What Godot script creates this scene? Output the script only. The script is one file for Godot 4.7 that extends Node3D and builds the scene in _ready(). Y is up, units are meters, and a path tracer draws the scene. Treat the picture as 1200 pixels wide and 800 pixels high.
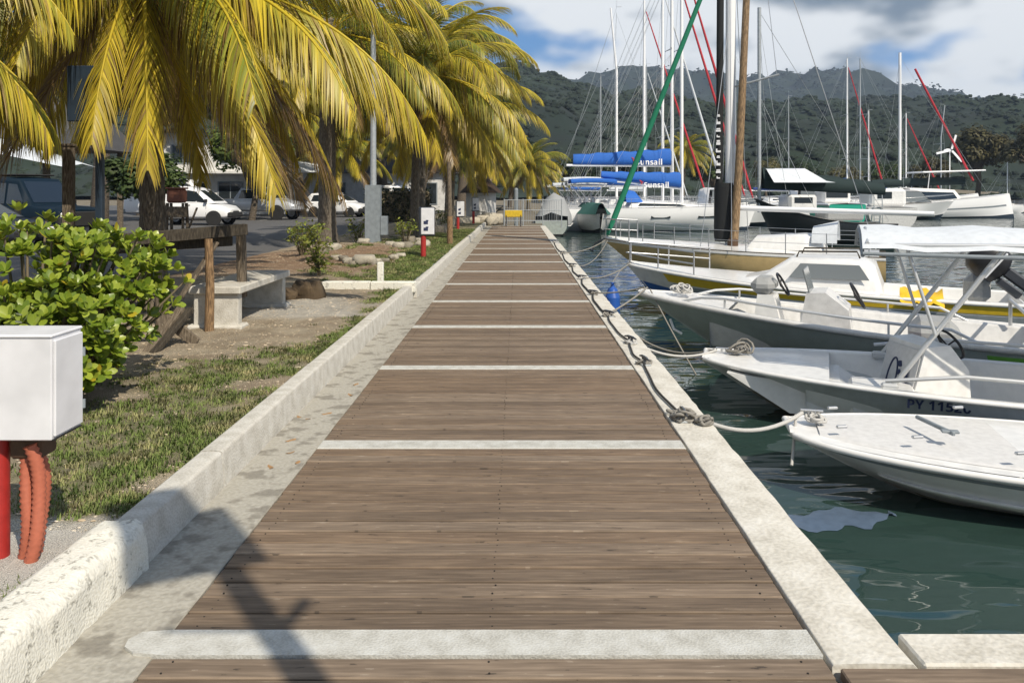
extends Node3D
# A marina boardwalk: planked quay, moored boats to the right, palms, parking and a kerbed verge to the left, wooded hills behind.

var rng := RandomNumberGenerator.new()
var M := {}
var T := {}
var taken := {}
var water_y := -0.8


# ---------------------------------------------------------------- mesh builder
class MB:
	var v := PackedVector3Array()
	var n := PackedVector3Array()
	var u := PackedVector2Array()
	var c := PackedColorArray()
	var ix := PackedInt32Array()
	var col := Color(1, 1, 1)
	var t := Transform3D()

	func vert(p: Vector3, nn: Vector3, uv := Vector2.ZERO) -> int:
		v.append(t * p)
		n.append((t.basis * nn).normalized())
		u.append(uv)
		c.append(col)
		return v.size() - 1

	func face(a: int, b: int, d: int) -> void:
		var g := (v[b] - v[a]).cross(v[d] - v[a])
		ix.append(a)
		if g.dot(n[a] + n[b] + n[d]) > 0.0:
			ix.append(d)
			ix.append(b)
		else:
			ix.append(b)
			ix.append(d)

	func tri(a: Vector3, b: Vector3, d: Vector3, nn := Vector3.ZERO) -> void:
		if nn == Vector3.ZERO:
			nn = (b - a).cross(d - a).normalized()
		var i := vert(a, nn, Vector2(0, 0))
		vert(b, nn, Vector2(1, 0))
		vert(d, nn, Vector2(1, 1))
		face(i, i + 1, i + 2)

	func quad(a: Vector3, b: Vector3, d: Vector3, e: Vector3, nn := Vector3.ZERO) -> void:
		if nn == Vector3.ZERO:
			nn = (d - a).cross(e - b).normalized()
		var i := vert(a, nn, Vector2(0, 0))
		vert(b, nn, Vector2(1, 0))
		vert(d, nn, Vector2(1, 1))
		vert(e, nn, Vector2(0, 1))
		face(i, i + 1, i + 2)
		face(i, i + 2, i + 3)

	# a box with chamfered edges, optionally turned
	func box(at: Vector3, size: Vector3, bev := 0.0, turn := Basis()) -> void:
		var keep := t
		t = t * Transform3D(turn, at)
		var h := size * 0.5
		bev = minf(bev, minf(h.x, minf(h.y, h.z)) * 0.9)
		var k := h - Vector3(bev, bev, bev)
		for s in [-1.0, 1.0]:
			quad(Vector3(s * h.x, -k.y, -k.z), Vector3(s * h.x, k.y, -k.z), Vector3(s * h.x, k.y, k.z), Vector3(s * h.x, -k.y, k.z), Vector3(s, 0, 0))
			quad(Vector3(-k.x, s * h.y, -k.z), Vector3(k.x, s * h.y, -k.z), Vector3(k.x, s * h.y, k.z), Vector3(-k.x, s * h.y, k.z), Vector3(0, s, 0))
			quad(Vector3(-k.x, -k.y, s * h.z), Vector3(k.x, -k.y, s * h.z), Vector3(k.x, k.y, s * h.z), Vector3(-k.x, k.y, s * h.z), Vector3(0, 0, s))
		if bev > 0.0:
			for a in [-1.0, 1.0]:
				for b in [-1.0, 1.0]:
					quad(Vector3(a * h.x, b * k.y, -k.z), Vector3(a * h.x, b * k.y, k.z), Vector3(a * k.x, b * h.y, k.z), Vector3(a * k.x, b * h.y, -k.z), Vector3(a, b, 0).normalized())
					quad(Vector3(a * h.x, -k.y, b * k.z), Vector3(a * h.x, k.y, b * k.z), Vector3(a * k.x, k.y, b * h.z), Vector3(a * k.x, -k.y, b * h.z), Vector3(a, 0, b).normalized())
					quad(Vector3(-k.x, a * h.y, b * k.z), Vector3(k.x, a * h.y, b * k.z), Vector3(k.x, a * k.y, b * h.z), Vector3(-k.x, a * k.y, b * h.z), Vector3(0, a, b).normalized())
					for d in [-1.0, 1.0]:
						tri(Vector3(a * h.x, b * k.y, d * k.z), Vector3(a * k.x, b * h.y, d * k.z), Vector3(a * k.x, b * k.y, d * h.z), Vector3(a, b, d).normalized())
		t = keep

	# a round bar along points; r is one radius or one per point
	func tube(pts: Array, r, sides := 8, caps := true) -> void:
		var m := pts.size()
		var prev := Vector3.ZERO
		var first := v.size()
		for i in m:
			var p: Vector3 = pts[i]
			var d: Vector3 = (pts[mini(i + 1, m - 1)] - pts[maxi(i - 1, 0)]).normalized()
			var s: Vector3
			if prev == Vector3.ZERO:
				s = d.cross(Vector3.UP if absf(d.y) < 0.9 else Vector3.RIGHT).normalized()
			else:
				s = (prev - d * prev.dot(d)).normalized()
			prev = s
			var w := d.cross(s)
			var rad: float = r[i] if r is Array else r
			for k in sides + 1:
				var a := TAU * k / sides
				var o := s * cos(a) + w * sin(a)
				vert(p + o * rad, o, Vector2(float(k) / sides, i))
		for i in m - 1:
			for k in sides:
				var a := first + i * (sides + 1) + k
				face(a, a + 1, a + sides + 1)
				face(a + 1, a + sides + 2, a + sides + 1)
		if caps:
			for e in [0, m - 1]:
				var d: Vector3 = (pts[0] - pts[1]).normalized() if e == 0 else (pts[m - 1] - pts[m - 2]).normalized()
				var b := first + int(e) * (sides + 1)
				var ring := []
				for k in sides:
					ring.append(t.affine_inverse() * v[b + k])
				var ce := vert(pts[e], d)
				for k in sides:
					vert(ring[k], d)
				for k in sides:
					face(ce, ce + 1 + k, ce + 1 + (k + 1) % sides)

	# turned about the y axis at «at»; prof holds Vector2(radius, height)
	func lathe(prof: Array, sides := 16, at := Vector3.ZERO, turn := Basis()) -> void:
		var keep := t
		t = t * Transform3D(turn, at)
		for i in prof.size() - 1:
			var a: Vector2 = prof[i]
			var b: Vector2 = prof[i + 1]
			var d := b - a
			var sl := Vector2(d.y, -d.x).normalized()
			var f := v.size()
			for k in sides + 1:
				var an := TAU * k / sides
				var o := Vector3(cos(an), 0, sin(an))
				var nn := (o * sl.x + Vector3(0, sl.y, 0))
				vert(o * a.x + Vector3(0, a.y, 0), nn, Vector2(float(k) / sides, a.y))
				vert(o * b.x + Vector3(0, b.y, 0), nn, Vector2(float(k) / sides, b.y))
			for k in sides:
				var q := f + k * 2
				if a.x > 1e-5:
					face(q, q + 2, q + 1)
				if b.x > 1e-5:
					face(q + 2, q + 3, q + 1)
		t = keep

	# a skin through rings of equal point count; normals smoothed over the grid. out says which way is outside (a point inside the thing)
	func loft(rings: Array, inside := Vector3.INF, closed := false, flip := false) -> void:
		var m := rings.size()
		var k: int = rings[0].size()
		var nn := []
		for i in m:
			for j in k:
				var ja := (j + k - 1) % k if closed else maxi(j - 1, 0)
				var jb := (j + 1) % k if closed else mini(j + 1, k - 1)
				var du: Vector3 = rings[mini(i + 1, m - 1)][j] - rings[maxi(i - 1, 0)][j]
				var dv: Vector3 = rings[i][jb] - rings[i][ja]
				if du.length() < 1e-6:
					du = rings[mini(i + 1, m - 1)][jb] - rings[maxi(i - 1, 0)][ja]
				if dv.length() < 1e-6:
					var ii := i + 1 if i == 0 else i - 1
					dv = rings[ii][jb] - rings[ii][ja]
				var x := du.cross(dv)
				x = x.normalized() if x.length() > 1e-12 else Vector3.UP
				nn.append(x)
		# the grid winds one way throughout: one vote turns all its normals outwards
		var vote := 0.0
		if inside != Vector3.INF:
			for i in m:
				for j in k:
					vote += nn[i * k + j].dot((rings[i][j] - inside).normalized())
		if vote < 0.0 or flip:
			for i in nn.size():
				nn[i] = -nn[i]
		var f := v.size()
		for i in m:
			for j in k:
				vert(rings[i][j], nn[i * k + j], Vector2(float(j) / k, float(i) / m))
		for i in m - 1:
			for j in (k if closed else k - 1):
				var a := f + i * k + j
				var b := f + i * k + (j + 1) % k
				face(a, b, a + k)
				face(b, b + k, a + k)

	# a flat outline in the xy plane given thickness along z
	func slab(poly: PackedVector2Array, z0: float, z1: float) -> void:
		var tr := Geometry2D.triangulate_polygon(poly)
		for zz in [[z0, -1.0], [z1, 1.0]]:
			for i in range(0, tr.size(), 3):
				tri(Vector3(poly[tr[i]].x, poly[tr[i]].y, zz[0]), Vector3(poly[tr[i + 1]].x, poly[tr[i + 1]].y, zz[0]), Vector3(poly[tr[i + 2]].x, poly[tr[i + 2]].y, zz[0]), Vector3(0, 0, zz[1]))
		var s := 1.0 if Geometry2D.is_polygon_clockwise(poly) else -1.0
		for i in poly.size():
			var a := poly[i]
			var b := poly[(i + 1) % poly.size()]
			var d := (b - a).orthogonal().normalized() * s
			quad(Vector3(a.x, a.y, z0), Vector3(b.x, b.y, z0), Vector3(b.x, b.y, z1), Vector3(a.x, a.y, z1), Vector3(-d.x, -d.y, 0))

	func mesh() -> ArrayMesh:
		var a := []
		a.resize(Mesh.ARRAY_MAX)
		a[Mesh.ARRAY_VERTEX] = v
		a[Mesh.ARRAY_NORMAL] = n
		a[Mesh.ARRAY_TEX_UV] = u
		a[Mesh.ARRAY_COLOR] = c
		a[Mesh.ARRAY_INDEX] = ix
		var m := ArrayMesh.new()
		m.add_surface_from_arrays(Mesh.PRIMITIVE_TRIANGLES, a)
		return m


# ---------------------------------------------------------------- nodes
func numbered(parent: Node, called: String) -> String:
	var key := "%d/%s" % [parent.get_instance_id(), called]
	var k: int = taken.get(key, 0)
	taken[key] = k + 1
	return called if k == 0 else "%s_%03d" % [called, k]


func thing(called: String, label: String, category: String, at := Vector3.ZERO, turn := 0.0, group := "") -> Node3D:
	var o := Node3D.new()
	o.name = numbered(self, called)
	add_child(o, true)
	o.position = at
	o.rotation.y = turn
	tag(o, label, category, group)
	return o


func tag(o: Node, label: String, category: String, group := "") -> void:
	o.set_meta("label", label)
	o.set_meta("category", category)
	if group != "":
		o.set_meta("group", group)


func part(called: String, m, material: Material, parent: Node, at := Vector3.ZERO) -> MeshInstance3D:
	var o := MeshInstance3D.new()
	o.name = numbered(parent, called)
	o.mesh = m.mesh() if m is MB else m
	o.material_override = material
	o.position = at
	parent.add_child(o, true)
	return o


func struct(called: String, m, material: Material) -> MeshInstance3D:
	var o := part(called, m, material, self)
	o.set_meta("kind", "structure")
	return o


func scatter(called: String, mesh: Mesh, material: Material, where: Array, tints: Array, parent: Node) -> MultiMeshInstance3D:
	var mm := MultiMesh.new()
	mm.transform_format = MultiMesh.TRANSFORM_3D
	mm.use_colors = tints.size() > 0
	mm.mesh = mesh
	mm.instance_count = where.size()
	for i in where.size():
		mm.set_instance_transform(i, where[i])
		if tints.size() > 0:
			mm.set_instance_color(i, tints[i])
	var o := MultiMeshInstance3D.new()
	o.name = numbered(parent, called)
	o.multimesh = mm
	o.material_override = material
	o.set_meta("kind", "stuff")
	parent.add_child(o, true)
	return o


func dup(o: Node3D, label: String, at: Vector3, turn := 0.0) -> Node3D:
	var r: Node3D = o.duplicate()
	var called := String(o.name).rstrip("0123456789").trim_suffix("_")
	r.name = numbered(self, called)
	add_child(r, true)
	r.position = at
	r.rotation.y = turn
	r.set_meta("label", label)
	return r


func lettering(called: String, text: String, size: float, material: Material, parent: Node, at: Vector3, turn: Basis, depth := 0.004) -> MeshInstance3D:
	var f := SystemFont.new()
	f.font_names = PackedStringArray(["Droid Sans"])
	f.font_weight = 700
	var tm := TextMesh.new()
	tm.text = text
	tm.font = f
	tm.font_size = 32
	tm.pixel_size = size / 24.0
	tm.depth = depth
	var o := MeshInstance3D.new()
	o.name = numbered(parent, called)
	o.mesh = tm
	o.material_override = material
	o.transform = Transform3D(turn, at)
	parent.add_child(o, true)
	return o


# ---------------------------------------------------------------- textures and materials
func noise(seed_: int, freq: float, oct := 4, kind := FastNoiseLite.TYPE_SIMPLEX_SMOOTH) -> FastNoiseLite:
	var f := FastNoiseLite.new()
	f.seed = seed_
	f.frequency = freq
	f.noise_type = kind
	f.fractal_octaves = oct
	f.fractal_type = FastNoiseLite.FRACTAL_FBM if oct > 1 else FastNoiseLite.FRACTAL_NONE
	return f


func gray(seed_: int, freq: float, oct: int, w: int, h: int, ow := 0, oh := 0) -> PackedByteArray:
	var im := noise(seed_, freq, oct).get_seamless_image(w, h)
	im.convert(Image.FORMAT_L8)
	if ow > 0:
		im.resize(ow, oh, Image.INTERPOLATE_CUBIC)
	return im.get_data()


func to_tex(bytes: PackedByteArray, w: int, h: int) -> ImageTexture:
	return ImageTexture.create_from_image(Image.create_from_data(w, h, false, Image.FORMAT_RGB8, bytes))


func gray_tex(bytes: PackedByteArray, w: int, h: int) -> ImageTexture:
	return ImageTexture.create_from_image(Image.create_from_data(w, h, false, Image.FORMAT_L8, bytes))


# two noise layers mixed and run through a three colour ramp (sRGB bytes)
func blend_tex(a: PackedByteArray, b: PackedByteArray, wa: float, lo: Color, mid: Color, hi: Color, w: int, h: int, contrast := 1.3) -> ImageTexture:
	var lut := []
	for i in 256:
		var x := clampf((i / 255.0 - 0.5) * contrast + 0.5, 0, 1)
		lut.append(lo.lerp(mid, x * 2.0) if x < 0.5 else mid.lerp(hi, x * 2.0 - 1.0))
	var out := PackedByteArray()
	out.resize(w * h * 3)
	var wb := 1.0 - wa
	for i in w * h:
		var q: Color = lut[int(a[i] * wa + b[i] * wb)]
		out[i * 3] = int(q.r * 255.0)
		out[i * 3 + 1] = int(q.g * 255.0)
		out[i * 3 + 2] = int(q.b * 255.0)
	return to_tex(out, w, h)


func g3(v: float) -> Color:
	return Color(v, v, v)


func mat(key: String, lin: Color, rough := 0.7, o := {}) -> StandardMaterial3D:
	var m := StandardMaterial3D.new()
	m.resource_name = key
	m.albedo_color = Color(lin.r, lin.g, lin.b).linear_to_srgb()
	m.roughness = rough
	m.metallic = o.get("metal", 0.0)
	m.cull_mode = BaseMaterial3D.CULL_DISABLED
	if o.has("spec"):
		m.metallic_specular = o.spec
	if o.has("tex"):
		m.albedo_texture = T[o.tex]
	if o.has("bump"):
		m.heightmap_enabled = true
		m.heightmap_texture = T[o.bump]
		m.heightmap_scale = o.get("depth", 0.5)
	if o.has("tri"):
		m.uv1_triplanar = true
		m.uv1_world_triplanar = o.get("world", true)
		m.uv1_scale = o.tri if o.tri is Vector3 else Vector3.ONE * o.tri
	if o.has("uv"):
		m.uv1_scale = o.uv
	m.vertex_color_use_as_albedo = o.get("vc", false)
	if o.has("back"):
		m.backlight_enabled = true
		m.backlight = g3(o.back).linear_to_srgb()
	if o.has("coat"):
		m.clearcoat_enabled = true
		m.clearcoat = o.coat
		m.clearcoat_roughness = 0.08
	if o.has("sheen"):
		m.rim_enabled = true
		m.rim = o.sheen
	if o.has("alpha"):
		m.transparency = BaseMaterial3D.TRANSPARENCY_ALPHA
		m.albedo_color.a = o.alpha
	M[key] = m
	return m


func textures() -> void:
	# weathered wood: streaks drawn out along u
	var fine := gray(11, 0.09, 4, 64, 512, 1024, 512)
	var wide := gray(12, 0.02, 3, 64, 512, 1024, 512)
	var flake := gray(13, 0.06, 3, 256, 512, 1024, 512)
	var out := PackedByteArray()
	out.resize(1024 * 512 * 3)
	var lo := Color(0.57, 0.50, 0.435)
	var hi := Color(0.82, 0.735, 0.65)
	var lut := []
	for i in 256:
		lut.append(lo.lerp(hi, smoothstep(0.12, 0.95, i / 255.0)))
	for i in 1024 * 512:
		var x := int(fine[i] * 0.5 + wide[i] * 0.3 + flake[i] * 0.2)
		var q: Color = lut[x]
		if flake[i] > 208 and fine[i] > 120:
			q = q.lerp(Color(0.93, 0.88, 0.82), 0.45)
		elif flake[i] < 34:
			q = q.darkened(0.3)
		out[i * 3] = int(q.r * 255.0)
		out[i * 3 + 1] = int(q.g * 255.0)
		out[i * 3 + 2] = int(q.b * 255.0)
	T.wood = to_tex(out, 1024, 512)
	T.wood_relief = gray_tex(fine, 1024, 512)
	var a := gray(21, 0.012, 5, 512, 512)
	var b := gray(22, 0.11, 3, 512, 512)
	T.blotch = blend_tex(a, b, 0.6, g3(0.80), g3(0.91), g3(0.98), 512, 512, 1.2)
	T.concrete = blend_tex(a, b, 0.55, Color(0.76, 0.745, 0.71), Color(0.90, 0.89, 0.865), Color(0.98, 0.98, 0.97), 512, 512, 1.2)
	T.rough = gray_tex(b, 512, 512)
	T.soft = gray_tex(a, 512, 512)
	var cc := gray(23, 0.035, 4, 512, 512)
	# limewash peeling from grey concrete
	out = PackedByteArray()
	out.resize(512 * 512 * 3)
	for i in 512 * 512:
		var x := cc[i] * 0.55 + a[i] * 0.3 + b[i] * 0.15
		var q := Color(0.96, 0.955, 0.93).lerp(Color(0.86, 0.84, 0.78), clampf((b[i] - 90) / 130.0, 0, 1) * 0.5)
		if x < 108.0:
			q = q.lerp(Color(0.56, 0.55, 0.52), clampf((108.0 - x) / 24.0, 0, 1) * clampf((b[i] - 60) / 90.0, 0, 1) * 0.8)
		out[i * 3] = int(q.r * 255.0)
		out[i * 3 + 1] = int(q.g * 255.0)
		out[i * 3 + 2] = int(q.b * 255.0)
	T.limewash = to_tex(out, 512, 512)
	# dirty gutter: pale cement with dark grime
	out = PackedByteArray()
	out.resize(512 * 512 * 3)
	for i in 512 * 512:
		var q := Color(0.80, 0.785, 0.745).lerp(Color(0.93, 0.92, 0.89), b[i] / 255.0)
		var g := clampf((a[i] * 0.6 + cc[i] * 0.4 - 128.0) / 46.0, 0, 1)
		q = q.lerp(Color(0.60, 0.58, 0.545), g * (0.35 + 0.55 * (b[i] / 255.0)))
		out[i * 3] = int(q.r * 255.0)
		out[i * 3 + 1] = int(q.g * 255.0)
		out[i * 3 + 2] = int(q.b * 255.0)
	T.gutter = to_tex(out, 512, 512)
	T.speck = blend_tex(b, gray(24, 0.25, 2, 512, 512), 0.5, g3(0.55), g3(0.82), g3(1.0), 512, 512, 2.0)
	T.bark = blend_tex(gray(25, 0.06, 4, 512, 64, 512, 512), b, 0.7, Color(0.45, 0.42, 0.38), Color(0.75, 0.72, 0.67), Color(1, 0.98, 0.94), 512, 512, 1.8)
	T.cloth = blend_tex(gray(26, 0.018, 3, 512, 512), b, 0.9, g3(0.90), g3(0.95), g3(0.99), 512, 512, 1.1)
	# ripples: several wave lengths, drawn out sideways
	var r1 := gray(31, 0.012, 3, 512, 512)
	var r2 := gray(32, 0.05, 2, 256, 512, 512, 512)
	out = PackedByteArray()
	out.resize(512 * 512)
	for i in 512 * 512:
		out[i] = int(r1[i] * 0.8 + r2[i] * 0.2)
	T.ripple = gray_tex(out, 512, 512)


func materials() -> void:
	for i in 6:
		var tone: float = [1.0, 0.88, 1.10, 0.95, 0.80, 1.17][i]
		var warm: float = [0.0, 0.01, -0.01, 0.015, 0.0, -0.015][i]
		mat("plank_%d" % i, Color((0.395 + warm) * tone, 0.37 * tone, (0.332 - warm) * tone), 0.8, {"tex": "wood", "uv": Vector3(1, 1, 1)})
	mat("concrete", Color(0.67, 0.66, 0.63), 0.9, {"tex": "concrete", "tri": 0.9, "bump": "rough", "depth": 0.25})
	mat("coping", Color(0.73, 0.715, 0.675), 0.9, {"tex": "concrete", "tri": 0.55, "bump": "rough", "depth": 0.3})
	mat("strip", Color(0.60, 0.61, 0.60), 0.85, {"tex": "concrete", "tri": 1.3, "bump": "rough", "depth": 0.2})
	mat("limewash", Color(0.80, 0.795, 0.76), 0.95, {"tex": "limewash", "tri": 1.1, "bump": "rough", "depth": 0.35})
	mat("gutter", Color(0.50, 0.49, 0.46), 0.95, {"tex": "gutter", "tri": 0.55, "bump": "rough", "depth": 0.35})
	mat("pebble", Color(0.86, 0.82, 0.74), 0.95, {"tex": "speck", "tri": 2.2, "bump": "rough", "depth": 1.2})
	mat("whitewash", Color(0.82, 0.82, 0.79), 0.9, {"tex": "limewash", "tri": 0.6, "bump": "rough", "depth": 0.5})
	mat("dark_gap", Color(0.018, 0.016, 0.014), 0.95)
	mat("ground", Color(1, 1, 1), 1.0, {"vc": true, "tex": "speck", "tri": 1.7, "bump": "rough", "depth": 2.0})
	mat("land", Color(0.20, 0.17, 0.12), 1.0, {"tex": "blotch", "tri": 0.12})
	mat("asphalt", Color(0.15, 0.148, 0.148), 0.9, {"tex": "speck", "tri": 0.7})
	mat("road_paint", Color(0.6, 0.6, 0.58), 0.8, {"tex": "blotch", "tri": 1.0})
	mat("grass", Color(1, 1, 1), 0.75, {"vc": true, "back": 0.5})
	mat("leaf_a", Color(0.22, 0.29, 0.028), 0.3, {"back": 0.45})
	mat("leaf_b", Color(0.30, 0.36, 0.04), 0.3, {"back": 0.45})
	mat("leaf_c", Color(0.14, 0.21, 0.02), 0.33, {"back": 0.4})
	mat("leaf_y", Color(0.45, 0.36, 0.03), 0.4, {"back": 0.5})
	mat("leaf_stuff", Color(1, 1, 1), 0.35, {"vc": true, "back": 0.45})
	mat("stem", Color(0.16, 0.13, 0.08), 0.9)
	mat("frond", Color(1, 1, 1), 0.42, {"vc": true, "back": 0.7})
	mat("crown", Color(1, 1, 1), 0.7, {"vc": true, "back": 0.5})
	mat("bark", Color(0.20, 0.175, 0.15), 0.95, {"tex": "bark", "tri": Vector3(0.8, 2.2, 0.8), "bump": "soft", "depth": 2.0})
	mat("palm_bark", Color(0.29, 0.27, 0.245), 0.95, {"tex": "bark", "tri": Vector3(1.5, 1.5, 1.5), "bump": "rough", "depth": 1.0})
	mat("old_wood", Color(0.26, 0.225, 0.185), 0.9, {"tex": "bark", "tri": 2.0})
	mat("dark_wood", Color(0.085, 0.075, 0.06), 0.9, {"tex": "bark", "tri": 2.0})
	mat("tan_wood", Color(0.40, 0.27, 0.155), 0.8, {"tex": "bark", "tri": 2.0})
	mat("spar_wood", Color(0.42, 0.30, 0.18), 0.45, {"tex": "bark", "tri": 1.2})
	mat("rock", Color(0.34, 0.31, 0.26), 0.95, {"tex": "concrete", "tri": 2.5, "bump": "rough", "depth": 1.5})
	mat("rock_pale", Color(0.62, 0.58, 0.50), 0.95, {"tex": "concrete", "tri": 2.5, "bump": "rough", "depth": 1.5})
	mat("rock_brown", Color(0.16, 0.115, 0.07), 0.95, {"tex": "concrete", "tri": 1.5, "bump": "rough", "depth": 3.0})
	mat("enamel", Color(0.76, 0.77, 0.80), 0.35, {"tex": "cloth", "tri": 0.5})
	mat("red_paint", Color(0.45, 0.03, 0.025), 0.5, {"tex": "blotch", "tri": 3.0})
	mat("orange_hose", Color(0.52, 0.15, 0.085), 0.6, {"tex": "blotch", "tri": 6.0})
	mat("orange_paint", Color(0.28, 0.11, 0.07), 0.75, {"tex": "blotch", "tri": 2.0})
	mat("steel", Color(0.55, 0.56, 0.57), 0.35, {"metal": 0.85})
	mat("galvanised", Color(0.50, 0.54, 0.57), 0.5, {"metal": 0.35, "tex": "blotch", "tri": 1.2})
	mat("grey_paint", Color(0.27, 0.31, 0.34), 0.55, {"tex": "blotch", "tri": 1.1})
	mat("navy_paint", Color(0.022, 0.04, 0.065), 0.5, {"tex": "blotch", "tri": 1.5})
	mat("alu", Color(0.62, 0.63, 0.63), 0.4, {"metal": 0.6})
	mat("black", Color(0.012, 0.012, 0.014), 0.45)
	mat("black_cloth", Color(0.014, 0.016, 0.018), 0.9, {"tex": "cloth", "tri": 1.0})
	mat("rubber", Color(0.02, 0.02, 0.02), 0.85)
	mat("gelcoat", Color(0.84, 0.84, 0.825), 0.28, {"tex": "cloth", "tri": 0.7, "coat": 0.3})
	mat("gelcoat_dull", Color(0.74, 0.74, 0.73), 0.5, {"tex": "blotch", "tri": 1.1})
	mat("deck_matt", Color(0.66, 0.66, 0.655), 0.75, {"tex": "cloth", "tri": 1.2})
	mat("hull_grey", Color(0.58, 0.61, 0.62), 0.45, {"tex": "blotch", "tri": 1.3})
	mat("hull_dark_grey", Color(0.44, 0.50, 0.475), 0.42, {"tex": "blotch", "tri": 0.9})
	mat("lime", Color(0.20, 0.55, 0.08), 0.5, {"tex": "blotch", "tri": 1.0})
	mat("yellow", Color(0.75, 0.52, 0.03), 0.45, {"tex": "blotch", "tri": 1.0})
	mat("yellow_cloth", Color(0.80, 0.50, 0.02), 0.8, {"tex": "cloth", "tri": 2.0})
	mat("tan_hull", Color(0.62, 0.46, 0.22), 0.4, {"tex": "blotch", "tri": 0.7})
	mat("brown_boot", Color(0.10, 0.055, 0.03), 0.8, {"tex": "blotch", "tri": 2.0})
	mat("blue_boot", Color(0.02, 0.09, 0.30), 0.5)
	mat("blue_cloth", Color(0.015, 0.13, 0.52), 0.75, {"tex": "cloth", "tri": 0.8, "bump": "soft", "depth": 0.6})
	mat("navy_cloth", Color(0.015, 0.05, 0.24), 0.8, {"tex": "cloth", "tri": 0.8})
	mat("green_cloth", Color(0.012, 0.22, 0.12), 0.75, {"tex": "cloth", "tri": 1.5})
	mat("bottle_cloth", Color(0.012, 0.028, 0.028), 0.9, {"tex": "cloth", "tri": 1.0})
	mat("red_cloth", Color(0.52, 0.035, 0.05), 0.8, {"tex": "cloth", "tri": 1.5})
	mat("white_cloth", Color(0.66, 0.70, 0.74), 0.8, {"tex": "cloth", "tri": 0.9})
	mat("grey_cloth", Color(0.34, 0.35, 0.35), 0.85, {"tex": "cloth", "tri": 1.2, "bump": "soft", "depth": 0.7})
	mat("green_hull", Color(0.02, 0.36, 0.25), 0.4)
	mat("black_hull", Color(0.014, 0.017, 0.019), 0.35)
	mat("white_paint", Color(0.85, 0.86, 0.87), 0.35, {"coat": 0.5})
	mat("silver_paint", Color(0.55, 0.57, 0.60), 0.35, {"coat": 0.6, "metal": 0.3})
	mat("blue_paint", Color(0.004, 0.013, 0.024), 0.5, {"spec": 0.3})
	mat("dark_paint", Color(0.03, 0.035, 0.045), 0.3, {"coat": 0.6})
	mat("glass_dark", Color(0.02, 0.026, 0.03), 0.06, {"spec": 0.6})
	mat("window_grey", Color(0.16, 0.18, 0.19), 0.12)
	mat("lamp_glass", Color(0.75, 0.75, 0.72), 0.1)
	mat("amber", Color(0.6, 0.2, 0.03), 0.2)
	mat("white_wall", Color(0.74, 0.74, 0.72), 0.9, {"tex": "blotch", "tri": 0.3})
	mat("grey_roof", Color(0.10, 0.10, 0.105), 0.85, {"tex": "blotch", "tri": 0.5})
	mat("thatch", Color(0.075, 0.05, 0.035), 1.0, {"tex": "bark", "tri": 1.2})
	mat("rope_white", Color(0.74, 0.73, 0.70), 0.9, {"tex": "speck", "tri": 14.0})
	mat("rope_dark", Color(0.06, 0.06, 0.055), 0.95, {"tex": "speck", "tri": 10.0})
	mat("rope_grey", Color(0.38, 0.36, 0.32), 0.95, {"tex": "speck", "tri": 12.0})
	mat("fender", Color(0.02, 0.09, 0.38), 0.4)
	mat("ink_navy", Color(0.02, 0.03, 0.08), 0.6)
	mat("ink_white", Color(0.85, 0.86, 0.88), 0.7)
	mat("ink_red", Color(0.5, 0.06, 0.05), 0.7)
	mat("dead_leaf", Color(0.34, 0.19, 0.08), 0.9, {"back": 0.3})
	mat("hill", Color(1, 1, 1), 1.0, {"vc": true, "tex": "blotch", "tri": 0.02})
	mat("forest", Color(1, 1, 1), 0.95, {"vc": true, "tex": "blotch", "tri": 0.3})
	mat("water", Color(0.022, 0.046, 0.040), 0.03, {"tri": Vector3(0.075, 0.10, 0.14), "bump": "ripple", "depth": 3.2, "spec": 0.5})


func _ready() -> void:
	rng.seed = 20417
	# ---- camera: standing on the boards at eye height, lens level and shifted down
	var cam := Camera3D.new()
	cam.name = "camera"
	cam.projection = Camera3D.PROJECTION_FRUSTUM
	cam.near = 0.1
	cam.far = 4000.0
	cam.size = 0.1 * 800.0 / 960.0
	cam.frustum_offset = Vector2(-0.1 * 7.0 / 960.0, -0.1 * 174.0 / 960.0)
	cam.position = Vector3(0, 1.65, 0)
	add_child(cam, true)
	cam.current = true
	# ---- sky, exposure, haze
	var env := Environment.new()
	env.background_mode = Environment.BG_SKY
	var sky := Sky.new()
	var sm := PanoramaSkyMaterial.new()
	sm.panorama = sky_image()
	sky.sky_material = sm
	env.sky = sky
	env.background_energy_multiplier = 1.0
	env.tonemap_mode = Environment.TONE_MAPPER_LINEAR
	env.tonemap_exposure = 1.32
	env.fog_enabled = true
	env.fog_density = 0.00026
	env.fog_light_color = Color(0.72, 0.80, 0.90)
	env.sdfgi_enabled = true
	env.ssao_enabled = true
	env.ssil_enabled = true
	var we := WorldEnvironment.new()
	we.name = "world_environment"
	we.environment = env
	add_child(we, true)
	# ---- sun: behind the viewer and to the right
	var sun := DirectionalLight3D.new()
	sun.name = "sun"
	sun.light_energy = 1.25
	sun.light_color = Color(1.0, 0.955, 0.88)
	sun.light_angular_distance = 0.5
	sun.shadow_enabled = true
	sun.basis = Basis.looking_at(Vector3(-0.566 * 0.70, -0.715, -0.824 * 0.70))
	add_child(sun, true)

	textures()
	materials()
	setting()
	hills()
	quay_details()
	verge()
	bush()
	palms()
	far_trees()
	buildings()
	vehicles()
	near_boats()
	far_boats()
	right_boats()
	dock_end()


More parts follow.
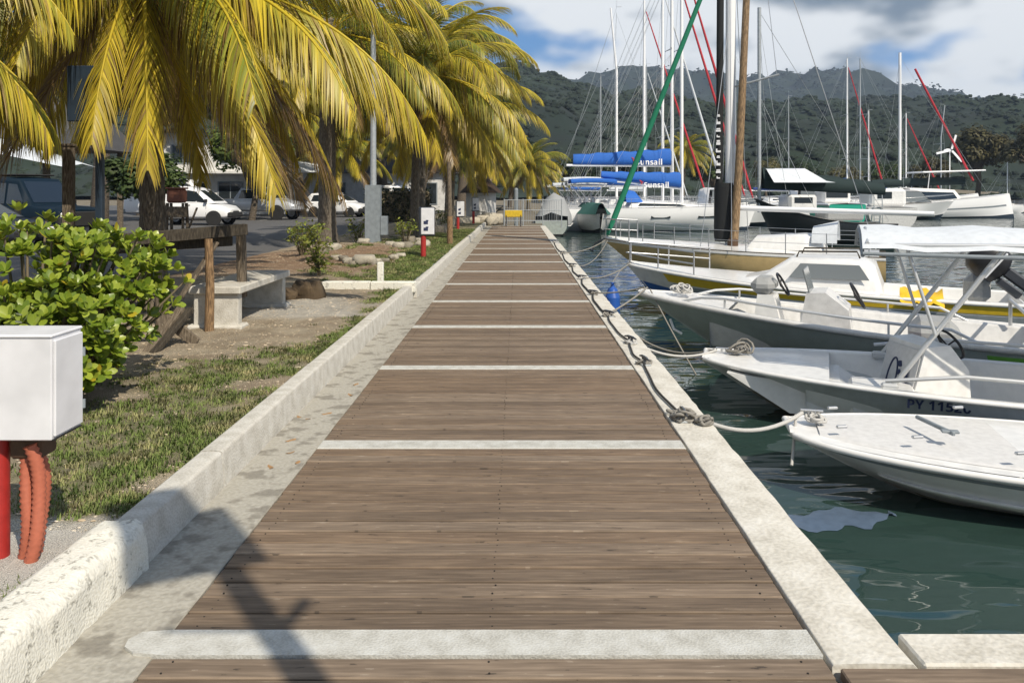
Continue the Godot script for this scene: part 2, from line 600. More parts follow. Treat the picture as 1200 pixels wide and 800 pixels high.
func sky_image() -> ImageTexture:
	var w := 2048
	var h := 1024
	var im := Image.create(w, h, false, Image.FORMAT_RGBF)
	var n1 := noise(5, 0.55, 6)
	var n2 := noise(8, 1.5, 5)
	im.fill(Color(0.18, 0.21, 0.225))
	for j in h / 2:
		var el := PI * (0.5 - (j + 0.5) / h)
		var y := sin(el)
		var base := Color(0.15, 0.33, 0.57).lerp(Color(0.05, 0.165, 0.43), pow(clampf(y * 1.15, 0, 1), 0.42))
		for i in w:
			var az := TAU * ((i + 0.5) / w - 0.5)
			var d := Vector3(sin(az) * cos(el), y, -cos(az) * cos(el))
			var q := Vector3(d.x, d.y * 2.4, d.z) * (1.0 / (0.42 + y * 0.6)) * 1.9
			var cov := n1.get_noise_3d(q.x, q.y, q.z) + 0.28
			# the blue opening low over the end of the quay
			var gx := (az - 0.015) / 0.10
			var gy := (el - 0.155) / 0.050
			cov -= 1.3 * exp(-(gx * gx + gy * gy))
			gx = (az + 0.02) / 0.05
			gy = (el - 0.23) / 0.03
			cov -= 0.30 * exp(-(gx * gx + gy * gy))
			var a := smoothstep(0.0, 0.22, cov)
			var sh := n2.get_noise_3d(q.x * 1.1 + 7.0, q.y * 1.1, q.z * 1.1)
			var sh2 := n1.get_noise_3d(q.x * 1.4 - 3.0, q.y * 1.4 + 11.0, q.z * 1.4)
			var dens := clampf(0.46 + sh * 1.1 + sh2 * 1.9 + (0.3 - cov) * 0.4, 0, 1)
			var cl := Color(0.16, 0.205, 0.26).lerp(Color(0.68, 0.70, 0.715), smoothstep(0.0, 1.0, dens))
			im.set_pixel(i, j, base.lerp(cl, a * 0.96))
	return ImageTexture.create_from_image(im)


# ---------------------------------------------------------------- the setting
# what lies on the verge: 0 bare earth, 1 grass, 2 pale grit
func verge_kind(x: float, z: float) -> Vector3:
	var d := -z
	var k := -1.78 - x     # metres left of the kerb
	var w := vn.get_noise_2d(x * 1.0, z * 1.0)
	var grass := smoothstep(0.95, 0.35, k + w * 0.55 + (0.35 if d > 8.0 else 0.0))
	if d < 7.4:
		grass = maxf(grass, smoothstep(1.75, 0.9, k + w * 0.9) * smoothstep(3.9, 4.4, d + w * 0.4))
	grass *= smoothstep(-0.32, 0.18, w + 0.22)
	if d > 12.9:
		grass = smoothstep(1.2, 0.5, k + w * 0.7)
		grass = maxf(grass, smoothstep(0.1, 0.35, w) * smoothstep(2.6, 1.8, k))
	if d > 24.0:
		grass = smoothstep(2.4, 1.6, k + w)
	var grit := 0.0
	grit = maxf(grit, smoothstep(0.95, 0.55, Vector2((x + 2.72) / 1.0, (d - 10.7) / 1.25).length() + w * 0.35))
	grit = maxf(grit, smoothstep(1.0, 0.75, Vector2((x + 2.15) / 0.62, (d - 3.45) / 0.42).length() + w * 0.25))
	grass *= 1.0 - grit
	var red := smoothstep(0.5, 0.2, absf(d - 18.0) / 9.0) * smoothstep(0.3, 1.0, k) if d > 13.0 else 0.0
	return Vector3(grass, grit, red)


var vn: FastNoiseLite
var vn2: FastNoiseLite


func ground_y(x: float, z: float) -> float:
	var d := -z
	var y := 0.14 + 0.025 * vn.get_noise_2d(x * 1.7 + 40.0, z * 1.7) + 0.008 * vn2.get_noise_2d(x * 9.0, z * 9.0)
	if d > 13.0:
		y += 0.03 * smoothstep(13.0, 13.6, d)
		y += 0.20 * exp(-pow((x + 3.9) / 1.2, 2.0) - pow((d - 20.5) / 2.6, 2.0))
	if x < -5.6:
		y = lerpf(y, 0.105, smoothstep(-5.6, -6.8, x))
	return y


func setting() -> void:
	vn = noise(77, 0.9, 3)
	vn2 = noise(78, 0.9, 2)
	# left verge, as fine as it is seen
	var b := MB.new()
	var xs := []
	var x := -1.765
	while x > -7.4:
		xs.append(x)
		x -= 0.06 if x > -4.2 else 0.14
	var zs := []
	var z := 2.0
	while z > -46.0:
		zs.append(z)
		z -= maxf(0.07, 0.013 * absf(z))
	for zz in zs:
		for xx in xs:
			var k := verge_kind(xx, zz)
			var w := vn2.get_noise_2d(xx * 3.0, zz * 3.0)
			var w2 := vn.get_noise_2d(xx * 2.3 + 9.0, zz * 2.3)
			var q := Color(0.50, 0.40, 0.275).lerp(Color(0.66, 0.56, 0.41), clampf(0.5 + w2 * 1.2, 0, 1))
			q = q.lerp(Color(0.36, 0.19, 0.09), k.z * 0.7)
			q = q.lerp(Color(0.80, 0.75, 0.65), k.y)
			q = q.lerp(Color(0.22, 0.225, 0.09), k.x * 0.7)
			q = q * (1.0 + w * 0.25)
			b.col = Color(q.r, q.g, q.b)
			b.vert(Vector3(xx, ground_y(xx, zz), zz), Vector3.UP)
	var nx := xs.size()
	for j in zs.size() - 1:
		for i in nx - 1:
			var a := j * nx + i
			b.face(a, a + 1, a + nx)
			b.face(a + 1, a + nx + 1, a + nx)
	# normals from the heights
	for j in zs.size():
		for i in nx:
			var e := 0.05
			var px: float = xs[i]
			var pz: float = zs[j]
			b.n[j * nx + i] = Vector3(ground_y(px - e, pz) - ground_y(px + e, pz), 2.0 * e, ground_y(px, pz - e) - ground_y(px, pz + e)).normalized()
	struct("verge_ground", b, M.ground)
	# land all round, the bay, the parking lot
	b = MB.new()
	b.quad(Vector3(-600, 0.06, 60), Vector3(-1.9, 0.06, 60), Vector3(-1.9, 0.06, -112), Vector3(-600, 0.06, -112), Vector3.UP)
	b.quad(Vector3(-1.9, -0.08, -41.2), Vector3(1.38, -0.08, -41.2), Vector3(1.38, -0.08, -112), Vector3(-1.9, -0.08, -112), Vector3.UP)
	b.quad(Vector3(1.38, -0.08, -41.2), Vector3(1.38, -2.5, -41.2), Vector3(1.38, -2.5, -112), Vector3(1.38, -0.08, -112), Vector3(1, 0, 0))
	struct("land", b, M.land)
	b = MB.new()
	var rows := []
	for i in 60:
		var xx := -620.0 + i * 24.0
		var sh := 4.0 * vn.get_noise_2d(xx * 0.02, 3.0)
		rows.append([Vector3(xx, -1.6, -104.0 + sh), Vector3(xx, -0.6, -108.0 + sh), Vector3(xx, 0.3, -114.0 + sh), Vector3(xx, 2.5, -150.0)])
	b.loft(rows, Vector3(0, -900, -120))
	struct("far_shore", b, M.land)
	b = MB.new()
	b.quad(Vector3(1.2, water_y, 60), Vector3(900, water_y, 60), Vector3(900, water_y, -116), Vector3(1.2, water_y, -116), Vector3.UP)
	struct("water", b, M.water)
	b = MB.new()
	b.quad(Vector3(-60, 0.118, -14), Vector3(-6.0, 0.118, -14), Vector3(-6.2, 0.118, -100), Vector3(-60, 0.118, -100), Vector3.UP)
	struct("parking_lot_road", b, M.asphalt)
	b = MB.new()
	for i in 9:
		var px := -9.0 - i * 2.7
		b.quad(Vector3(px, 0.123, -45.5), Vector3(px + 0.1, 0.123, -45.5), Vector3(px + 0.1, 0.123, -50.5), Vector3(px, 0.123, -50.5), Vector3.UP)
	struct("road_markings", b, M.road_paint)
	# boardwalk: bays of planks between concrete strips
	var walk := Node3D.new()
	walk.name = "boardwalk"
	walk.set_meta("kind", "structure")
	add_child(walk, true)
	b = MB.new()
	b.box(Vector3(-0.11, -0.30, -20.0), Vector3(2.46, 0.48, 43.0))
	part("underside", b, M.dark_gap, walk)
	var shapes := []
	for i in 8:
		b = MB.new()
		b.box(Vector3.ZERO, Vector3(2.385, 0.042, 0.139), 0.005)
		uv_plank(b, rng.randf() * 5.0, i)
		shapes.append(b.mesh())
	var nails := []
	for bay in 17:
		var d0 := 3.09 + 2.37 * (bay - 1)
		var d1 := d0 + 2.37 - 0.17
		if bay == 0:
			d0 = -0.9
			d1 = 2.915
		var count := int(round((d1 - d0) / 0.130))
		var step := (d1 - d0) / count
		for k in count:
			var mi := part("plank", shapes[rng.randi() % 8], M["plank_%d" % (rng.randi() % 6)], walk)
			var wide := step - rng.randf_range(0.008, 0.017)
			mi.scale = Vector3(1, 1, wide / 0.139)
			mi.position = Vector3(-0.107 + rng.randf_range(-0.004, 0.004), -0.021 + rng.randf_range(-0.003, 0.002), -(d0 + (k + 0.5) * step))
			mi.rotation.x = rng.randf_range(-0.008, 0.008)
			if rng.randf() < 0.5:
				mi.rotation.y = PI
			if d0 < 16.0:
				for nxp in [-1.22, -0.1, 1.0]:
					for s in [-0.035, 0.035]:
						nails.append(Transform3D(Basis(), Vector3(nxp + rng.randf_range(-0.008, 0.008), 0.001, mi.position.z + s)))
	b = MB.new()
	b.lathe([Vector2(0.0042, -0.004), Vector2(0.0036, 0.0008), Vector2(0.0, 0.0012)], 7)
	scatter("nail_heads", b.mesh(), M.dark_gap, nails, [], walk)
	for k in 17:
		var d := 3.09 + 2.37 * k - 0.085
		b = MB.new()
		if k == 0:
			b.slab(PackedVector2Array([Vector2(-1.43, d - 0.03), Vector2(-1.38, d - 0.07), Vector2(-1.27, d - 0.085), Vector2(1.089, d - 0.085), Vector2(1.089, d + 0.085), Vector2(-1.30, d + 0.085), Vector2(-1.41, d + 0.07), Vector2(-1.44, d + 0.02)]), -0.10, 0.0035)
			part("concrete_strip", turned_flat(b), M.strip, walk)
			continue
		b.box(Vector3(-0.107, -0.048, -d), Vector3(2.39, 0.103, 0.17 + rng.randf_range(-0.008, 0.008)), 0.006)
		part("concrete_strip", b, M.strip, walk)
	# gutter between boards and kerb
	b = MB.new()
	b.box(Vector3(-1.49, -0.108, -20.0), Vector3(0.362, 0.2, 43.0), 0.004)
	struct("gutter", b, M.gutter)
	# kerb: an old limewashed length, then cast grey lengths, then a thinner run
	var kerb := Node3D.new()
	kerb.name = "kerb"
	kerb.set_meta("kind", "structure")
	add_child(kerb, true)
	part("limewashed_kerb", kerb_length(-1.5, 3.62, -1.635, 0.235, 0.205, 0.014, 0.045), M.limewash, kerb)
	var cuts := [3.62, 4.62, 7.0, 9.4, 11.8, 13.0]
	for i in cuts.size() - 1:
		part("kerb_stone", kerb_length(cuts[i] + 0.006, cuts[i + 1] - 0.006, -1.655, 0.145, 0.197 + rng.randf_range(-0.004, 0.004), 0.003, 0.018), M.concrete, kerb)
	var d := 13.0
	while d < 41.0:
		var e := minf(d + 2.6, 41.2)
		part("kerb_stone", kerb_length(d + 0.008, e - 0.008, -1.60, 0.14, 0.19 + rng.randf_range(-0.01, 0.01), 0.008, 0.022), M.concrete, kerb)
		d = e
	# quay edge: coping blocks over the wall
	var quay := Node3D.new()
	quay.name = "quay_wall"
	quay.set_meta("kind", "structure")
	add_child(quay, true)
	b = MB.new()
	b.box(Vector3(1.24, -1.3, -22.0), Vector3(0.28, 2.34, 38.5))
	part("wall_face", b, M.gutter, quay)
	d = 2.86
	var lens := [2.96, 1.1, 1.28, 1.1, 1.28]
	var k := 0
	while d < 41.0:
		var ln: float = minf(lens[k] if k < lens.size() else 2.37, 41.2 - d)
		part("coping_block", coping(d + 0.004, d + ln - 0.004, 1.101, 1.402 + rng.randf_range(-0.004, 0.004)), M.coping, quay)
		d += ln
		k += 1
	# side pier at the lower right
	var pier := Node3D.new()
	pier.name = "side_pier"
	pier.set_meta("kind", "structure")
	add_child(pier, true)
	b = MB.new()
	b.box(Vector3(4.0, -0.055, -2.962), Vector3(5.16, 0.12, 0.205), 0.008)
	part("coping_block", b, M.coping, pier)
	b = MB.new()
	b.box(Vector3(4.0, -0.4, -1.0), Vector3(5.1, 0.68, 3.66))
	part("underside", b, M.dark_gap, pier)
	shapes = []
	for i in 3:
		b = MB.new()
		b.box(Vector3.ZERO, Vector3(5.42, 0.042, 0.142), 0.005)
		uv_plank(b, rng.randf() * 5.0, i + 3)
		shapes.append(b.mesh())
	for i in 24:
		var mi := part("plank", shapes[i % 3], M["plank_%d" % (rng.randi() % 6)], pier)
		mi.position = Vector3(3.83, -0.021 + rng.randf_range(-0.002, 0.002), -2.775 + i * 0.149)


func uv_plank(b: MB, off: float, row: int) -> void:
	for i in b.v.size():
		b.u[i] = Vector2(b.v[i].x * 0.40 + off, b.v[i].z * 0.8 + b.v[i].y * 0.5 + row * 0.125 + off * 0.37)


# an outline drawn in x and depth, laid flat
func turned_flat(b: MB) -> MB:
	for i in b.v.size():
		var p := b.v[i]
		var q := b.n[i]
		b.v[i] = Vector3(p.x, p.z, -p.y)
		b.n[i] = Vector3(q.x, q.z, -q.y)
	for i in range(0, b.ix.size(), 3):
		var g := (b.v[b.ix[i + 1]] - b.v[b.ix[i]]).cross(b.v[b.ix[i + 2]] - b.v[b.ix[i]])
		if g.dot(b.n[b.ix[i]]) > 0.0:
			var s := b.ix[i + 1]
			b.ix[i + 1] = b.ix[i + 2]
			b.ix[i + 2] = s
	return b


func kerb_length(d0: float, d1: float, x: float, wide: float, high: float, wob: float, round_: float) -> MB:
	var b := MB.new()
	var ring := [Vector2(0, -0.05), Vector2(-0.004, high * 0.35), Vector2(-0.010, high * 0.7), Vector2(-0.014, high - round_), Vector2(-0.014 - round_ * 0.3, high - round_ * 0.3), Vector2(-0.014 - round_, high), Vector2(-wide * 0.55, high + 0.002), Vector2(-wide + round_, high), Vector2(-wide + round_ * 0.3, high - round_ * 0.3), Vector2(-wide, high - round_), Vector2(-wide, -0.05)]
	var rings := []
	var m := maxi(3, int((d1 - d0) / 0.05))
	for i in m + 1:
		var d := lerpf(d0, d1, float(i) / m)
		var q := []
		for j in ring.size():
			var p: Vector2 = ring[j]
			var w := wob * vn.get_noise_3d(p.x * 30.0 + 5.0, p.y * 9.0, d * 7.0) + wob * 0.5 * vn2.get_noise_3d(p.x * 60.0, p.y * 40.0, d * 25.0)
			q.append(Vector3(x + p.x + w, p.y + (w if p.y > 0.05 else 0.0), -d))
		rings.append(q)
	b.loft(rings, Vector3(x - wide * 0.5, high * 0.3, -(d0 + d1) * 0.5))
	for e in [0, m]:
		var r: Array = rings[e]
		for j in range(1, r.size() - 1):
			b.tri(r[0], r[j], r[j + 1], Vector3(0, 0, 1 if e == 0 else -1))
	return b


func coping(d0: float, d1: float, x0: float, x1: float) -> MB:
	var b := MB.new()
	var m := maxi(3, int((d1 - d0) / 0.12))
	var rings := []
	for i in m + 1:
		var d := lerpf(d0, d1, float(i) / m)
		var e := 0.005 * vn2.get_noise_2d(d * 9.0, x0)
		var f := 0.010 * vn2.get_noise_2d(d * 7.0, 30.0) - 0.006 * absf(vn.get_noise_2d(d * 20.0, 9.0))
		rings.append([Vector3(x0 + e, -0.13, -d), Vector3(x0 + e, -0.006, -d), Vector3(x0 + 0.008 + e, 0.003, -d), Vector3((x0 + x1) * 0.5, 0.006, -d), Vector3(x1 - 0.022 + f, 0.002, -d), Vector3(x1 - 0.005 + f, -0.012, -d), Vector3(x1 + f, -0.13, -d)])
	b.loft(rings, Vector3((x0 + x1) * 0.5, -0.08, -(d0 + d1) * 0.5))
	for e in [0, m]:
		var r: Array = rings[e]
		for j in range(1, r.size() - 1):
			b.tri(r[0], r[j], r[j + 1], Vector3(0, 0, 1 if e == 0 else -1))
	return b


# a skyline given as points (x, height), smoothly joined
func along(pts: Array, x: float) -> float:
	for i in pts.size() - 1:
		var a: Vector2 = pts[i]
		var c: Vector2 = pts[i + 1]
		if x <= c.x:
			var s := clampf((x - a.x) / (c.x - a.x), 0, 1)
			return lerpf(a.y, c.y, s * s * (3.0 - 2.0 * s))
	return pts[pts.size() - 1].y


func hill(called: String, pts: Array, z0: float, z1: float, rough: float, tint: Color, tint2: Color, clumps: int, size: float, seed_: int) -> void:
	var nn := noise(seed_, 0.012, 5)
	var nf := noise(seed_ + 1, 0.05, 3)
	var b := MB.new()
	var cols := 190
	var rows := 44
	var xa: float = pts[0].x
	var xb: float = pts[pts.size() - 1].x
	var hh := func(x: float, s: float) -> float:
		var z := lerpf(z0, z1, s)
		var top := along(pts, x * lerpf(1.0, 1.0, s))
		var rise := pow(sin(minf(s / 0.8, 1.0) * PI * 0.5), 1.25) if s < 0.8 else 1.0 - 0.5 * pow((s - 0.8) / 0.2, 2.0)
		var w := nn.get_noise_2d(x, z * 1.3)
		var gully := absf(nn.get_noise_2d(x * 1.6 + 300.0, z * 0.5))
		return 1.0 + top * rise + rough * (w * (0.35 + 0.65 * (1.0 - absf(s - 0.55))) - gully * 0.8) * smoothstep(0.0, 0.12, s) * (1.0 if s < 0.7 else lerpf(1.0, 0.18, minf((s - 0.7) / 0.1, 1.0))) + rough * 0.08 * nf.get_noise_2d(x, z)
	for j in rows + 1:
		var s := float(j) / rows
		for i in cols + 1:
			var x := lerpf(xa, xb, float(i) / cols)
			var z := lerpf(z0, z1, s)
			var e := 3.0
			var y: float = hh.call(x, s)
			var ds := e / absf(z1 - z0)
			var nx: float = hh.call(x - e, s) - hh.call(x + e, s)
			var nz: float = hh.call(x, minf(s + ds, 1.0)) - hh.call(x, maxf(s - ds, 0.0))
			var q := tint.lerp(tint2, clampf(0.5 + nn.get_noise_2d(x * 2.0, z * 2.0 + 50.0) * 1.3, 0, 1))
			b.col = Color(q.r, q.g, q.b)
			b.vert(Vector3(x, y, z), Vector3(nx, 2.0 * e, nz).normalized())
	for j in rows:
		for i in cols:
			var a := j * (cols + 1) + i
			b.face(a, a + 1, a + cols + 1)
			b.face(a + 1, a + cols + 2, a + cols + 1)
	struct(called, b, M.hill)
	var where := []
	var tints := []
	for i in clumps:
		var s := pow(rng.randf(), 0.8) * 0.785
		var x := lerpf(xa, xb, rng.randf())
		var r := size * rng.randf_range(0.55, 1.1)
		var y: float = hh.call(x, s)
		where.append(Transform3D(Basis(Vector3.UP, rng.randf() * TAU).scaled(Vector3(r, r * rng.randf_range(0.55, 1.0), r)), Vector3(x, y + r * 0.1 - rough * 0.045, lerpf(z0, z1, s))))
		var q := tint.lerp(tint2, clampf(0.5 + nn.get_noise_2d(x * 2.0, lerpf(z0, z1, s) * 2.0 + 50.0) * 1.3, 0, 1)) * rng.randf_range(0.75, 1.2)
		tints.append(Color(q.r, q.g, q.b))
	scatter(called + "_forest", clump(seed_), M.forest, where, tints, self)


func clump(seed_: int) -> ArrayMesh:
	var b := MB.new()
	var nn := noise(seed_, 1.6, 3)
	var rings := []
	for i in 8:
		var la := lerpf(-0.35, PI * 0.5, i / 7.0)
		var r := []
		for j in 13:
			var a := TAU * j / 13.0
			var p := Vector3(cos(a) * cos(la), sin(la), sin(a) * cos(la))
			r.append(p * (1.0 + 0.55 * nn.get_noise_3dv(p * 1.3)))
		rings.append(r)
	b.loft(rings, Vector3(0, -0.2, 0), true)
	return b.mesh()


func hills() -> void:
	hill("near_hill", [Vector2(-420, 60), Vector2(-200, 74), Vector2(-60, 70), Vector2(0, 66), Vector2(16, 61), Vector2(45, 51), Vector2(85, 44), Vector2(120, 42), Vector2(140, 47), Vector2(168, 47), Vector2(190, 50), Vector2(214, 47), Vector2(228, 43), Vector2(246, 46), Vector2(280, 49), Vector2(330, 52), Vector2(420, 50), Vector2(640, 40)], -118.0, -560.0, 11.0, Color(0.008, 0.018, 0.012), Color(0.019, 0.034, 0.017), 90000, 1.05, 301)  # tints kept extra dark, standing in for a cloud shadow over the hill
	hill("far_ridge", [Vector2(-1300, 150), Vector2(-500, 170), Vector2(-120, 165), Vector2(-40, 140), Vector2(40, 150), Vector2(85, 160), Vector2(135, 172), Vector2(185, 175), Vector2(240, 172), Vector2(262, 160), Vector2(310, 160), Vector2(345, 163), Vector2(390, 171), Vector2(440, 172), Vector2(456, 164), Vector2(520, 150), Vector2(590, 134), Vector2(700, 120), Vector2(1300, 90)], -620.0, -1360.0, 26.0, Color(0.011, 0.022, 0.020), Color(0.025, 0.038, 0.028), 60000, 1.4, 401)


# ---------------------------------------------------------------- on the quay
func sag(a: Vector3, b: Vector3, drop: float, m := 14) -> Array:
	var r := []
	for i in m + 1:
		var s := float(i) / m
		r.append(a.lerp(b, s) - Vector3(0, drop * 4.0 * s * (1.0 - s), 0))
	return r


func knot(b: MB, at: Vector3, size: float, r: float, turns: int) -> void:
	for k in turns:
		var pts := []
		var ax := Basis.from_euler(Vector3(rng.randf_range(-0.9, 0.9), rng.randf() * TAU, rng.randf_range(-0.7, 0.7)))
		var rr := size * rng.randf_range(0.55, 1.0)
		var off := Vector3(rng.randf_range(-0.5, 0.5), rng.randf_range(0.0, 0.4), rng.randf_range(-0.5, 0.5)) * size
		for i in 11:
			var a := TAU * i / 10.0
			var p := at + off + ax * Vector3(cos(a) * rr, 0, sin(a) * rr * 0.7)
			p.y = maxf(p.y, at.y + r * 0.6)
			pts.append(p)
		b.tube(pts, r, 5)


func quay_details() -> void:
	# iron mooring rings with the lines made fast to them, one for each boat
	var spots := [[1.20, 5.93, "nearest the viewer"], [1.21, 7.85, "beside the third white strip"], [1.23, 8.95, "facing the console boat"], [1.20, 10.9, "facing the work boat"], [1.20, 13.2, "nearer than the blue buoy"], [1.21, 15.6, "before the blue buoy"], [1.20, 18.2, "beyond the blue buoy"], [1.20, 22.0, "facing the tan bow"], [1.20, 27.0, "furthest out"]]
	for i in spots.size():
		var s = spots[i]
		var o := thing("mooring_cleat", "small iron mooring cleat on the coping, " + s[2], "cleat", Vector3(s[0], 0.005, -s[1]), 0.2 * i, "mooring cleats along the coping")
		var b := MB.new()
		b.box(Vector3(0, 0.008, 0), Vector3(0.09, 0.016, 0.16), 0.004)
		part("base_plate", b, M.galvanised, o)
		b = MB.new()
		b.tube([Vector3(0, 0.01, -0.03), Vector3(0, 0.07, -0.03)], 0.013, 7)
		b.tube([Vector3(0, 0.01, 0.03), Vector3(0, 0.07, 0.03)], 0.013, 7)
		b.tube([Vector3(0, 0.065, -0.12), Vector3(0, 0.075, -0.05), Vector3(0, 0.075, 0.05), Vector3(0, 0.065, 0.12)], [0.008, 0.014, 0.014, 0.008], 7)
		part("horn", b, M.dark_paint, o)
		var r := MB.new()
		knot(r, Vector3(s[0], 0.01, -s[1]), 0.085 if i == 0 else 0.06, 0.012, 14 if i == 0 else 7)
		if i == 0:
			knot(r, Vector3(s[0] + 0.12, 0.01, -s[1] + 0.10), 0.07, 0.012, 9)
			knot(r, Vector3(s[0] - 0.02, 0.01, -s[1] - 0.14), 0.06, 0.011, 6)
		tag(part("rope_coil", r, M.rope_grey if i % 3 != 2 else M.rope_white, self), "knotted mooring line heaped on the cleat " + s[2], "rope", "knots of mooring line on the cleats")
	# a dark line that runs along the coping from cleat to cleat
	for i in spots.size() - 1:
		var a = spots[i]
		var c = spots[i + 1]
		var pts := []
		for k in 19:
			var q := k / 18.0
			pts.append(Vector3(lerpf(a[0], c[0], q) - 0.05 * sin(q * PI) + 0.006 * sin(q * 11.0 + i), 0.021, -lerpf(a[1], c[1], q)))
		var b := MB.new()
		b.tube(pts, 0.010 if i < 3 else 0.014, 6)
		tag(part("mooring_chain", b, M.rope_dark, self), "dark line running out along the coping from the cleat %s" % a[2], "rope", "dark lines lying along the coping")
	# dead leaves in the gutter
	var lv := [[-1.52, 6.0, 0.085, "large curled orange dead leaf in the gutter by the kerb"], [-1.47, 6.12, 0.05, "small brown dead leaf beside the large curled orange one"], [-1.40, 6.75, 0.05, "flat tan dead leaf in the gutter, in line with the second white strip"], [-1.42, 7.05, 0.045, "thin dead leaf furthest along the gutter"], [-1.52, 4.98, 0.045, "dark twig-like dead leaf at the kerb foot near the old shadow"], [-1.43, 5.25, 0.04, "small rust-brown dead leaf in mid gutter"], [-1.36, 5.0, 0.035, "little grey-brown dead leaf next to the first bay of boards"], [-1.55, 5.45, 0.05, "brown dead leaf standing against the kerb"]]
	for s in lv:
		var o := part("dead_leaf", leaf_mesh(s[2] * 1.6, s[2] * 0.8, 0.5, -0.5), M.dead_leaf, self, Vector3(s[0], 0.0, -s[1]))
		o.rotation = Vector3(0.25, rng.randf() * TAU, 0.2)
		tag(o, s[3], "dead leaf", "dead leaves in the gutter")
	# tall pole behind the viewer whose shadow falls across the boards
	var pole := thing("light_pole", "tall grey pole with a square panel on top, standing behind the viewer", "light pole", Vector3(1.62, 0, 0.62))
	var b := MB.new()
	b.tube([Vector3(0, 0, 0), Vector3(0, 5.2, 0)], [0.085, 0.062], 12)
	b.lathe([Vector2(0.16, 0.0), Vector2(0.16, 0.03), Vector2(0.09, 0.05)], 12)
	part("post", b, M.galvanised, pole)
	b = MB.new()
	b.box(Vector3(-0.14, 5.56, 0), Vector3(0.60, 0.76, 0.06), 0.01, Basis(Vector3.UP, 0.45))
	part("panel", b, M.grey_paint, pole)
	b = MB.new()
	b.tube([Vector3(0, 4.55, 0), Vector3(0.17, 4.78, -0.08)], 0.028, 8)
	b.tube([Vector3(0, 4.6, 0), Vector3(-0.30, 4.8, 0.16)], 0.014, 8)
	part("bracket", b, M.galvanised, pole)


# ---------------------------------------------------------------- verge
func post(b: MB, a: Vector3, c: Vector3, w: float, h: float) -> void:
	var d := c - a
	var z := d.normalized()
	var x := Vector3.UP.cross(z)
	if x.length() < 0.05:
		x = Vector3.RIGHT
	x = x.normalized()
	var y := z.cross(x)
	b.box((a + c) * 0.5, Vector3(w, h, d.length()), 0.006, Basis(x, y, z))


func rock_mesh(seed_: int, sides := 12) -> ArrayMesh:
	var b := MB.new()
	var nn := noise(seed_, 0.9, 3)
	var rings := []
	for i in 9:
		var la := lerpf(-PI * 0.5, PI * 0.5, i / 8.0)
		var r := []
		for j in sides:
			var a := TAU * j / sides
			var p := Vector3(cos(a) * cos(la), sin(la), sin(a) * cos(la))
			var q := 1.0 + 0.45 * nn.get_noise_3dv(p * 1.2) + 0.12 * nn.get_noise_3dv(p * 4.0)
			p *= q
			p.x = clampf(p.x, -0.85, 0.9)
			p.y = clampf(p.y, -0.7, 0.72)
			r.append(p)
		rings.append(r)
	b.loft(rings, Vector3.ZERO, true)
	return b.mesh()


func rock(at: Vector3, size: Vector3, m: Material, seed_: int, label: String, group := "") -> void:
	var o := part("rock", rock_mesh(seed_), m, self, at)
	o.scale = size
	o.rotation.y = seed_ * 1.7
	tag(o, label, "rock", group)


func leaf_mesh(l: float, w: float, curl: float, fold: float) -> ArrayMesh:
	var b := MB.new()
	var rings := []
	for i in 6:
		var s := i / 5.0
		var hw := w * 0.5 * (0.10 + 0.90 * pow(sin(pow(s, 1.35) * PI * 0.93), 0.75)) if i < 5 else w * 0.12
		var p := Vector3(0, curl * l * s * s * 0.5, l * s)
		rings.append([p + Vector3(-hw, fold * hw * 0.6, 0), p, p + Vector3(hw, fold * hw * 0.6, 0)])
	b.loft(rings, Vector3(0, -10, 0))
	return b.mesh()


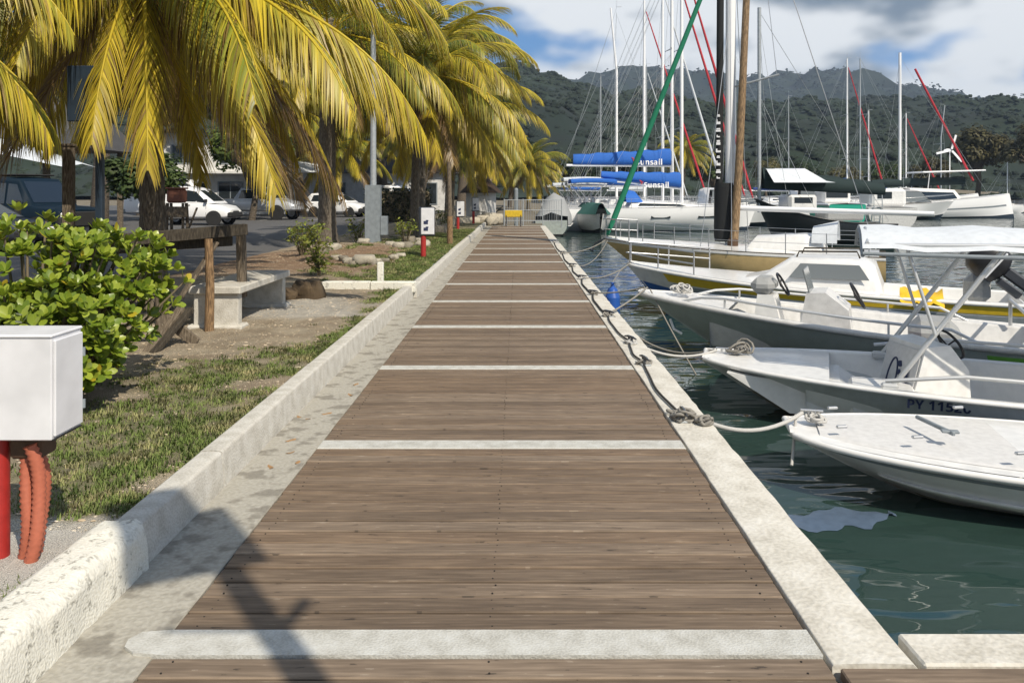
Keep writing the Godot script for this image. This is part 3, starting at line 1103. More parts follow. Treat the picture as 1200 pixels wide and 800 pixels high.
func verge() -> void:
	# grass
	var b := MB.new()
	var r2 := RandomNumberGenerator.new()
	r2.seed = 9
	for i in 15:
		var a := r2.randf() * TAU
		var o := Vector3(r2.randf_range(-0.035, 0.035), 0, r2.randf_range(-0.035, 0.035))
		var hgt := r2.randf_range(0.014, 0.036)
		var lean := Vector3(cos(a), 0, sin(a)) * hgt * r2.randf_range(0.2, 0.95)
		var side := Vector3(-sin(a), 0, cos(a)) * 0.0028
		b.col = Color(1, 1, 1)
		var mid := o + lean * 0.35 + Vector3(0, hgt * 0.6, 0)
		b.quad(o - side, o + side, mid + side * 0.8, mid - side * 0.8, Vector3(0, 0.8, 0.6))
		b.tri(mid - side * 0.8, mid + side * 0.8, o + lean + Vector3(0, hgt, 0), Vector3(0, 0.8, 0.6))
	var where := []
	var tints := []
	for i in 90000:
		var d := 1.6 + pow(rng.randf(), 1.5) * 31.0
		var x := -1.79 - pow(rng.randf(), 1.4) * 3.4
		var k := verge_kind(x, -d)
		if rng.randf() > k.x * 0.52 - 0.04:
			continue
		var s := rng.randf_range(0.7, 1.35) * (1.0 if d < 9.0 else 1.0 + (d - 9.0) * 0.05)
		where.append(Transform3D(Basis(Vector3.UP, rng.randf() * TAU).scaled(Vector3(s, s * rng.randf_range(0.6, 1.1), s)), Vector3(x, ground_y(x, -d) - 0.004, -d)))
		var dry := clampf(vn.get_noise_2d(x * 3.0, d * 3.0) * 1.2 + rng.randf_range(-0.25, 0.45), 0, 1)
		var q := Color(0.17, 0.235, 0.055).lerp(Color(0.46, 0.40, 0.21), dry) * rng.randf_range(0.75, 1.2)
		tints.append(Color(q.r, q.g, q.b))
	scatter("grass", b.mesh(), M.grass, where, tints, self)
	# grit, bark and small litter over the bare parts
	where = []
	tints = []
	for i in 30000:
		var d := 2.4 + pow(rng.randf(), 1.4) * 22.0
		var x := -1.80 - rng.randf() * 4.2
		var k := verge_kind(x, -d)
		if k.x > 0.5 and rng.randf() < 0.8:
			continue
		var s := rng.randf_range(0.002, 0.006) * (2.2 if rng.randf() < 0.03 else 1.0)
		where.append(Transform3D(Basis.from_euler(Vector3(rng.randf() * 6, rng.randf() * 6, 0)).scaled(Vector3(s * rng.randf_range(1, 2.4), s * 0.7, s)), Vector3(x, ground_y(x, -d) + s * 0.2, -d)))
		var q := Color(0.42, 0.33, 0.22).lerp(Color(0.74, 0.66, 0.54), rng.randf() * (0.5 + k.y * 0.5))
		tints.append(Color(q.r, q.g, q.b))
	scatter("gravel_litter", rock_mesh(5, 6), M.ground_litter if M.has("ground_litter") else mat("ground_litter", Color(1, 1, 1), 0.95, {"vc": true}), where, tints, self)

	# white electrical cabinet on its red post, with ribbed conduits
	var o := thing("electrical_cabinet", "white metal electrical cabinet on a red post in the near left corner", "electrical cabinet", Vector3(-2.02, 0.13, -3.36))
	b = MB.new()
	b.box(Vector3(0, 0.742, 0.0), Vector3(0.335, 0.41, 0.222), 0.004)
	part("housing", b, M.enamel, o)
	b = MB.new()
	b.box(Vector3(-0.004, 0.951, 0.0), Vector3(0.352, 0.014, 0.236), 0.005)
	part("lid", b, M.enamel, o)
	b = MB.new()
	b.box(Vector3(0.173, 0.742, -0.002), Vector3(0.012, 0.385, 0.206), 0.004)
	var door := part("door", b, M.enamel, o)
	for y in [0.63, 0.85]:
		b = MB.new()
		b.tube([Vector3(0.181, y - 0.018, -0.106), Vector3(0.181, y + 0.018, -0.106)], 0.007, 8)
		part("hinge", b, M.grey_paint, door)
	b = MB.new()
	b.box(Vector3(0.170, 0.5375, 0), Vector3(0.006, 0.006, 0.215), 0.001)
	part("seal", b, M.dark_gap, o)
	b = MB.new()
	b.tube([Vector3(-0.10, 0.0, 0.02), Vector3(-0.10, 0.537, 0.02)], 0.042, 16)
	part("post", b, M.red_paint, o)
	b = MB.new()
	b.lathe([Vector2(0.085, -0.03), Vector2(0.085, 0.012), Vector2(0.0, 0.012)], 14, Vector3(-0.06, 0, 0.03))
	part("foot_plate", b, M.brown_boot, o)
	b = MB.new()
	var rim := PackedVector2Array()
	for i in 22:
		var a := TAU * i / 22.0
		var rr := 1.0 + 0.12 * vn2.get_noise_2d(cos(a) * 3.0, sin(a) * 3.0)
		rim.append(Vector2(-0.02 + cos(a) * 0.34 * rr, -0.06 + sin(a) * 0.30 * rr))
	b.slab(rim, -0.08, 0.04)
	part("footing", turned_flat(b), M.pebble, o)
	var bows := [[0.0, 0.03, 0.0], [0.035, 0.06, 0.03], [0.015, 0.045, -0.045]]
	for k in 3:
		var w = bows[k]
		b = MB.new()
		var pts := []
		var rr := []
		for i in 45:
			var s := i / 44.0
			pts.append(Vector3(w[0] + w[1] * sin(s * PI) * 0.9 + 0.01 * sin(s * 7 + k), s * 0.50, 0.02 + w[2] + 0.015 * sin(s * 5.0 + k)))
			rr.append(0.029 if i % 2 == 0 else 0.0225)
		b.tube(pts, rr, 10)
		part("conduit", b, M.orange_hose, o)
	b = MB.new()
	b.box(Vector3(0.02, 0.49, -0.02), Vector3(0.13, 0.10, 0.12), 0.01)
	part("cable_gland", b, M.brown_boot, o)

	# timber rail with its posts and leaning braces
	o = thing("timber_rail", "weathered dark timber rail on posts with leaning braces beside the bench", "fence", Vector3(-3.45, 0.13, -8.6))
	b = MB.new()
	post(b, Vector3(-0.75, 1.03, 0.45), Vector3(0.34, 1.105, -0.75), 0.10, 0.125)
	part("top_rail", b, M.dark_wood, o)
	b = MB.new()
	post(b, Vector3(-0.7, 0.95, 0.25), Vector3(0.17, 0.97, -0.78), 0.05, 0.11)
	part("under_rail", b, M.dark_wood, o)
	b = MB.new()
	b.tube([Vector3(0.09, -0.02, -0.30), Vector3(0.10, 0.5, -0.305), Vector3(0.085, 1.02, -0.30)], [0.052, 0.046, 0.043], 10)
	part("post", b, M.tan_wood, o)
	b = MB.new()
	b.tube([Vector3(0.20, 0.3, -1.05), Vector3(0.20, 1.04, -1.0)], 0.058, 10)
	part("post", b, M.old_wood, o)
	b = MB.new()
	b.tube([Vector3(-0.09, -0.02, 0.55), Vector3(-0.085, 0.62, 0.55)], [0.034, 0.03], 9)
	part("post", b, M.old_wood, o)
	b = MB.new()
	post(b, Vector3(0.24, 0.02, 0.42), Vector3(-0.34, 0.53, 0.52), 0.045, 0.105)
	part("brace", b, M.old_wood, o)
	b = MB.new()
	post(b, Vector3(-0.10, -0.02, 0.80), Vector3(0.06, 0.36, 0.35), 0.09, 0.05)
	part("brace", b, M.old_wood, o)
	b = MB.new()
	post(b, Vector3(-0.02, -0.02, 0.86), Vector3(0.17, 0.36, 0.38), 0.07, 0.05)
	part("brace", b, M.dark_wood, o)
	b = MB.new()
	post(b, Vector3(-0.16, 0.40, -0.15), Vector3(0.14, 0.98, -0.4), 0.10, 0.03)
	part("brace", b, M.old_wood, o)
	b = MB.new()
	post(b, Vector3(-0.34, 0.05, 0.92), Vector3(-0.60, 0.60, 0.62), 0.13, 0.03)
	part("loose_board", b, mat("pale_board", Color(0.45, 0.42, 0.33), 0.9, {"tex": "bark", "tri": 2.0}), o)

	# concrete bench
	o = thing("concrete_bench", "pale grey concrete bench with block legs beside the timber rail", "bench", Vector3(-3.38, 0.13, -10.1))
	b = MB.new()
	b.box(Vector3(0, 0.435, 0), Vector3(0.58, 0.085, 2.0), 0.012)
	part("seat", b, M.concrete, o)
	for z in [0.88, -0.86]:
		b = MB.new()
		b.box(Vector3(0.0, 0.19, z), Vector3(0.50, 0.404, 0.13), 0.008)
		part("leg", b, M.concrete, o)
	for z in [0.88, -0.86]:
		b = MB.new()
		b.box(Vector3(0, 0.015, z), Vector3(0.62, 0.07, 0.26), 0.02)
		part("footing", b, M.concrete, o)

	# stones
	rock(Vector3(-3.05, 0.20, -11.9), Vector3(0.36, 0.26, 0.24), M.rock_brown, 3, "brown boulder at the end of the low white cross kerb")
	rock(Vector3(-3.35, 0.17, -11.7), Vector3(0.22, 0.17, 0.2), M.rock_brown, 4, "smaller brown stone between the bench and the brown boulder")
	var row := [[-3.50, 17.0, 0.15], [-3.36, 16.7, 0.11], [-3.15, 16.8, 0.24], [-2.95, 17.0, 0.14], [-2.83, 17.3, 0.12], [-2.72, 18.0, 0.13], [-2.65, 18.5, 0.11], [-3.68, 17.3, 0.13], [-3.9, 17.6, 0.12], [-3.02, 20.6, 0.16], [-2.86, 20.9, 0.18], [-3.28, 21.0, 0.13], [-2.55, 21.9, 0.22], [-4.5, 18.8, 0.16], [-4.35, 19.3, 0.2], [-4.0, 21.2, 0.15], [-3.2, 24.0, 0.24], [-2.9, 24.4, 0.17]]
	var says := ["pale stone left of the flat one in the front row of the mound", "small pale stone touching the flat one in the front row", "largest flat pale stone in the front row of the mound", "upright pale stone right of the flat one in the front row", "small stone in the middle of the front row's right half", "pale stone where the front row turns back", "last small stone of the front row toward the lamp post", "stone second from the left in the front row", "leftmost stone of the front row by the low shrubs", "whitish stone at the foot of the lamp post", "whitish stone just right of the lamp post", "small stone hidden beside the lamp post cabinet", "rounded pale boulder between the lamp post and the service pedestal", "stone at the palm trunk's right foot", "bigger stone behind the one at the palm's foot", "stone on top of the reddish mound", "pale boulder behind the lamp post", "smaller pale boulder behind the lamp post"]
	for i in row.size():
		var s = row[i]
		rock(Vector3(s[0], ground_y(s[0], -s[1]) + s[2] * 0.25, -s[1]), Vector3(s[2] * 1.15, s[2] * 0.75, s[2] * 0.85), M.rock_pale if i % 3 != 1 else M.rock, 20 + i, says[i], "stones edging the planted mound")

	# low white cross kerb and its stake
	o = thing("white_cross_kerb", "low whitewashed concrete kerb running from the boulder to the quay kerb", "kerb", Vector3(-2.35, 0.13, -12.95))
	b = MB.new()
	b.box(Vector3(-0.36, 0.04, 0), Vector3(0.75, 0.17, 0.16), 0.012)
	b.box(Vector3(0.38, 0.038, 0.005), Vector3(0.71, 0.17, 0.16), 0.012)
	part("kerb_stone", b, M.whitewash, o)
	b = MB.new()
	b.box(Vector3(0.14, 0.20, -0.2), Vector3(0.10, 0.42, 0.10), 0.012)
	tag(part("marker_stake", b, M.whitewash, self, Vector3(-2.35, 0.13, -12.95)), "short square white stake just behind the low white cross kerb", "stake")

	# lamp post with its steel sheath
	o = thing("lamp_post", "slender galvanised lamp post rising from a grey steel sheath on the mound", "lamp post", Vector3(-3.82, 0.24, -21.6))
	b = MB.new()
	b.tube([Vector3(0, 1.5, 0), Vector3(0, 8.4, 0)], [0.085, 0.06], 12)
	part("pole", b, M.galvanised, o)
	b = MB.new()
	b.slab(PackedVector2Array([Vector2(-0.20, -0.12), Vector2(0.20, -0.12), Vector2(0.20, 0.12), Vector2(0.12, 0.2), Vector2(-0.12, 0.2), Vector2(-0.2, 0.12)]), -0.1, 1.62)
	part("sheath", turned_flat(b), M.grey_paint, o)
	b = MB.new()
	b.box(Vector3(0.29, 0.55, 0.0), Vector3(0.17, 0.5, 0.28), 0.012)
	part("meter_box", b, M.grey_paint, o)
	b = MB.new()
	b.tube([Vector3(0, 8.35, 0), Vector3(0.2, 8.7, 0.1), Vector3(1.0, 8.85, 0.4)], 0.04, 8)
	part("arm", b, M.galvanised, o)
	b = MB.new()
	b.box(Vector3(1.2, 8.84, 0.48), Vector3(0.6, 0.12, 0.24), 0.03, Basis(Vector3.UP, -0.4))
	part("lamp_head", b, M.grey_paint, o)

	# service pedestals down the quay
	var ped = pedestal("white service pedestal on a red post, nearest of the row beyond the lamp post", Vector3(-2.05, 0.15, -18.6), true)
	ped.rotation.y = 0.06
	dup(ped, "white service pedestal with a faint orange post, second beyond the lamp post", Vector3(-2.32, 0.15, -33.0), 0.1)
	dup(ped, "white service pedestal close behind the second one, nearer the fence", Vector3(-2.02, 0.25, -39.0), 0.1)
	# bare timber stake with a sawn pale foot
	o = thing("timber_stake", "tall bare brown timber stake with a pale orange foot behind the nearest pedestal", "stake", Vector3(-1.93, 0.13, -23.2))
	b = MB.new()
	b.tube([Vector3(0, 0.85, 0), Vector3(-0.03, 2.4, 0)], [0.07, 0.06], 9)
	part("shaft", b, M.old_wood, o)
	b = MB.new()
	b.tube([Vector3(0, -0.05, 0), Vector3(0, 0.86, 0)], 0.085, 9)
	part("foot", b, M.tan_wood, o)

	# dark blue sign seen from its back
	o = thing("sign_post", "dark blue metal post carrying a blank dark sign panel, behind the leafy bush", "sign", Vector3(-4.52, 0.12, -8.85))
	b = MB.new()
	b.box(Vector3(0, 1.45, 0), Vector3(0.075, 2.9, 0.075), 0.008)
	part("post", b, M.navy_paint, o)
	b = MB.new()
	b.box(Vector3(-0.19, 2.6, 0.02), Vector3(0.29, 0.60, 0.05), 0.008)
	part("panel", b, M.navy_paint, o)
	o = thing("timber_post", "rough pale timber post left of the dark blue sign post", "post", Vector3(-5.27, 0.12, -9.6))
	b = MB.new()
	b.box(Vector3(0, 1.0, 0), Vector3(0.11, 2.15, 0.11), 0.012)
	part("shaft", b, M.old_wood, o)
	b = MB.new()
	b.box(Vector3(0, 2.09, 0), Vector3(0.13, 0.03, 0.13), 0.006)
	part("cap", b, M.old_wood, o)
	# orange cart with slatted back on the far side of the rail
	o = thing("orange_bin", "orange bin on a small wooden frame behind the timber rail", "bin", Vector3(-8.0, 0.36, -19.2))
	b = MB.new()
	b.box(Vector3(0, 1.22, 0), Vector3(0.36, 0.32, 0.36), 0.04)
	part("body", b, M.orange_paint, o)
	b = MB.new()
	b.box(Vector3(0, 1.40, 0), Vector3(0.40, 0.04, 0.4), 0.015)
	part("lid", b, M.orange_paint, o)
	b = MB.new()
	for s in [-0.2, 0.2]:
		post(b, Vector3(s, 0, 0.15), Vector3(s * 0.9, 1.05, 0.1), 0.06, 0.06)
		post(b, Vector3(s, 0, -0.2), Vector3(s * 0.9, 1.05, -0.1), 0.06, 0.06)
	part("frame", b, M.old_wood, o)
	b = MB.new()
	post(b, Vector3(0.25, 0.2, 0.2), Vector3(0.55, 0.95, 0.2), 0.07, 0.03)
	b.box(Vector3(0, 0.85, 0.2), Vector3(0.62, 0.25, 0.03), 0.005)
	part("slat", b, M.old_wood, o)
	# low scrubby plants on the mound
	var spots := [[-3.55, 14.6, 0.5, "sparse low shrub with bare stems beside the bench"], [-4.3, 17.4, 0.8, "light green shrub at the left end of the stone row"], [-4.9, 18.6, 0.75, "green shrub in front of the palm trunk"], [-5.35, 20.4, 0.7, "green shrub left of the palm trunk"], [-4.4, 22.5, 0.75, "yellow green shrub left of the lamp post sheath"], [-3.15, 23.0, 0.8, "low dark shrub right of the lamp post"], [-3.3, 27.0, 1.0, "dark bushy shrub behind the lamp post"], [-2.9, 30.5, 0.9, "dark shrub beside the furthest palm trunks"]]
	for s in spots:
		low_shrub(s[3], Vector3(s[0], ground_y(s[0], -s[1]), -s[1]), s[2])


func pedestal(label: String, at: Vector3, marks: bool) -> Node3D:
	var o := thing("service_pedestal", label, "service pedestal", at, 0.0, "service pedestals along the quay")
	var b := MB.new()
	b.tube([Vector3(-0.10, -0.05, 0), Vector3(-0.10, 0.56, 0)], 0.062, 12)
	part("post", b, M.red_paint, o)
	b = MB.new()
	b.box(Vector3(-0.02, 0.85, -0.05), Vector3(0.36, 0.66, 0.24), 0.02)
	part("housing", b, M.dark_paint, o)
	b = MB.new()
	b.box(Vector3(0.0, 0.86, 0.075), Vector3(0.30, 0.60, 0.03), 0.012)
	var face := part("front_panel", b, M.enamel, o)
	if marks:
		for k in 2:
			b = MB.new()
			b.box(Vector3(-0.04, 0.83 - k * 0.15, 0.092), Vector3(0.10, 0.075, 0.012), 0.006)
			b.box(Vector3(-0.01, 0.875 - k * 0.15, 0.092), Vector3(0.06, 0.03, 0.012), 0.004)
			part("socket_cover", b, M.ink_navy, face)
	return o


func low_shrub(label: String, at: Vector3, size: float) -> void:
	var o := thing("low_shrub", label, "shrub", at, rng.randf() * TAU, "low shrubs on the planted mound")
	var b := MB.new()
	var f := MB.new()
	for k in 11:
		var a := rng.randf() * TAU
		var top := Vector3(cos(a), 0, sin(a)) * size * rng.randf_range(0.1, 0.6) + Vector3(0, size * rng.randf_range(0.3, 1.0), 0)
		b.tube([Vector3(top.x * 0.1, -0.03, top.z * 0.1), top * 0.5 + Vector3(rng.randf_range(-0.03, 0.03), 0.05, 0), top], [0.014, 0.009, 0.004], 5)
		for j in 16:
			var p := top * rng.randf_range(0.6, 1.0) + Vector3(rng.randf_range(-1, 1), rng.randf_range(-0.7, 1), rng.randf_range(-1, 1)) * 0.11
			var q := Color(0.13, 0.19, 0.03).lerp(Color(0.32, 0.33, 0.06), rng.randf()) * rng.randf_range(0.6, 1.1)
			f.col = Color(q.r, q.g, q.b)
			leaf_face(f, p, Basis.from_euler(Vector3(rng.randf_range(-0.9, 0.6), rng.randf() * TAU, rng.randf_range(-0.5, 0.5))), 0.12, 0.06)
	part("stem", b, M.stem, o)
	part("foliage", f, M.crown, o).set_meta("kind", "stuff")


func leaf_face(b: MB, at: Vector3, turn: Basis, l: float, w: float) -> void:
	var keep := b.t
	b.t = Transform3D(turn, at)
	var u := Vector3(0, 0.96, 0.25)
	var a := b.vert(Vector3(0, 0, 0), u)
	b.vert(Vector3(-w * 0.5, l * 0.06, l * 0.5), Vector3(-0.35, 0.9, 0.1))
	b.vert(Vector3(0, -l * 0.02, l), u)
	b.vert(Vector3(w * 0.5, l * 0.06, l * 0.5), Vector3(0.35, 0.9, 0.1))
	b.face(a, a + 1, a + 2)
	b.face(a, a + 2, a + 3)
	b.t = keep


# ---------------------------------------------------------------- the big leafy bush: leaves set in rosettes
func bush() -> void:
	var o := thing("leafy_bush", "big bright green bush with glossy spoon-shaped leaves behind the white cabinet", "bush", Vector3(-3.74, 0.12, -6.3))
	var lobes := [[Vector3(-0.1, 0.78, 0.0), Vector3(1.2, 0.62, 0.85)], [Vector3(0.50, 0.50, 0.55), Vector3(0.48, 0.46, 0.45)], [Vector3(-1.3, 0.80, 0.25), Vector3(0.95, 0.55, 0.85)], [Vector3(0.55, 0.88, -0.1), Vector3(0.46, 0.34, 0.45)], [Vector3(0.40, 0.30, 0.95), Vector3(0.45, 0.34, 0.36)], [Vector3(-0.4, 0.45, 0.75), Vector3(0.8, 0.5, 0.35)]]
	var leaves := []
	var tips := []
	for i in 1250:
		var L = lobes[[0, 0, 0, 1, 1, 2, 2, 3, 4, 5, 5][rng.randi() % 11]]
		var d := Vector3(rng.randf_range(-1, 1), rng.randf_range(-0.75, 1), rng.randf_range(-0.7, 1)).normalized()
		var e: Vector3 = L[1]
		var p: Vector3 = L[0] + d * e * rng.randf_range(0.62, 1.05)
		if p.y < 0.12:
			continue
		tips.append(p)
		var up := (d * 0.8 + Vector3(0.1, 0.75, 0.25)).normalized()
		var sx := up.cross(Vector3(0.3, 0.1, 1)).normalized()
		var fr := Basis(sx, up, sx.cross(up))
		var cnt := rng.randi_range(7, 10)
		for k in cnt:
			var a := k * 2.4 + rng.randf() * 0.4
			var lift := lerpf(0.25, 1.05, float(k) / cnt) + rng.randf_range(-0.15, 0.15)
			var bs := fr * Basis(Vector3.UP, a) * Basis(Vector3.RIGHT, -lift)
			var s := rng.randf_range(0.78, 1.2) * lerpf(1.0, 0.72, float(k) / cnt)
			leaves.append([Transform3D(bs.scaled_local(Vector3(s, s, s)), p), rng.randf()])
	# the ones that show largest are parts of their own
	var eye := Vector3(0, 1.65, 0) - o.position
	leaves.sort_custom(func(x, y): return (x[0].origin - eye).length() - 0.25 * x[0].origin.z < (y[0].origin - eye).length() - 0.25 * y[0].origin.z)
	var shapes := []
	for i in 4:
		shapes.append(leaf_mesh(0.098, 0.050, [0.35, 0.15, 0.5, -0.2][i], [0.35, 0.5, 0.2, 0.4][i]))
	var mats := [M.leaf_a, M.leaf_b, M.leaf_a, M.leaf_c, M.leaf_b]
	var where := []
	var tints := []
	var every := leaves.size() / 300.0
	var shown := {}
	for i in 300:
		shown[int(i * minf(every, 2.2))] = true
	for i in leaves.size():
		var l = leaves[i]
		if shown.has(i):
			var mi := part("leaf", shapes[rng.randi() % 4], M.leaf_y if l[1] < 0.022 else mats[rng.randi() % 5], o)
			mi.transform = l[0]
		else:
			where.append(l[0])
			var q: Color = [Color(0.22, 0.29, 0.028), Color(0.30, 0.36, 0.04), Color(0.14, 0.21, 0.02)][rng.randi() % 3]
			tints.append(Color(0.45, 0.36, 0.03) if l[1] < 0.022 else q)
	scatter("foliage", shapes[0], M.leaf_stuff, where, tints, o)
	var b := MB.new()
	for i in range(0, tips.size(), 3):
		var p: Vector3 = tips[i]
		b.tube([Vector3(p.x * 0.35, -0.05, p.z * 0.35 - 0.1), Vector3(p.x * 0.6, p.y * 0.45, p.z * 0.55), p], [0.02, 0.014, 0.007], 5, false)
	part("stem", b, M.stem, o)


# ---------------------------------------------------------------- palms
# a pinnate leaf that arches and droops: e0 is how steeply it leaves the crown, fall how strongly it bends down, dead how dry it is
func frond_mesh(seed_: int, L: float, e0: float, fall: float, droop: float, gold: float, dead: float) -> ArrayMesh:
	var r := RandomNumberGenerator.new()
	r.seed = seed_
	var b := MB.new()
	var pts := []
	var rad := []
	var p := Vector3.ZERO
	var e := e0
	var m := 22
	for i in m + 1:
		pts.append(p)
		rad.append(lerpf(0.035, 0.005, float(i) / m))
		p += Vector3(0, sin(e), cos(e)) * L / m
		e = maxf(e - fall * (0.4 + 1.2 * float(i) / m) / m, -1.52)
	var green := Color(0.15, 0.24, 0.028)
	var yellow := Color(0.70, 0.55, 0.04)
	var brown := Color(0.25, 0.155, 0.075)
	b.col = yellow.lerp(brown, dead)
	b.tube(pts, rad, 5, false)
	var cnt := 118
	for k in cnt:
		var s := lerpf(0.13, 0.995, float(k) / cnt)
		var f := s * m
		var i := mini(int(f), m - 1)
		var at: Vector3 = pts[i].lerp(pts[i + 1], f - i)
		var tan: Vector3 = (pts[i + 1] - pts[i]).normalized()
		for sd in [-1.0, 1.0]:
			var len_ := L * 0.25 * pow(sin(clampf(s * 0.84 + 0.14, 0, 1) * PI), 0.55) * r.randf_range(0.75, 1.12)
			if dead > 0.5 and r.randf() < 0.15:
				continue
			# leaflets fold down from the midrib and then hang nearly straight
			var fold := droop * r.randf_range(0.75, 1.3)
			var dir := (Vector3(sd, 0, 0) * r.randf_range(0.42, 0.62) + tan * r.randf_range(0.65, 0.9) + Vector3(0, 0.12 - fold, 0)).normalized()
			var w := r.randf_range(0.015, 0.026) * (1.0 - 0.3 * dead)
			var g := clampf(gold + r.randf_range(-0.4, 0.38) + (s - 0.5) * 0.25, 0, 1)
			var q := green.lerp(yellow, g).lerp(brown * r.randf_range(0.55, 1.35), clampf(dead + r.randf_range(-0.1, 0.1), 0, 1)) * r.randf_range(0.6, 1.2)
			if r.randf() < 0.13 * (1.0 - dead):
				q = q.lerp(brown, 0.7)
			var tip := q.lerp(brown, 0.45 if r.randf() < 0.4 else 0.08)
			var a := at
			var dd := dir
			var side := tan.cross(dd).cross(dd).normalized()
			var prev := []
			var segs := 3
			for j in segs + 1:
				var t := float(j) / segs
				var hw := w * 0.5 * (1.0 - t * t * 0.9)
				var nn := dd.cross(side).normalized()
				if nn.y < 0.0:
					nn = -nn
				b.col = Color(lerpf(q.r, tip.r, t), lerpf(q.g, tip.g, t), lerpf(q.b, tip.b, t))
				var v0 := b.vert(a + side * hw, nn)
				b.vert(a - side * hw, nn)
				if j > 0:
					b.face(prev[0], prev[1], v0)
					b.face(prev[1], v0 + 1, v0)
				prev = [v0, v0 + 1]
				a += dd * len_ / segs
				dd = (dd + Vector3(0, -0.16 - 0.25 * fold, 0)).normalized()
				side = (side - dd * side.dot(dd)).normalized()
	return b.mesh()


var fronds := {}


func palm(label: String, at: Vector3, height: float, lean: Vector2, size: float, greens: float, thick: float, seed_: int, extra := []) -> Node3D:
	var r := RandomNumberGenerator.new()
	r.seed = seed_
	var o := thing("palm_tree", label, "palm tree", at)
	var b := MB.new()
	var pts := []
	var rad := []
	var m := int(height / 0.09)
	for i in m + 1:
		var s := float(i) / m
		pts.append(Vector3(lean.x * s * s, height * s - 0.1, lean.y * s * s))
		var w := thick * (1.0 + 0.75 * exp(-s * height / 0.28)) * lerpf(1.0, 0.78, s)
		rad.append(w * (1.04 if i % 2 == 0 else 0.975))
	b.tube(pts, rad, 14)
	part("trunk", b, M.palm_bark, o)
	var top := Vector3(lean.x, height - 0.1, lean.y)
	b = MB.new()
	b.lathe([Vector2(thick * 0.8, -0.35), Vector2(thick * 1.25, -0.1), Vector2(thick * 1.1, 0.25), Vector2(0.02, 0.6)], 12, top)
	part("crown_shaft", b, M.stem, o)
	var rows := [["up", 6], ["mid", 9], ["level", 11], ["low", 12], ["hang", 10]]
	var a := r.randf() * TAU
	for row in rows:
		for k in row[1]:
			a += 2.39996 + r.randf_range(-0.15, 0.15)
			var key: String = row[0]
			var tone := "g" if r.randf() < greens else "y"
			if key == "hang":
				tone = "d" if r.randf() < 0.35 else "y"
			var mi := part("frond", fronds[key + tone + str(r.randi() % 2)], M.frond, o, top + Vector3(sin(a), 0, cos(a)) * thick * 0.6)
			mi.rotation = Vector3(0, a, r.randf_range(-0.15, 0.15))
			mi.scale = Vector3.ONE * size * r.randf_range(0.88, 1.12)
	for x in extra:
		var mi := part("frond", fronds[x[0]], M.frond, o, top + Vector3(sin(x[1]), 0, cos(x[1])) * thick * 0.6)
		mi.rotation = Vector3(0, x[1], x[3] if x.size() > 3 else 0.0)
		mi.scale = Vector3.ONE * x[2]
	for k in 5:
		var aa := r.randf() * TAU
		b = MB.new()
		b.lathe([Vector2(0.0, -0.13), Vector2(0.07, -0.10), Vector2(0.105, 0.0), Vector2(0.075, 0.09), Vector2(0.0, 0.13)], 10)
		part("coconut", b, M.leaf_y if k % 2 else M.leaf_c, o, top + Vector3(sin(aa) * 0.28, -0.35, cos(aa) * 0.28))
	return o


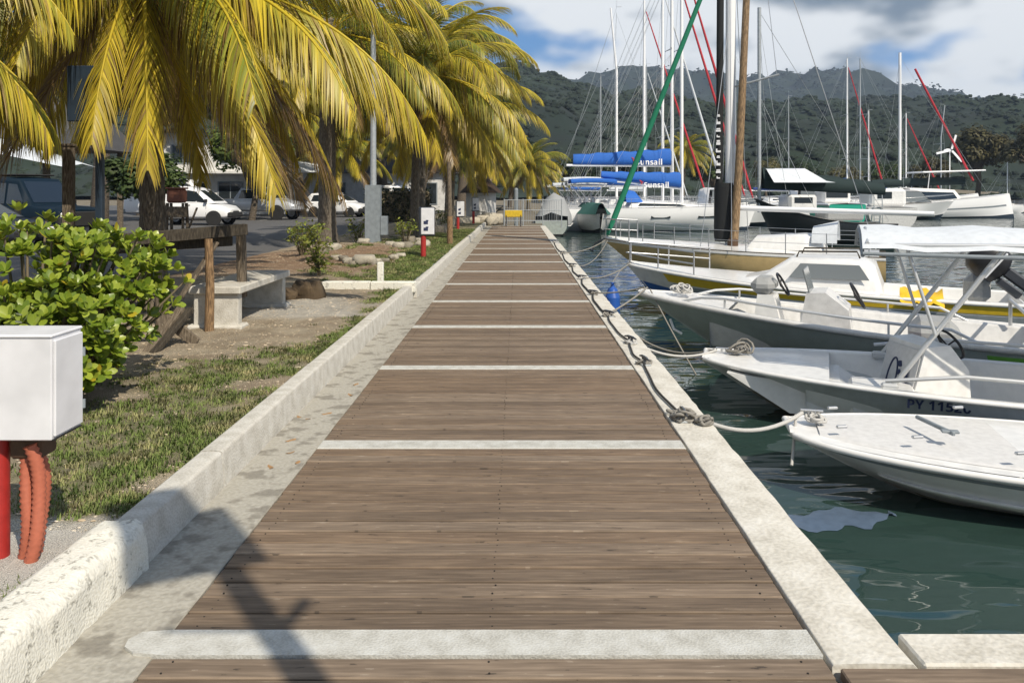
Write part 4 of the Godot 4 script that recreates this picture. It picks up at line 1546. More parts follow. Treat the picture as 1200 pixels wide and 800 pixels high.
func palms() -> void:
	for v in 2:
		var s := str(v)
		var z := v * 17
		for tone in [["y", 0.62], ["g", 0.22]]:
			fronds["up" + tone[0] + s] = frond_mesh(100 + z, 3.1, 1.15, 1.5, 0.25, tone[1], 0.0)
			fronds["mid" + tone[0] + s] = frond_mesh(101 + z, 3.5, 0.72, 1.8, 0.42, tone[1], 0.0)
			fronds["level" + tone[0] + s] = frond_mesh(102 + z, 3.7, 0.32, 1.55, 0.6, tone[1], 0.0)
			fronds["low" + tone[0] + s] = frond_mesh(103 + z, 3.7, -0.15, 1.15, 0.75, minf(tone[1] + 0.15, 0.95), 0.04)
		fronds["hangy" + s] = frond_mesh(104 + z, 3.5, -0.6, 0.75, 0.8, 0.9, 0.16)
		fronds["hangg" + s] = fronds["hangy" + s]
		fronds["limp" + s] = frond_mesh(106 + z, 3.3, -0.98, 0.15, 0.12, 0.9, 0.9)
		fronds["hangd" + s] = frond_mesh(105 + z, 3.2, -0.72, 0.45, 0.5, 0.9, 0.92)
	palm("coconut palm mostly out of frame at the left edge, only hanging fronds in view", Vector3(-6.9, 0.1, -7.0), 3.7, Vector2(0.1, 0.1), 0.8, 0.15, 0.17, 5)
	palm("nearest coconut palm with a thick dark trunk standing behind the leafy bush", Vector3(-4.72, 0.1, -10.6), 4.5, Vector2(-0.05, 0.2), 1.0, 0.12, 0.17, 7, [["hangd0", 0.95, 1.1, 0.1], ["lowy1", 1.45, 1.2, 0.1], ["levely0", 1.7, 1.15, -0.1], ["hangd1", 1.75, 1.2], ["lowy0", 1.1, 1.1], ["hangy0", 0.2, 0.9], ["lowg1", 1.25, 1.0], ["lowg0", 0.75, 1.05], ["hangg1", 0.45, 1.0], ["lowg1", -0.35, 1.0], ["limp0", 1.35, 1.1, 0.2], ["limp1", 2.2, 1.0], ["hangd1", 0.5, 0.9], ["limp1", -0.6, 1.0]])
	palm("coconut palm standing hidden behind the nearest palm's trunk, only its fronds showing", Vector3(-6.8, 0.1, -15.3), 5.3, Vector2(0.0, 0.2), 1.05, 0.5, 0.16, 53, [["limp0", 1.3, 1.1], ["lowg0", 1.5, 1.1]])
	palm("coconut palm with a pale grey flared trunk beside the parking lot", Vector3(-5.6, 0.15, -24.0), 6.2, Vector2(0.1, 0.3), 1.15, 0.45, 0.26, 11, [["lowy0", 1.2, 1.3], ["hangd0", 1.5, 1.25], ["lowy1", 1.6, 1.2], ["hangy1", 1.2, 1.2]])
	palm("coconut palm between lamp post and nearest service pedestal, thick with yellow fronds", Vector3(-3.35, 0.15, -26.5), 5.4, Vector2(0.25, 0.3), 1.1, 0.4, 0.15, 13, [["lowy0", 1.2, 1.2], ["lowy1", 1.7, 1.1], ["hangy0", 1.0, 1.1], ["hangy1", 0.3, 1.1], ["hangd0", 1.9, 1.1]])
	palm("taller green coconut palm behind the yellow one beyond the lamp post", Vector3(-3.6, 0.15, -30.5), 7.2, Vector2(0.15, 0.2), 1.15, 0.75, 0.15, 17, [["levelg0", 1.3, 1.2], ["lowg1", 1.7, 1.2], ["lowg0", 1.1, 1.1]])
	palm("coconut palm with yellow fronds reaching over the boardwalk before the fence", Vector3(-3.1, 0.15, -36.0), 5.2, Vector2(0.3, 0.2), 1.15, 0.6, 0.14, 19, [["lowy0", 1.2, 1.1], ["hangy1", 0.9, 1.1], ["hangy0", 1.7, 1.1], ["lowg1", 1.5, 1.1]])
	palm("short leaning coconut palm beside the far end of the kerb", Vector3(-3.5, 0.1, -43.0), 5.0, Vector2(0.3, 0.2), 1.2, 0.45, 0.15, 23)
	palm("coconut palm with a pale slender trunk beyond the fence at the end of the quay", Vector3(1.0, 0.0, -80.0), 4.6, Vector2(0.1, 0.0), 1.25, 0.8, 0.16, 29)
	palm("green coconut palm left of the slender one beyond the quay fence", Vector3(-2.6, 0.0, -86.0), 5.4, Vector2(0.3, 0.0), 1.3, 0.8, 0.17, 31)
	palm("coconut palm on the far shore behind the white sailing yachts", Vector3(22.5, 1.2, -111.0), 6.5, Vector2(0.3, 0.0), 1.25, 0.75, 0.16, 37)
	palm("coconut palm beside the parked white vans in the parking lot", Vector3(-14.5, 0.1, -52.0), 7.0, Vector2(-0.2, 0.0), 1.2, 0.7, 0.18, 41)
	palm("coconut palm growing behind the silver pickup", Vector3(-13.0, 0.1, -58.0), 5.0, Vector2(0.2, 0.0), 1.2, 0.8, 0.18, 43)


# ---------------------------------------------------------------- broadleaf trees
var crowns := []


func crown_mesh(seed_: int, leaf: float, count: int) -> Array:
	var r := RandomNumberGenerator.new()
	r.seed = seed_
	var f := MB.new()
	var b := MB.new()
	var pads := []
	for i in 26:
		var d := Vector3(r.randf_range(-1, 1), r.randf_range(-0.55, 1), r.randf_range(-1, 1)).normalized()
		pads.append([Vector3(0, 0.15, 0) + d * Vector3(0.72, 0.62, 0.72) * r.randf_range(0.55, 1.0), r.randf_range(0.18, 0.36), r.randf_range(0.6, 1.25)])
	for p in pads:
		b.tube([Vector3(0, -0.75, 0), Vector3(p[0].x * 0.35, p[0].y * 0.35 - 0.25, p[0].z * 0.35), p[0]], [0.05, 0.028, 0.008], 5, false)
	for i in count:
		var p = pads[r.randi() % pads.size()]
		var d := Vector3(r.randf_range(-1, 1), r.randf_range(-1, 1), r.randf_range(-1, 1)).normalized()
		var at: Vector3 = p[0] + d * p[1] * pow(r.randf(), 0.4)
		var s: float = p[2] * r.randf_range(0.7, 1.3)
		f.col = Color(s, s, s)
		var n_ := (d + Vector3(0, 0.6, 0)).normalized()
		var x := n_.cross(Vector3(r.randf() - 0.5, r.randf() - 0.5, r.randf() - 0.5)).normalized()
		leaf_face(f, at, Basis(x, n_, x.cross(n_)), leaf * r.randf_range(0.7, 1.3), leaf * 0.6)
	return [f.mesh(), b.mesh()]


func broadleaf(label: String, at: Vector3, h: float, wide: float, shape: int, tone: Color, group := "") -> void:
	var o := thing("tree", label, "tree", at, shape * 1.3 + at.x, group)
	var key := "crown_%s" % tone.to_html()
	if not M.has(key):
		mat(key, tone, 0.6, {"vc": true, "back": 0.5})
	var b := MB.new()
	b.tube([Vector3(0, -0.2, 0), Vector3(0.05 * h, h * 0.3, 0), Vector3(0, h * 0.62, 0)], [h * 0.035, h * 0.026, h * 0.015], 10)
	part("trunk", b, M.bark, o)
	var c := part("crown", crowns[shape % 3][0], M[key], o, Vector3(0, h * 0.62, 0))
	c.scale = Vector3(wide * 0.5, h * 0.42, wide * 0.5)
	var l := part("limbs", crowns[shape % 3][1], M.bark, o, Vector3(0, h * 0.62, 0))
	l.scale = c.scale


func far_trees() -> void:
	crowns = [crown_mesh(501, 0.11, 5200), crown_mesh(502, 0.12, 4800), crown_mesh(503, 0.10, 5600)]
	var deep := Color(0.035, 0.06, 0.018)
	var mid := Color(0.07, 0.11, 0.025)
	var olive := Color(0.105, 0.095, 0.035)
	var list := [["tall dark tree behind the grey roofed shelter, furthest left", -34.0, 44.0, 15.0, 13.0, 0, deep], ["tall dark tree right behind the blue off-roader", -21.0, 41.0, 13.5, 12.0, 1, deep], ["broad mid green tree between the off-roader and the white vans", -25.5, 56.0, 17.0, 15.0, 2, mid], ["dark round tree behind the white panel van", -17.0, 63.0, 16.0, 14.0, 0, deep], ["mid green tree behind the white building", -26.0, 78.0, 19.0, 16.0, 1, mid], ["dark tree behind the silver pickup", -11.0, 68.0, 15.0, 14.0, 2, deep], ["tall dark tree above the palms left of the lamp post", -7.5, 60.0, 14.0, 11.0, 1, deep], ["mid green tree behind the palms right of the lamp post", -5.0, 72.0, 14.0, 12.0, 0, mid], ["dark tree filling the gap beside the palms at the end of the kerb", -5.5, 88.0, 14.0, 12.0, 2, deep], ["low dark tree behind the quay fence", -1.0, 98.0, 8.5, 10.0, 0, deep], ["bright green small tree beside the grey roofed shelter", -11.6, 25.6, 3.2, 3.2, 1, mid], ["bright green bushy tree behind the orange bin", -15.0, 46.0, 6.0, 6.0, 2, Color(0.12, 0.18, 0.03)]]
	for s in list:
		broadleaf(s[0], Vector3(s[1], 0.05, -s[2]), s[3], s[4], s[5], s[6], "trees behind the parking lot")
	var shore := [["olive brown tree mass at the right edge, nearest the frame", 63.0, 100.0, 9.5, 9.0, 0, olive], ["olive tree at the right edge behind the small far sloop", 60.0, 107.0, 10.5, 9.0, 1, olive], ["tall olive tree cut by the right edge", 68.0, 104.0, 12.0, 10.0, 2, olive], ["small olive tree left of the leaning right hand trees", 54.5, 108.0, 6.0, 7.0, 0, olive], ["yellowish small tree on the far shore right of the dark mast", 33.5, 110.0, 6.2, 5.0, 1, Color(0.16, 0.15, 0.05)], ["low yellowish tree on the far shore left of the blue sail covers", 44.0, 110.0, 5.0, 6.0, 2, Color(0.15, 0.14, 0.05)], ["low dark tree on the far shore behind the catamaran", 50.0, 112.0, 5.5, 8.0, 0, mid], ["dark green tree on the far shore behind the white yachts' sterns", 7.5, 112.0, 6.5, 9.0, 1, deep], ["dark tree on the far shore between the yacht masts", 15.0, 113.0, 7.0, 9.0, 2, deep], ["dark tree on the far shore right of the coconut palm", 27.0, 113.0, 6.0, 9.0, 0, mid], ["dark tree on the far shore below the flat hilltop", 38.5, 113.0, 6.0, 9.0, 1, deep], ["dark tree beyond the right edge trees", 75.0, 112.0, 9.0, 12.0, 1, deep], ["dark low tree between the catamaran and the right edge trees", 57.0, 114.0, 5.0, 9.0, 2, deep]]
	for s in shore:
		broadleaf(s[0], Vector3(s[1], 0.4, -s[2]), s[3], s[4], s[5], s[6], "trees on the far shore")


# ---------------------------------------------------------------- buildings behind the parking lot
func wall_with_openings(o: Node3D, w: float, h: float, dp: float, wins: Array, wall: Material) -> void:
	var b := MB.new()
	b.box(Vector3(0, h * 0.5, 0), Vector3(w, h, dp), 0.02)
	part("wall", b, wall, o)
	for q in wins:
		b = MB.new()
		b.box(Vector3(q[0], q[1], dp * 0.5 + 0.02), Vector3(q[2] + 0.16, q[3] + 0.16, 0.09), 0.01)
		var fr := part("window", b, M.grey_paint, o)
		b = MB.new()
		b.box(Vector3(q[0] - q[2] * 0.255, q[1], dp * 0.5 + 0.06), Vector3(q[2] * 0.47, q[3], 0.03))
		part("pane", b, M.glass_dark, fr)
		b = MB.new()
		b.box(Vector3(q[0] + q[2] * 0.255, q[1], dp * 0.5 + 0.06), Vector3(q[2] * 0.47, q[3], 0.03))
		part("pane", b, M.glass_dark, fr)


func gable(o: Node3D, w: float, h: float, dp: float, rise: float, over: float, m: Material, across := true) -> void:
	var b := MB.new()
	var t := 0.12
	var hw := w * 0.5 + over
	if across:
		b.slab(PackedVector2Array([Vector2(-hw, h - 0.1), Vector2(-hw, h - 0.1 + t), Vector2(0, h + rise + t), Vector2(hw, h - 0.1 + t), Vector2(hw, h - 0.1), Vector2(0, h + rise)]), -dp * 0.5 - over, dp * 0.5 + over)
	else:
		var hd := dp * 0.5 + over
		b.quad(Vector3(-hw, h, hd), Vector3(hw, h, hd), Vector3(hw * 0.85, h + rise, 0), Vector3(-hw * 0.85, h + rise, 0), Vector3(0, 0.7, 0.7))
		b.quad(Vector3(-hw, h, -hd), Vector3(hw, h, -hd), Vector3(hw * 0.85, h + rise, 0), Vector3(-hw * 0.85, h + rise, 0), Vector3(0, 0.7, -0.7))
		b.tri(Vector3(-hw, h, hd), Vector3(-hw, h, -hd), Vector3(-hw * 0.85, h + rise, 0), Vector3(-1, 0.3, 0))
		b.tri(Vector3(hw, h, hd), Vector3(hw, h, -hd), Vector3(hw * 0.85, h + rise, 0), Vector3(1, 0.3, 0))
		b.quad(Vector3(-hw, h, hd), Vector3(hw, h, hd), Vector3(hw, h, -hd), Vector3(-hw, h, -hd), Vector3(0, -1, 0))
	part("roof", b, m, o)


func buildings() -> void:
	var o := thing("shelter", "open shelter with a dark grey hipped roof on timber posts, behind the off-roader", "shelter", Vector3(-20.3, 0.1, -33.0))
	gable(o, 6.2, 3.3, 6.0, 1.9, 0.5, M.grey_roof, false)
	for x in [-2.9, 2.9]:
		for z in [-2.8, 2.8]:
			var b := MB.new()
			b.box(Vector3(x, 1.65, z), Vector3(0.2, 3.3, 0.2), 0.02)
			part("post", b, M.old_wood, o)
	o = thing("awning", "white fabric awning stretched low at the left edge before the shelter", "awning", Vector3(-17.6, 0.1, -29.5))
	var b := MB.new()
	b.loft([[Vector3(-3.2, 3.0, -2), Vector3(-3.2, 3.75, 0), Vector3(-3.2, 2.9, 2)], [Vector3(-0.6, 3.2, -1.6), Vector3(-0.6, 3.45, 0), Vector3(-0.6, 3.0, 1.8)], [Vector3(1.9, 2.5, -1.0), Vector3(1.9, 2.6, 0), Vector3(1.9, 2.45, 1.2)]], Vector3(0, 0, 0))
	part("fabric", b, M.white_cloth, o)
	for x in [-3.1, 1.8]:
		b = MB.new()
		b.tube([Vector3(x, 0, 0.8), Vector3(x, 2.7, 0.8)], 0.05, 8)
		part("pole", b, M.galvanised, o)
	o = thing("white_building", "two storey white building with a flat roof behind the parked vans", "building", Vector3(-21.5, 0.1, -62.0), 0.25)
	wall_with_openings(o, 9.0, 5.8, 6.0, [[-3.2, 1.5, 1.6, 1.6], [0, 1.5, 1.6, 1.6], [3.2, 1.5, 1.6, 1.6], [-3.2, 4.3, 1.4, 1.2], [0, 4.3, 1.4, 1.2], [3.2, 4.3, 1.4, 1.2]], M.white_wall)
	b = MB.new()
	b.box(Vector3(0, 5.95, 0.2), Vector3(9.8, 0.3, 7.2), 0.03)
	part("roof", b, M.grey_roof, o)
	b = MB.new()
	b.box(Vector3(0, 3.0, 3.6), Vector3(9.2, 0.18, 1.3), 0.02)
	part("balcony", b, M.white_wall, o)
	o = thing("low_white_building", "long low white building with dark openings behind the silver pickup", "building", Vector3(-14.0, 0.1, -75.0), 0.1)
	wall_with_openings(o, 16.0, 3.3, 6.0, [[-6, 1.5, 2.0, 1.8], [-2.5, 1.5, 2.0, 1.8], [1.5, 1.5, 2.0, 1.8], [5.5, 1.5, 2.0, 1.8]], M.white_wall)
	gable(o, 16.0, 3.3, 6.0, 1.6, 0.5, M.grey_roof, false)
	o = thing("covered_stall", "white canopy stall on thin poles between the palms right of the silver pickup", "stall", Vector3(-14.2, 0.1, -54.0))
	gable(o, 3.2, 2.9, 3.0, 0.7, 0.1, M.white_cloth, false)
	for x in [-1.5, 1.5]:
		for z in [-1.4, 1.4]:
			b = MB.new()
			b.tube([Vector3(x, 0, z), Vector3(x, 2.9, z)], 0.03, 6)
			part("pole", b, M.galvanised, o)
	o = thing("hedge_wall", "dark clipped hedge beside the far vans, right of the lamp post", "hedge", Vector3(-6.2, 0.1, -42.5))
	b = MB.new()
	var r := RandomNumberGenerator.new()
	r.seed = 88
	for i in 2600:
		var p := Vector3(r.randf_range(-1.7, 1.7), r.randf_range(0.1, 1.75), r.randf_range(-0.4, 0.4))
		p.z = signf(p.z) * lerpf(absf(p.z), 0.45, 0.6)
		b.col = g3(r.randf_range(0.5, 1.2))
		leaf_face(b, p, Basis.from_euler(Vector3(r.randf_range(-1.2, 0.8), r.randf() * TAU, r.randf_range(-0.6, 0.6))), 0.14, 0.09)
	part("foliage", b, mat("hedge_leaf", Color(0.03, 0.045, 0.016), 0.6, {"vc": true, "back": 0.4}), o).set_meta("kind", "stuff")
	b = MB.new()
	b.box(Vector3(0, 0.85, 0), Vector3(3.2, 1.6, 0.5), 0.1)
	part("twigs", b, M.stem, o)


# ---------------------------------------------------------------- vehicles (front towards +x)
func wheel(o: Node3D, at: Vector3, r: float, w: float) -> void:
	var b := MB.new()
	var q := Basis(Vector3.RIGHT, PI * 0.5)
	b.lathe([Vector2(r * 0.62, -w * 0.5), Vector2(r * 0.93, -w * 0.5), Vector2(r, -w * 0.36), Vector2(r, w * 0.36), Vector2(r * 0.93, w * 0.5), Vector2(r * 0.62, w * 0.5)], 22, at, q)
	var t := part("wheel", b, M.rubber, o)
	b = MB.new()
	b.lathe([Vector2(r * 0.62, -w * 0.42), Vector2(r * 0.64, w * 0.42), Vector2(r * 0.5, w * 0.40), Vector2(r * 0.40, w * 0.25), Vector2(r * 0.16, w * 0.30), Vector2(0, w * 0.36)], 22, at, q)
	part("rim", b, M.steel, t)


# st: stations [x, half width, sill y, belt y]; gh: greenhouse stations [x, half width at the belt, half width at the roof, belt y, roof y]
func vehicle(called: String, label: String, cat: String, at: Vector3, turn: float, paint: Material, st: Array, gh: Array, wh: Array, wr: float, glaze: Array, trim: Material) -> Node3D:
	var o := thing(called, label, cat, at, turn)
	var b := MB.new()
	var rings := []
	for s in st:
		var w: float = s[1]
		var mid := lerpf(s[2], s[3], 0.55)
		rings.append([Vector3(s[0], s[2], -w * 0.92), Vector3(s[0], s[2] + 0.12, -w), Vector3(s[0], mid, -w * 1.012), Vector3(s[0], s[3] - 0.06, -w * 0.975), Vector3(s[0], s[3], -w * 0.90), Vector3(s[0], s[3] + 0.03, 0), Vector3(s[0], s[3], w * 0.90), Vector3(s[0], s[3] - 0.06, w * 0.975), Vector3(s[0], mid, w * 1.012), Vector3(s[0], s[2] + 0.12, w), Vector3(s[0], s[2], w * 0.92)])
	b.loft(rings, Vector3((st[0][0] + st[st.size() - 1][0]) * 0.5, 0.5, 0), true)
	for e in [0, rings.size() - 1]:
		var r: Array = rings[e]
		for j in range(1, r.size() - 1):
			b.tri(r[0], r[j], r[j + 1], Vector3(-1 if e == 0 else 1, 0, 0))
	var body := part("body", b, paint, o)
	b = MB.new()
	rings = []
	for s in gh:
		rings.append([Vector3(s[0], s[3], -s[1]), Vector3(s[0], lerpf(s[3], s[4], 0.85), -lerpf(s[1], s[2], 0.8)), Vector3(s[0], s[4], -s[2] * 0.9), Vector3(s[0], s[4] + 0.02 * float(s[4] > s[3] + 0.2), 0), Vector3(s[0], s[4], s[2] * 0.9), Vector3(s[0], lerpf(s[3], s[4], 0.85), lerpf(s[1], s[2], 0.8)), Vector3(s[0], s[3], s[1])])
	b.loft(rings, Vector3(gh[1][0], gh[1][3], 0))
	for e in [0, rings.size() - 1]:
		var r: Array = rings[e]
		for j in range(1, r.size() - 1):
			b.tri(r[0], r[j], r[j + 1], Vector3(-1 if e == 0 else 1, 0.2, 0))
	var cab := part("cab", b, paint, o)
	# panes stand a few millimetres proud of the cab: [x0, x1, x2, x3] along the bottom and top, on both sides
	for q in glaze:
		for s in [-1.0, 1.0]:
			b = MB.new()
			var pts := []
			for k in 4:
				var x: float = [q[0], q[1], q[2], q[3]][k]
				var f: float = 0.10 if k < 2 else 0.80
				pts.append(side_point(gh, x, f, s))
			b.quad(pts[0], pts[1], pts[2], pts[3], Vector3(0, 0.25, s))
			part("side_window", b, M.glass_dark, cab)
	var n := gh.size()
	var wa = gh[n - 1]
	var wb = gh[n - 2]
	b = MB.new()
	var up := Vector3(wa[4] - wb[4], 0, 0)
	var nn := Vector3(wb[4] - wa[4], wa[0] - wb[0], 0).normalized()
	var f0 := 0.12
	var f1 := 0.90
	var pt := func(f: float, s: float) -> Vector3: return Vector3(lerpf(wa[0], wb[0], f), lerpf(wa[4], wb[4], f), s * lerpf(wa[2], wb[2], f) * 0.84) + nn * 0.012
	b.quad(pt.call(f0, -1.0), pt.call(f0, 1.0), pt.call(f1, 1.0), pt.call(f1, -1.0), nn)
	part("windscreen", b, M.glass_dark, cab)
	for x in wh:
		for s in [-1.0, 1.0]:
			var hw := 0.0
			for q in st:
				if absf(q[0] - x) < 0.6:
					hw = maxf(hw, q[1])
			b = MB.new()
			b.lathe([Vector2(0, 0), Vector2(wr * 1.17, 0), Vector2(wr * 1.17, 0.03), Vector2(0, 0.03)], 24, Vector3(x, wr * 1.02, s * (hw + 0.0)), Basis(Vector3.RIGHT, PI * 0.5 * s))
			part("wheel_arch", b, M.rubber, o)
			wheel(o, Vector3(x, wr, s * (hw - 0.06)), wr, 0.2)
	var fx: float = st[st.size() - 1][0]
	var fs = st[st.size() - 1]
	var rx: float = st[0][0]
	b = MB.new()
	b.box(Vector3(fx - 0.03, fs[2] + 0.14, 0), Vector3(0.22, 0.26, fs[1] * 2.0 + 0.10), 0.05)
	part("bumper", b, trim, o)
	b = MB.new()
	b.box(Vector3(rx + 0.03, st[0][2] + 0.14, 0), Vector3(0.22, 0.24, st[0][1] * 2.0 + 0.08), 0.05)
	part("bumper", b, trim, o)
	for s in [-1.0, 1.0]:
		b = MB.new()
		b.box(Vector3(fx - 0.02, lerpf(fs[2], fs[3], 0.70), s * fs[1] * 0.76), Vector3(0.12, 0.16, 0.30), 0.03)
		part("headlight", b, M.lamp_glass, o)
		b = MB.new()
		b.box(Vector3(rx + 0.02, lerpf(st[0][2], st[0][3], 0.7), s * st[0][1] * 0.9), Vector3(0.1, 0.3, 0.14), 0.02)
		part("tail_light", b, M.red_paint, o)
		b = MB.new()
		b.box(Vector3(wa[0] - 0.35, wa[3] + 0.12, s * (wa[1] + 0.14)), Vector3(0.12, 0.16, 0.2), 0.03)
		part("mirror", b, trim, o)
	b = MB.new()
	b.box(Vector3(fx + 0.035, lerpf(fs[2], fs[3], 0.66), 0), Vector3(0.03, 0.16, fs[1] * 0.95), 0.01)
	part("grille", b, M.rubber, o)
	for s in [-1.0, 1.0]:
		for q in glaze:
			b = MB.new()
			var x: float = q[1] - 0.02
			b.box(Vector3(x, (st[1][2] + gh[1][3]) * 0.5 + 0.02, s * (gh[1][1] + 0.028)), Vector3(0.012, (gh[1][3] - st[1][2]) * 0.8, 0.02))
			part("door_seam", b, M.dark_gap, body)
			b = MB.new()
			b.box(Vector3(q[0] + 0.14, gh[1][3] - 0.10, s * (gh[1][1] + 0.045)), Vector3(0.16, 0.035, 0.04), 0.01)
			part("handle", b, trim, body)
	return o


func side_point(gh: Array, x: float, f: float, s: float) -> Vector3:
	for i in gh.size() - 1:
		var a = gh[i]
		var c = gh[i + 1]
		if x >= a[0] and x <= c[0]:
			var u: float = (x - a[0]) / maxf(c[0] - a[0], 1e-4)
			var belt := lerpf(a[3], c[3], u)
			var roof := lerpf(a[4], c[4], u)
			var wb := lerpf(a[1], c[1], u)
			var wr := lerpf(a[2], c[2], u)
			return Vector3(x, lerpf(belt, roof, f), s * (lerpf(wb, lerpf(wb, wr, 0.8), f / 0.85) + 0.012))
	return Vector3(x, gh[0][3], s * gh[0][1])


func vehicles() -> void:
	var off := vehicle("off_roader", "dark blue boxy off-roader parked left, facing right behind the bush", "car", Vector3(-15.2, 0.118, -25.6), -0.35, M.blue_paint, [[-2.3, 0.82, 0.5, 1.1], [-2.1, 0.9, 0.48, 1.15], [0.5, 0.92, 0.48, 1.16], [0.9, 0.9, 0.48, 1.14], [1.9, 0.86, 0.5, 1.08], [2.05, 0.78, 0.55, 1.0]], [[-2.25, 0.84, 0.72, 1.12, 1.92], [-2.1, 0.86, 0.74, 1.12, 2.0], [-0.2, 0.86, 0.75, 1.12, 2.02], [0.35, 0.86, 0.74, 1.12, 1.96], [0.95, 0.84, 0.8, 1.12, 1.14]], [-1.35, 1.3], 0.38, [[-2.05, -1.0, -1.05, -2.0], [-0.95, -0.1, -0.1, -0.9], [-0.02, 0.72, 0.35, 0.0]], M.rubber)
	var b := MB.new()
	b.box(Vector3(2.25, 0.75, 0), Vector3(0.1, 0.45, 1.2), 0.03)
	part("bull_bar", b, M.rubber, off)
	b = MB.new()
	b.box(Vector3(-0.9, 2.09, 0), Vector3(2.2, 0.05, 1.3), 0.02)
	part("roof_rack", b, M.rubber, off)
	vehicle("parked_car", "dark grey low car cut off by the left edge beside the off-roader", "car", Vector3(-14.6, 0.118, -21.8), -0.15, M.dark_paint, [[-2.0, 0.72, 0.3, 0.82], [-1.8, 0.82, 0.28, 0.9], [0.6, 0.84, 0.28, 0.9], [1.7, 0.78, 0.28, 0.78], [2.0, 0.66, 0.3, 0.66]], [[-1.9, 0.72, 0.55, 0.86, 0.95], [-1.3, 0.76, 0.6, 0.88, 1.36], [0.1, 0.78, 0.62, 0.88, 1.40], [1.0, 0.76, 0.7, 0.88, 0.9]], [-1.25, 1.25], 0.31, [[-1.35, -0.4, -0.45, -1.15], [-0.3, 0.6, 0.12, -0.35]], M.rubber)
	vehicle("delivery_van", "small white delivery van with dark bumpers parked side-on behind the rail", "van", Vector3(-15.6, 0.118, -39.5), -0.05, M.white_paint, [[-2.05, 0.82, 0.35, 1.05], [-1.9, 0.88, 0.32, 1.08], [0.5, 0.88, 0.32, 1.08], [1.0, 0.87, 0.32, 1.05], [1.75, 0.80, 0.32, 0.90], [2.0, 0.68, 0.36, 0.72]], [[-2.03, 0.82, 0.70, 1.05, 1.75], [-1.85, 0.84, 0.72, 1.06, 1.83], [-0.1, 0.84, 0.72, 1.06, 1.84], [0.45, 0.84, 0.72, 1.06, 1.72], [1.3, 0.80, 0.74, 1.04, 1.06]], [-1.3, 1.3], 0.32, [[-0.05, 0.95, 0.42, -0.02]], M.rubber)
	vehicle("camper_van", "taller white van with light rear panes parked behind the small delivery van", "van", Vector3(-19.4, 0.118, -46.5), -0.08, M.white_paint, [[-2.6, 0.9, 0.4, 1.2], [-2.4, 0.96, 0.38, 1.25], [1.3, 0.96, 0.38, 1.25], [2.1, 0.9, 0.38, 1.15], [2.5, 0.8, 0.42, 0.95]], [[-2.58, 0.9, 0.8, 1.2, 2.15], [-2.4, 0.92, 0.82, 1.22, 2.28], [0.9, 0.92, 0.82, 1.22, 2.28], [1.2, 0.92, 0.8, 1.22, 2.2], [2.1, 0.86, 0.8, 1.15, 1.2]], [-1.6, 1.6], 0.34, [[-2.3, -1.0, -1.0, -2.3], [-0.7, 0.5, 0.5, -0.7], [0.7, 1.75, 1.22, 0.7]], M.grey_paint)
	vehicle("pickup", "silver double cab pickup parked between the van and the grey palm trunk", "pickup", Vector3(-15.0, 0.118, -47.5), -0.22, M.silver_paint, [[-2.6, 0.85, 0.55, 1.15], [-2.45, 0.9, 0.5, 1.18], [0.7, 0.92, 0.48, 1.18], [1.5, 0.92, 0.48, 1.16], [2.3, 0.86, 0.5, 1.02], [2.55, 0.74, 0.55, 0.88]], [[-1.15, 0.84, 0.70, 1.15, 1.30], [-0.8, 0.86, 0.70, 1.15, 1.82], [0.2, 0.86, 0.70, 1.15, 1.86], [0.6, 0.86, 0.70, 1.15, 1.76], [1.45, 0.84, 0.78, 1.15, 1.17]], [-1.6, 1.6], 0.39, [[-0.85, 0.05, 0.05, -0.72], [0.12, 1.05, 0.6, 0.12]], M.silver_paint)
	vehicle("hatchback", "white car half hidden behind the grey palm trunk", "car", Vector3(-11.6, 0.118, -52.5), -0.25, M.white_paint, [[-1.9, 0.74, 0.3, 0.9], [-1.7, 0.82, 0.28, 0.98], [0.6, 0.84, 0.28, 0.98], [1.6, 0.78, 0.28, 0.85], [1.9, 0.66, 0.3, 0.7]], [[-1.85, 0.72, 0.6, 0.92, 1.2], [-1.5, 0.76, 0.62, 0.95, 1.5], [0.1, 0.78, 0.62, 0.95, 1.54], [1.1, 0.76, 0.7, 0.95, 0.98]], [-1.2, 1.2], 0.31, [[-1.45, -0.5, -0.5, -1.3], [-0.4, 0.65, 0.12, -0.4]], M.rubber)
	vehicle("minibus", "white minibus seen between the lamp post and the palms, furthest of the parked ones", "minibus", Vector3(-9.6, 0.118, -62.0), -0.9, M.white_paint, [[-2.4, 0.9, 0.4, 1.15], [-2.2, 0.95, 0.38, 1.2], [1.3, 0.95, 0.38, 1.2], [2.0, 0.88, 0.38, 1.1], [2.3, 0.8, 0.42, 0.95]], [[-2.38, 0.88, 0.78, 1.15, 2.0], [-2.2, 0.9, 0.8, 1.18, 2.1], [0.9, 0.9, 0.8, 1.18, 2.1], [1.2, 0.9, 0.78, 1.18, 2.0], [2.0, 0.84, 0.78, 1.1, 1.15]], [-1.5, 1.5], 0.33, [[-2.1, -0.9, -0.9, -2.1], [-0.8, 0.4, 0.4, -0.8], [0.5, 1.6, 1.15, 0.5]], M.grey_paint)


# ---------------------------------------------------------------- boats (bow at the origin, stern towards +x, water at y 0)
func half_beam(p: Dictionary, t: float) -> float:
	var e: float = p.get("blunt", 0.8)
	return p.B * 0.5 * maxf(pow(sin(minf(t / p.get("mid", 0.55), 1.0) * PI * 0.5), e), p.get("nose", 0.02)) * lerpf(1.0, p.get("stern", 0.88), smoothstep(0.5, 1.0, t))


func sheer(p: Dictionary, t: float) -> float:
	return lerpf(p.hb, p.hs, 1.0 - pow(1.0 - t, p.get("spring", 1.8)))


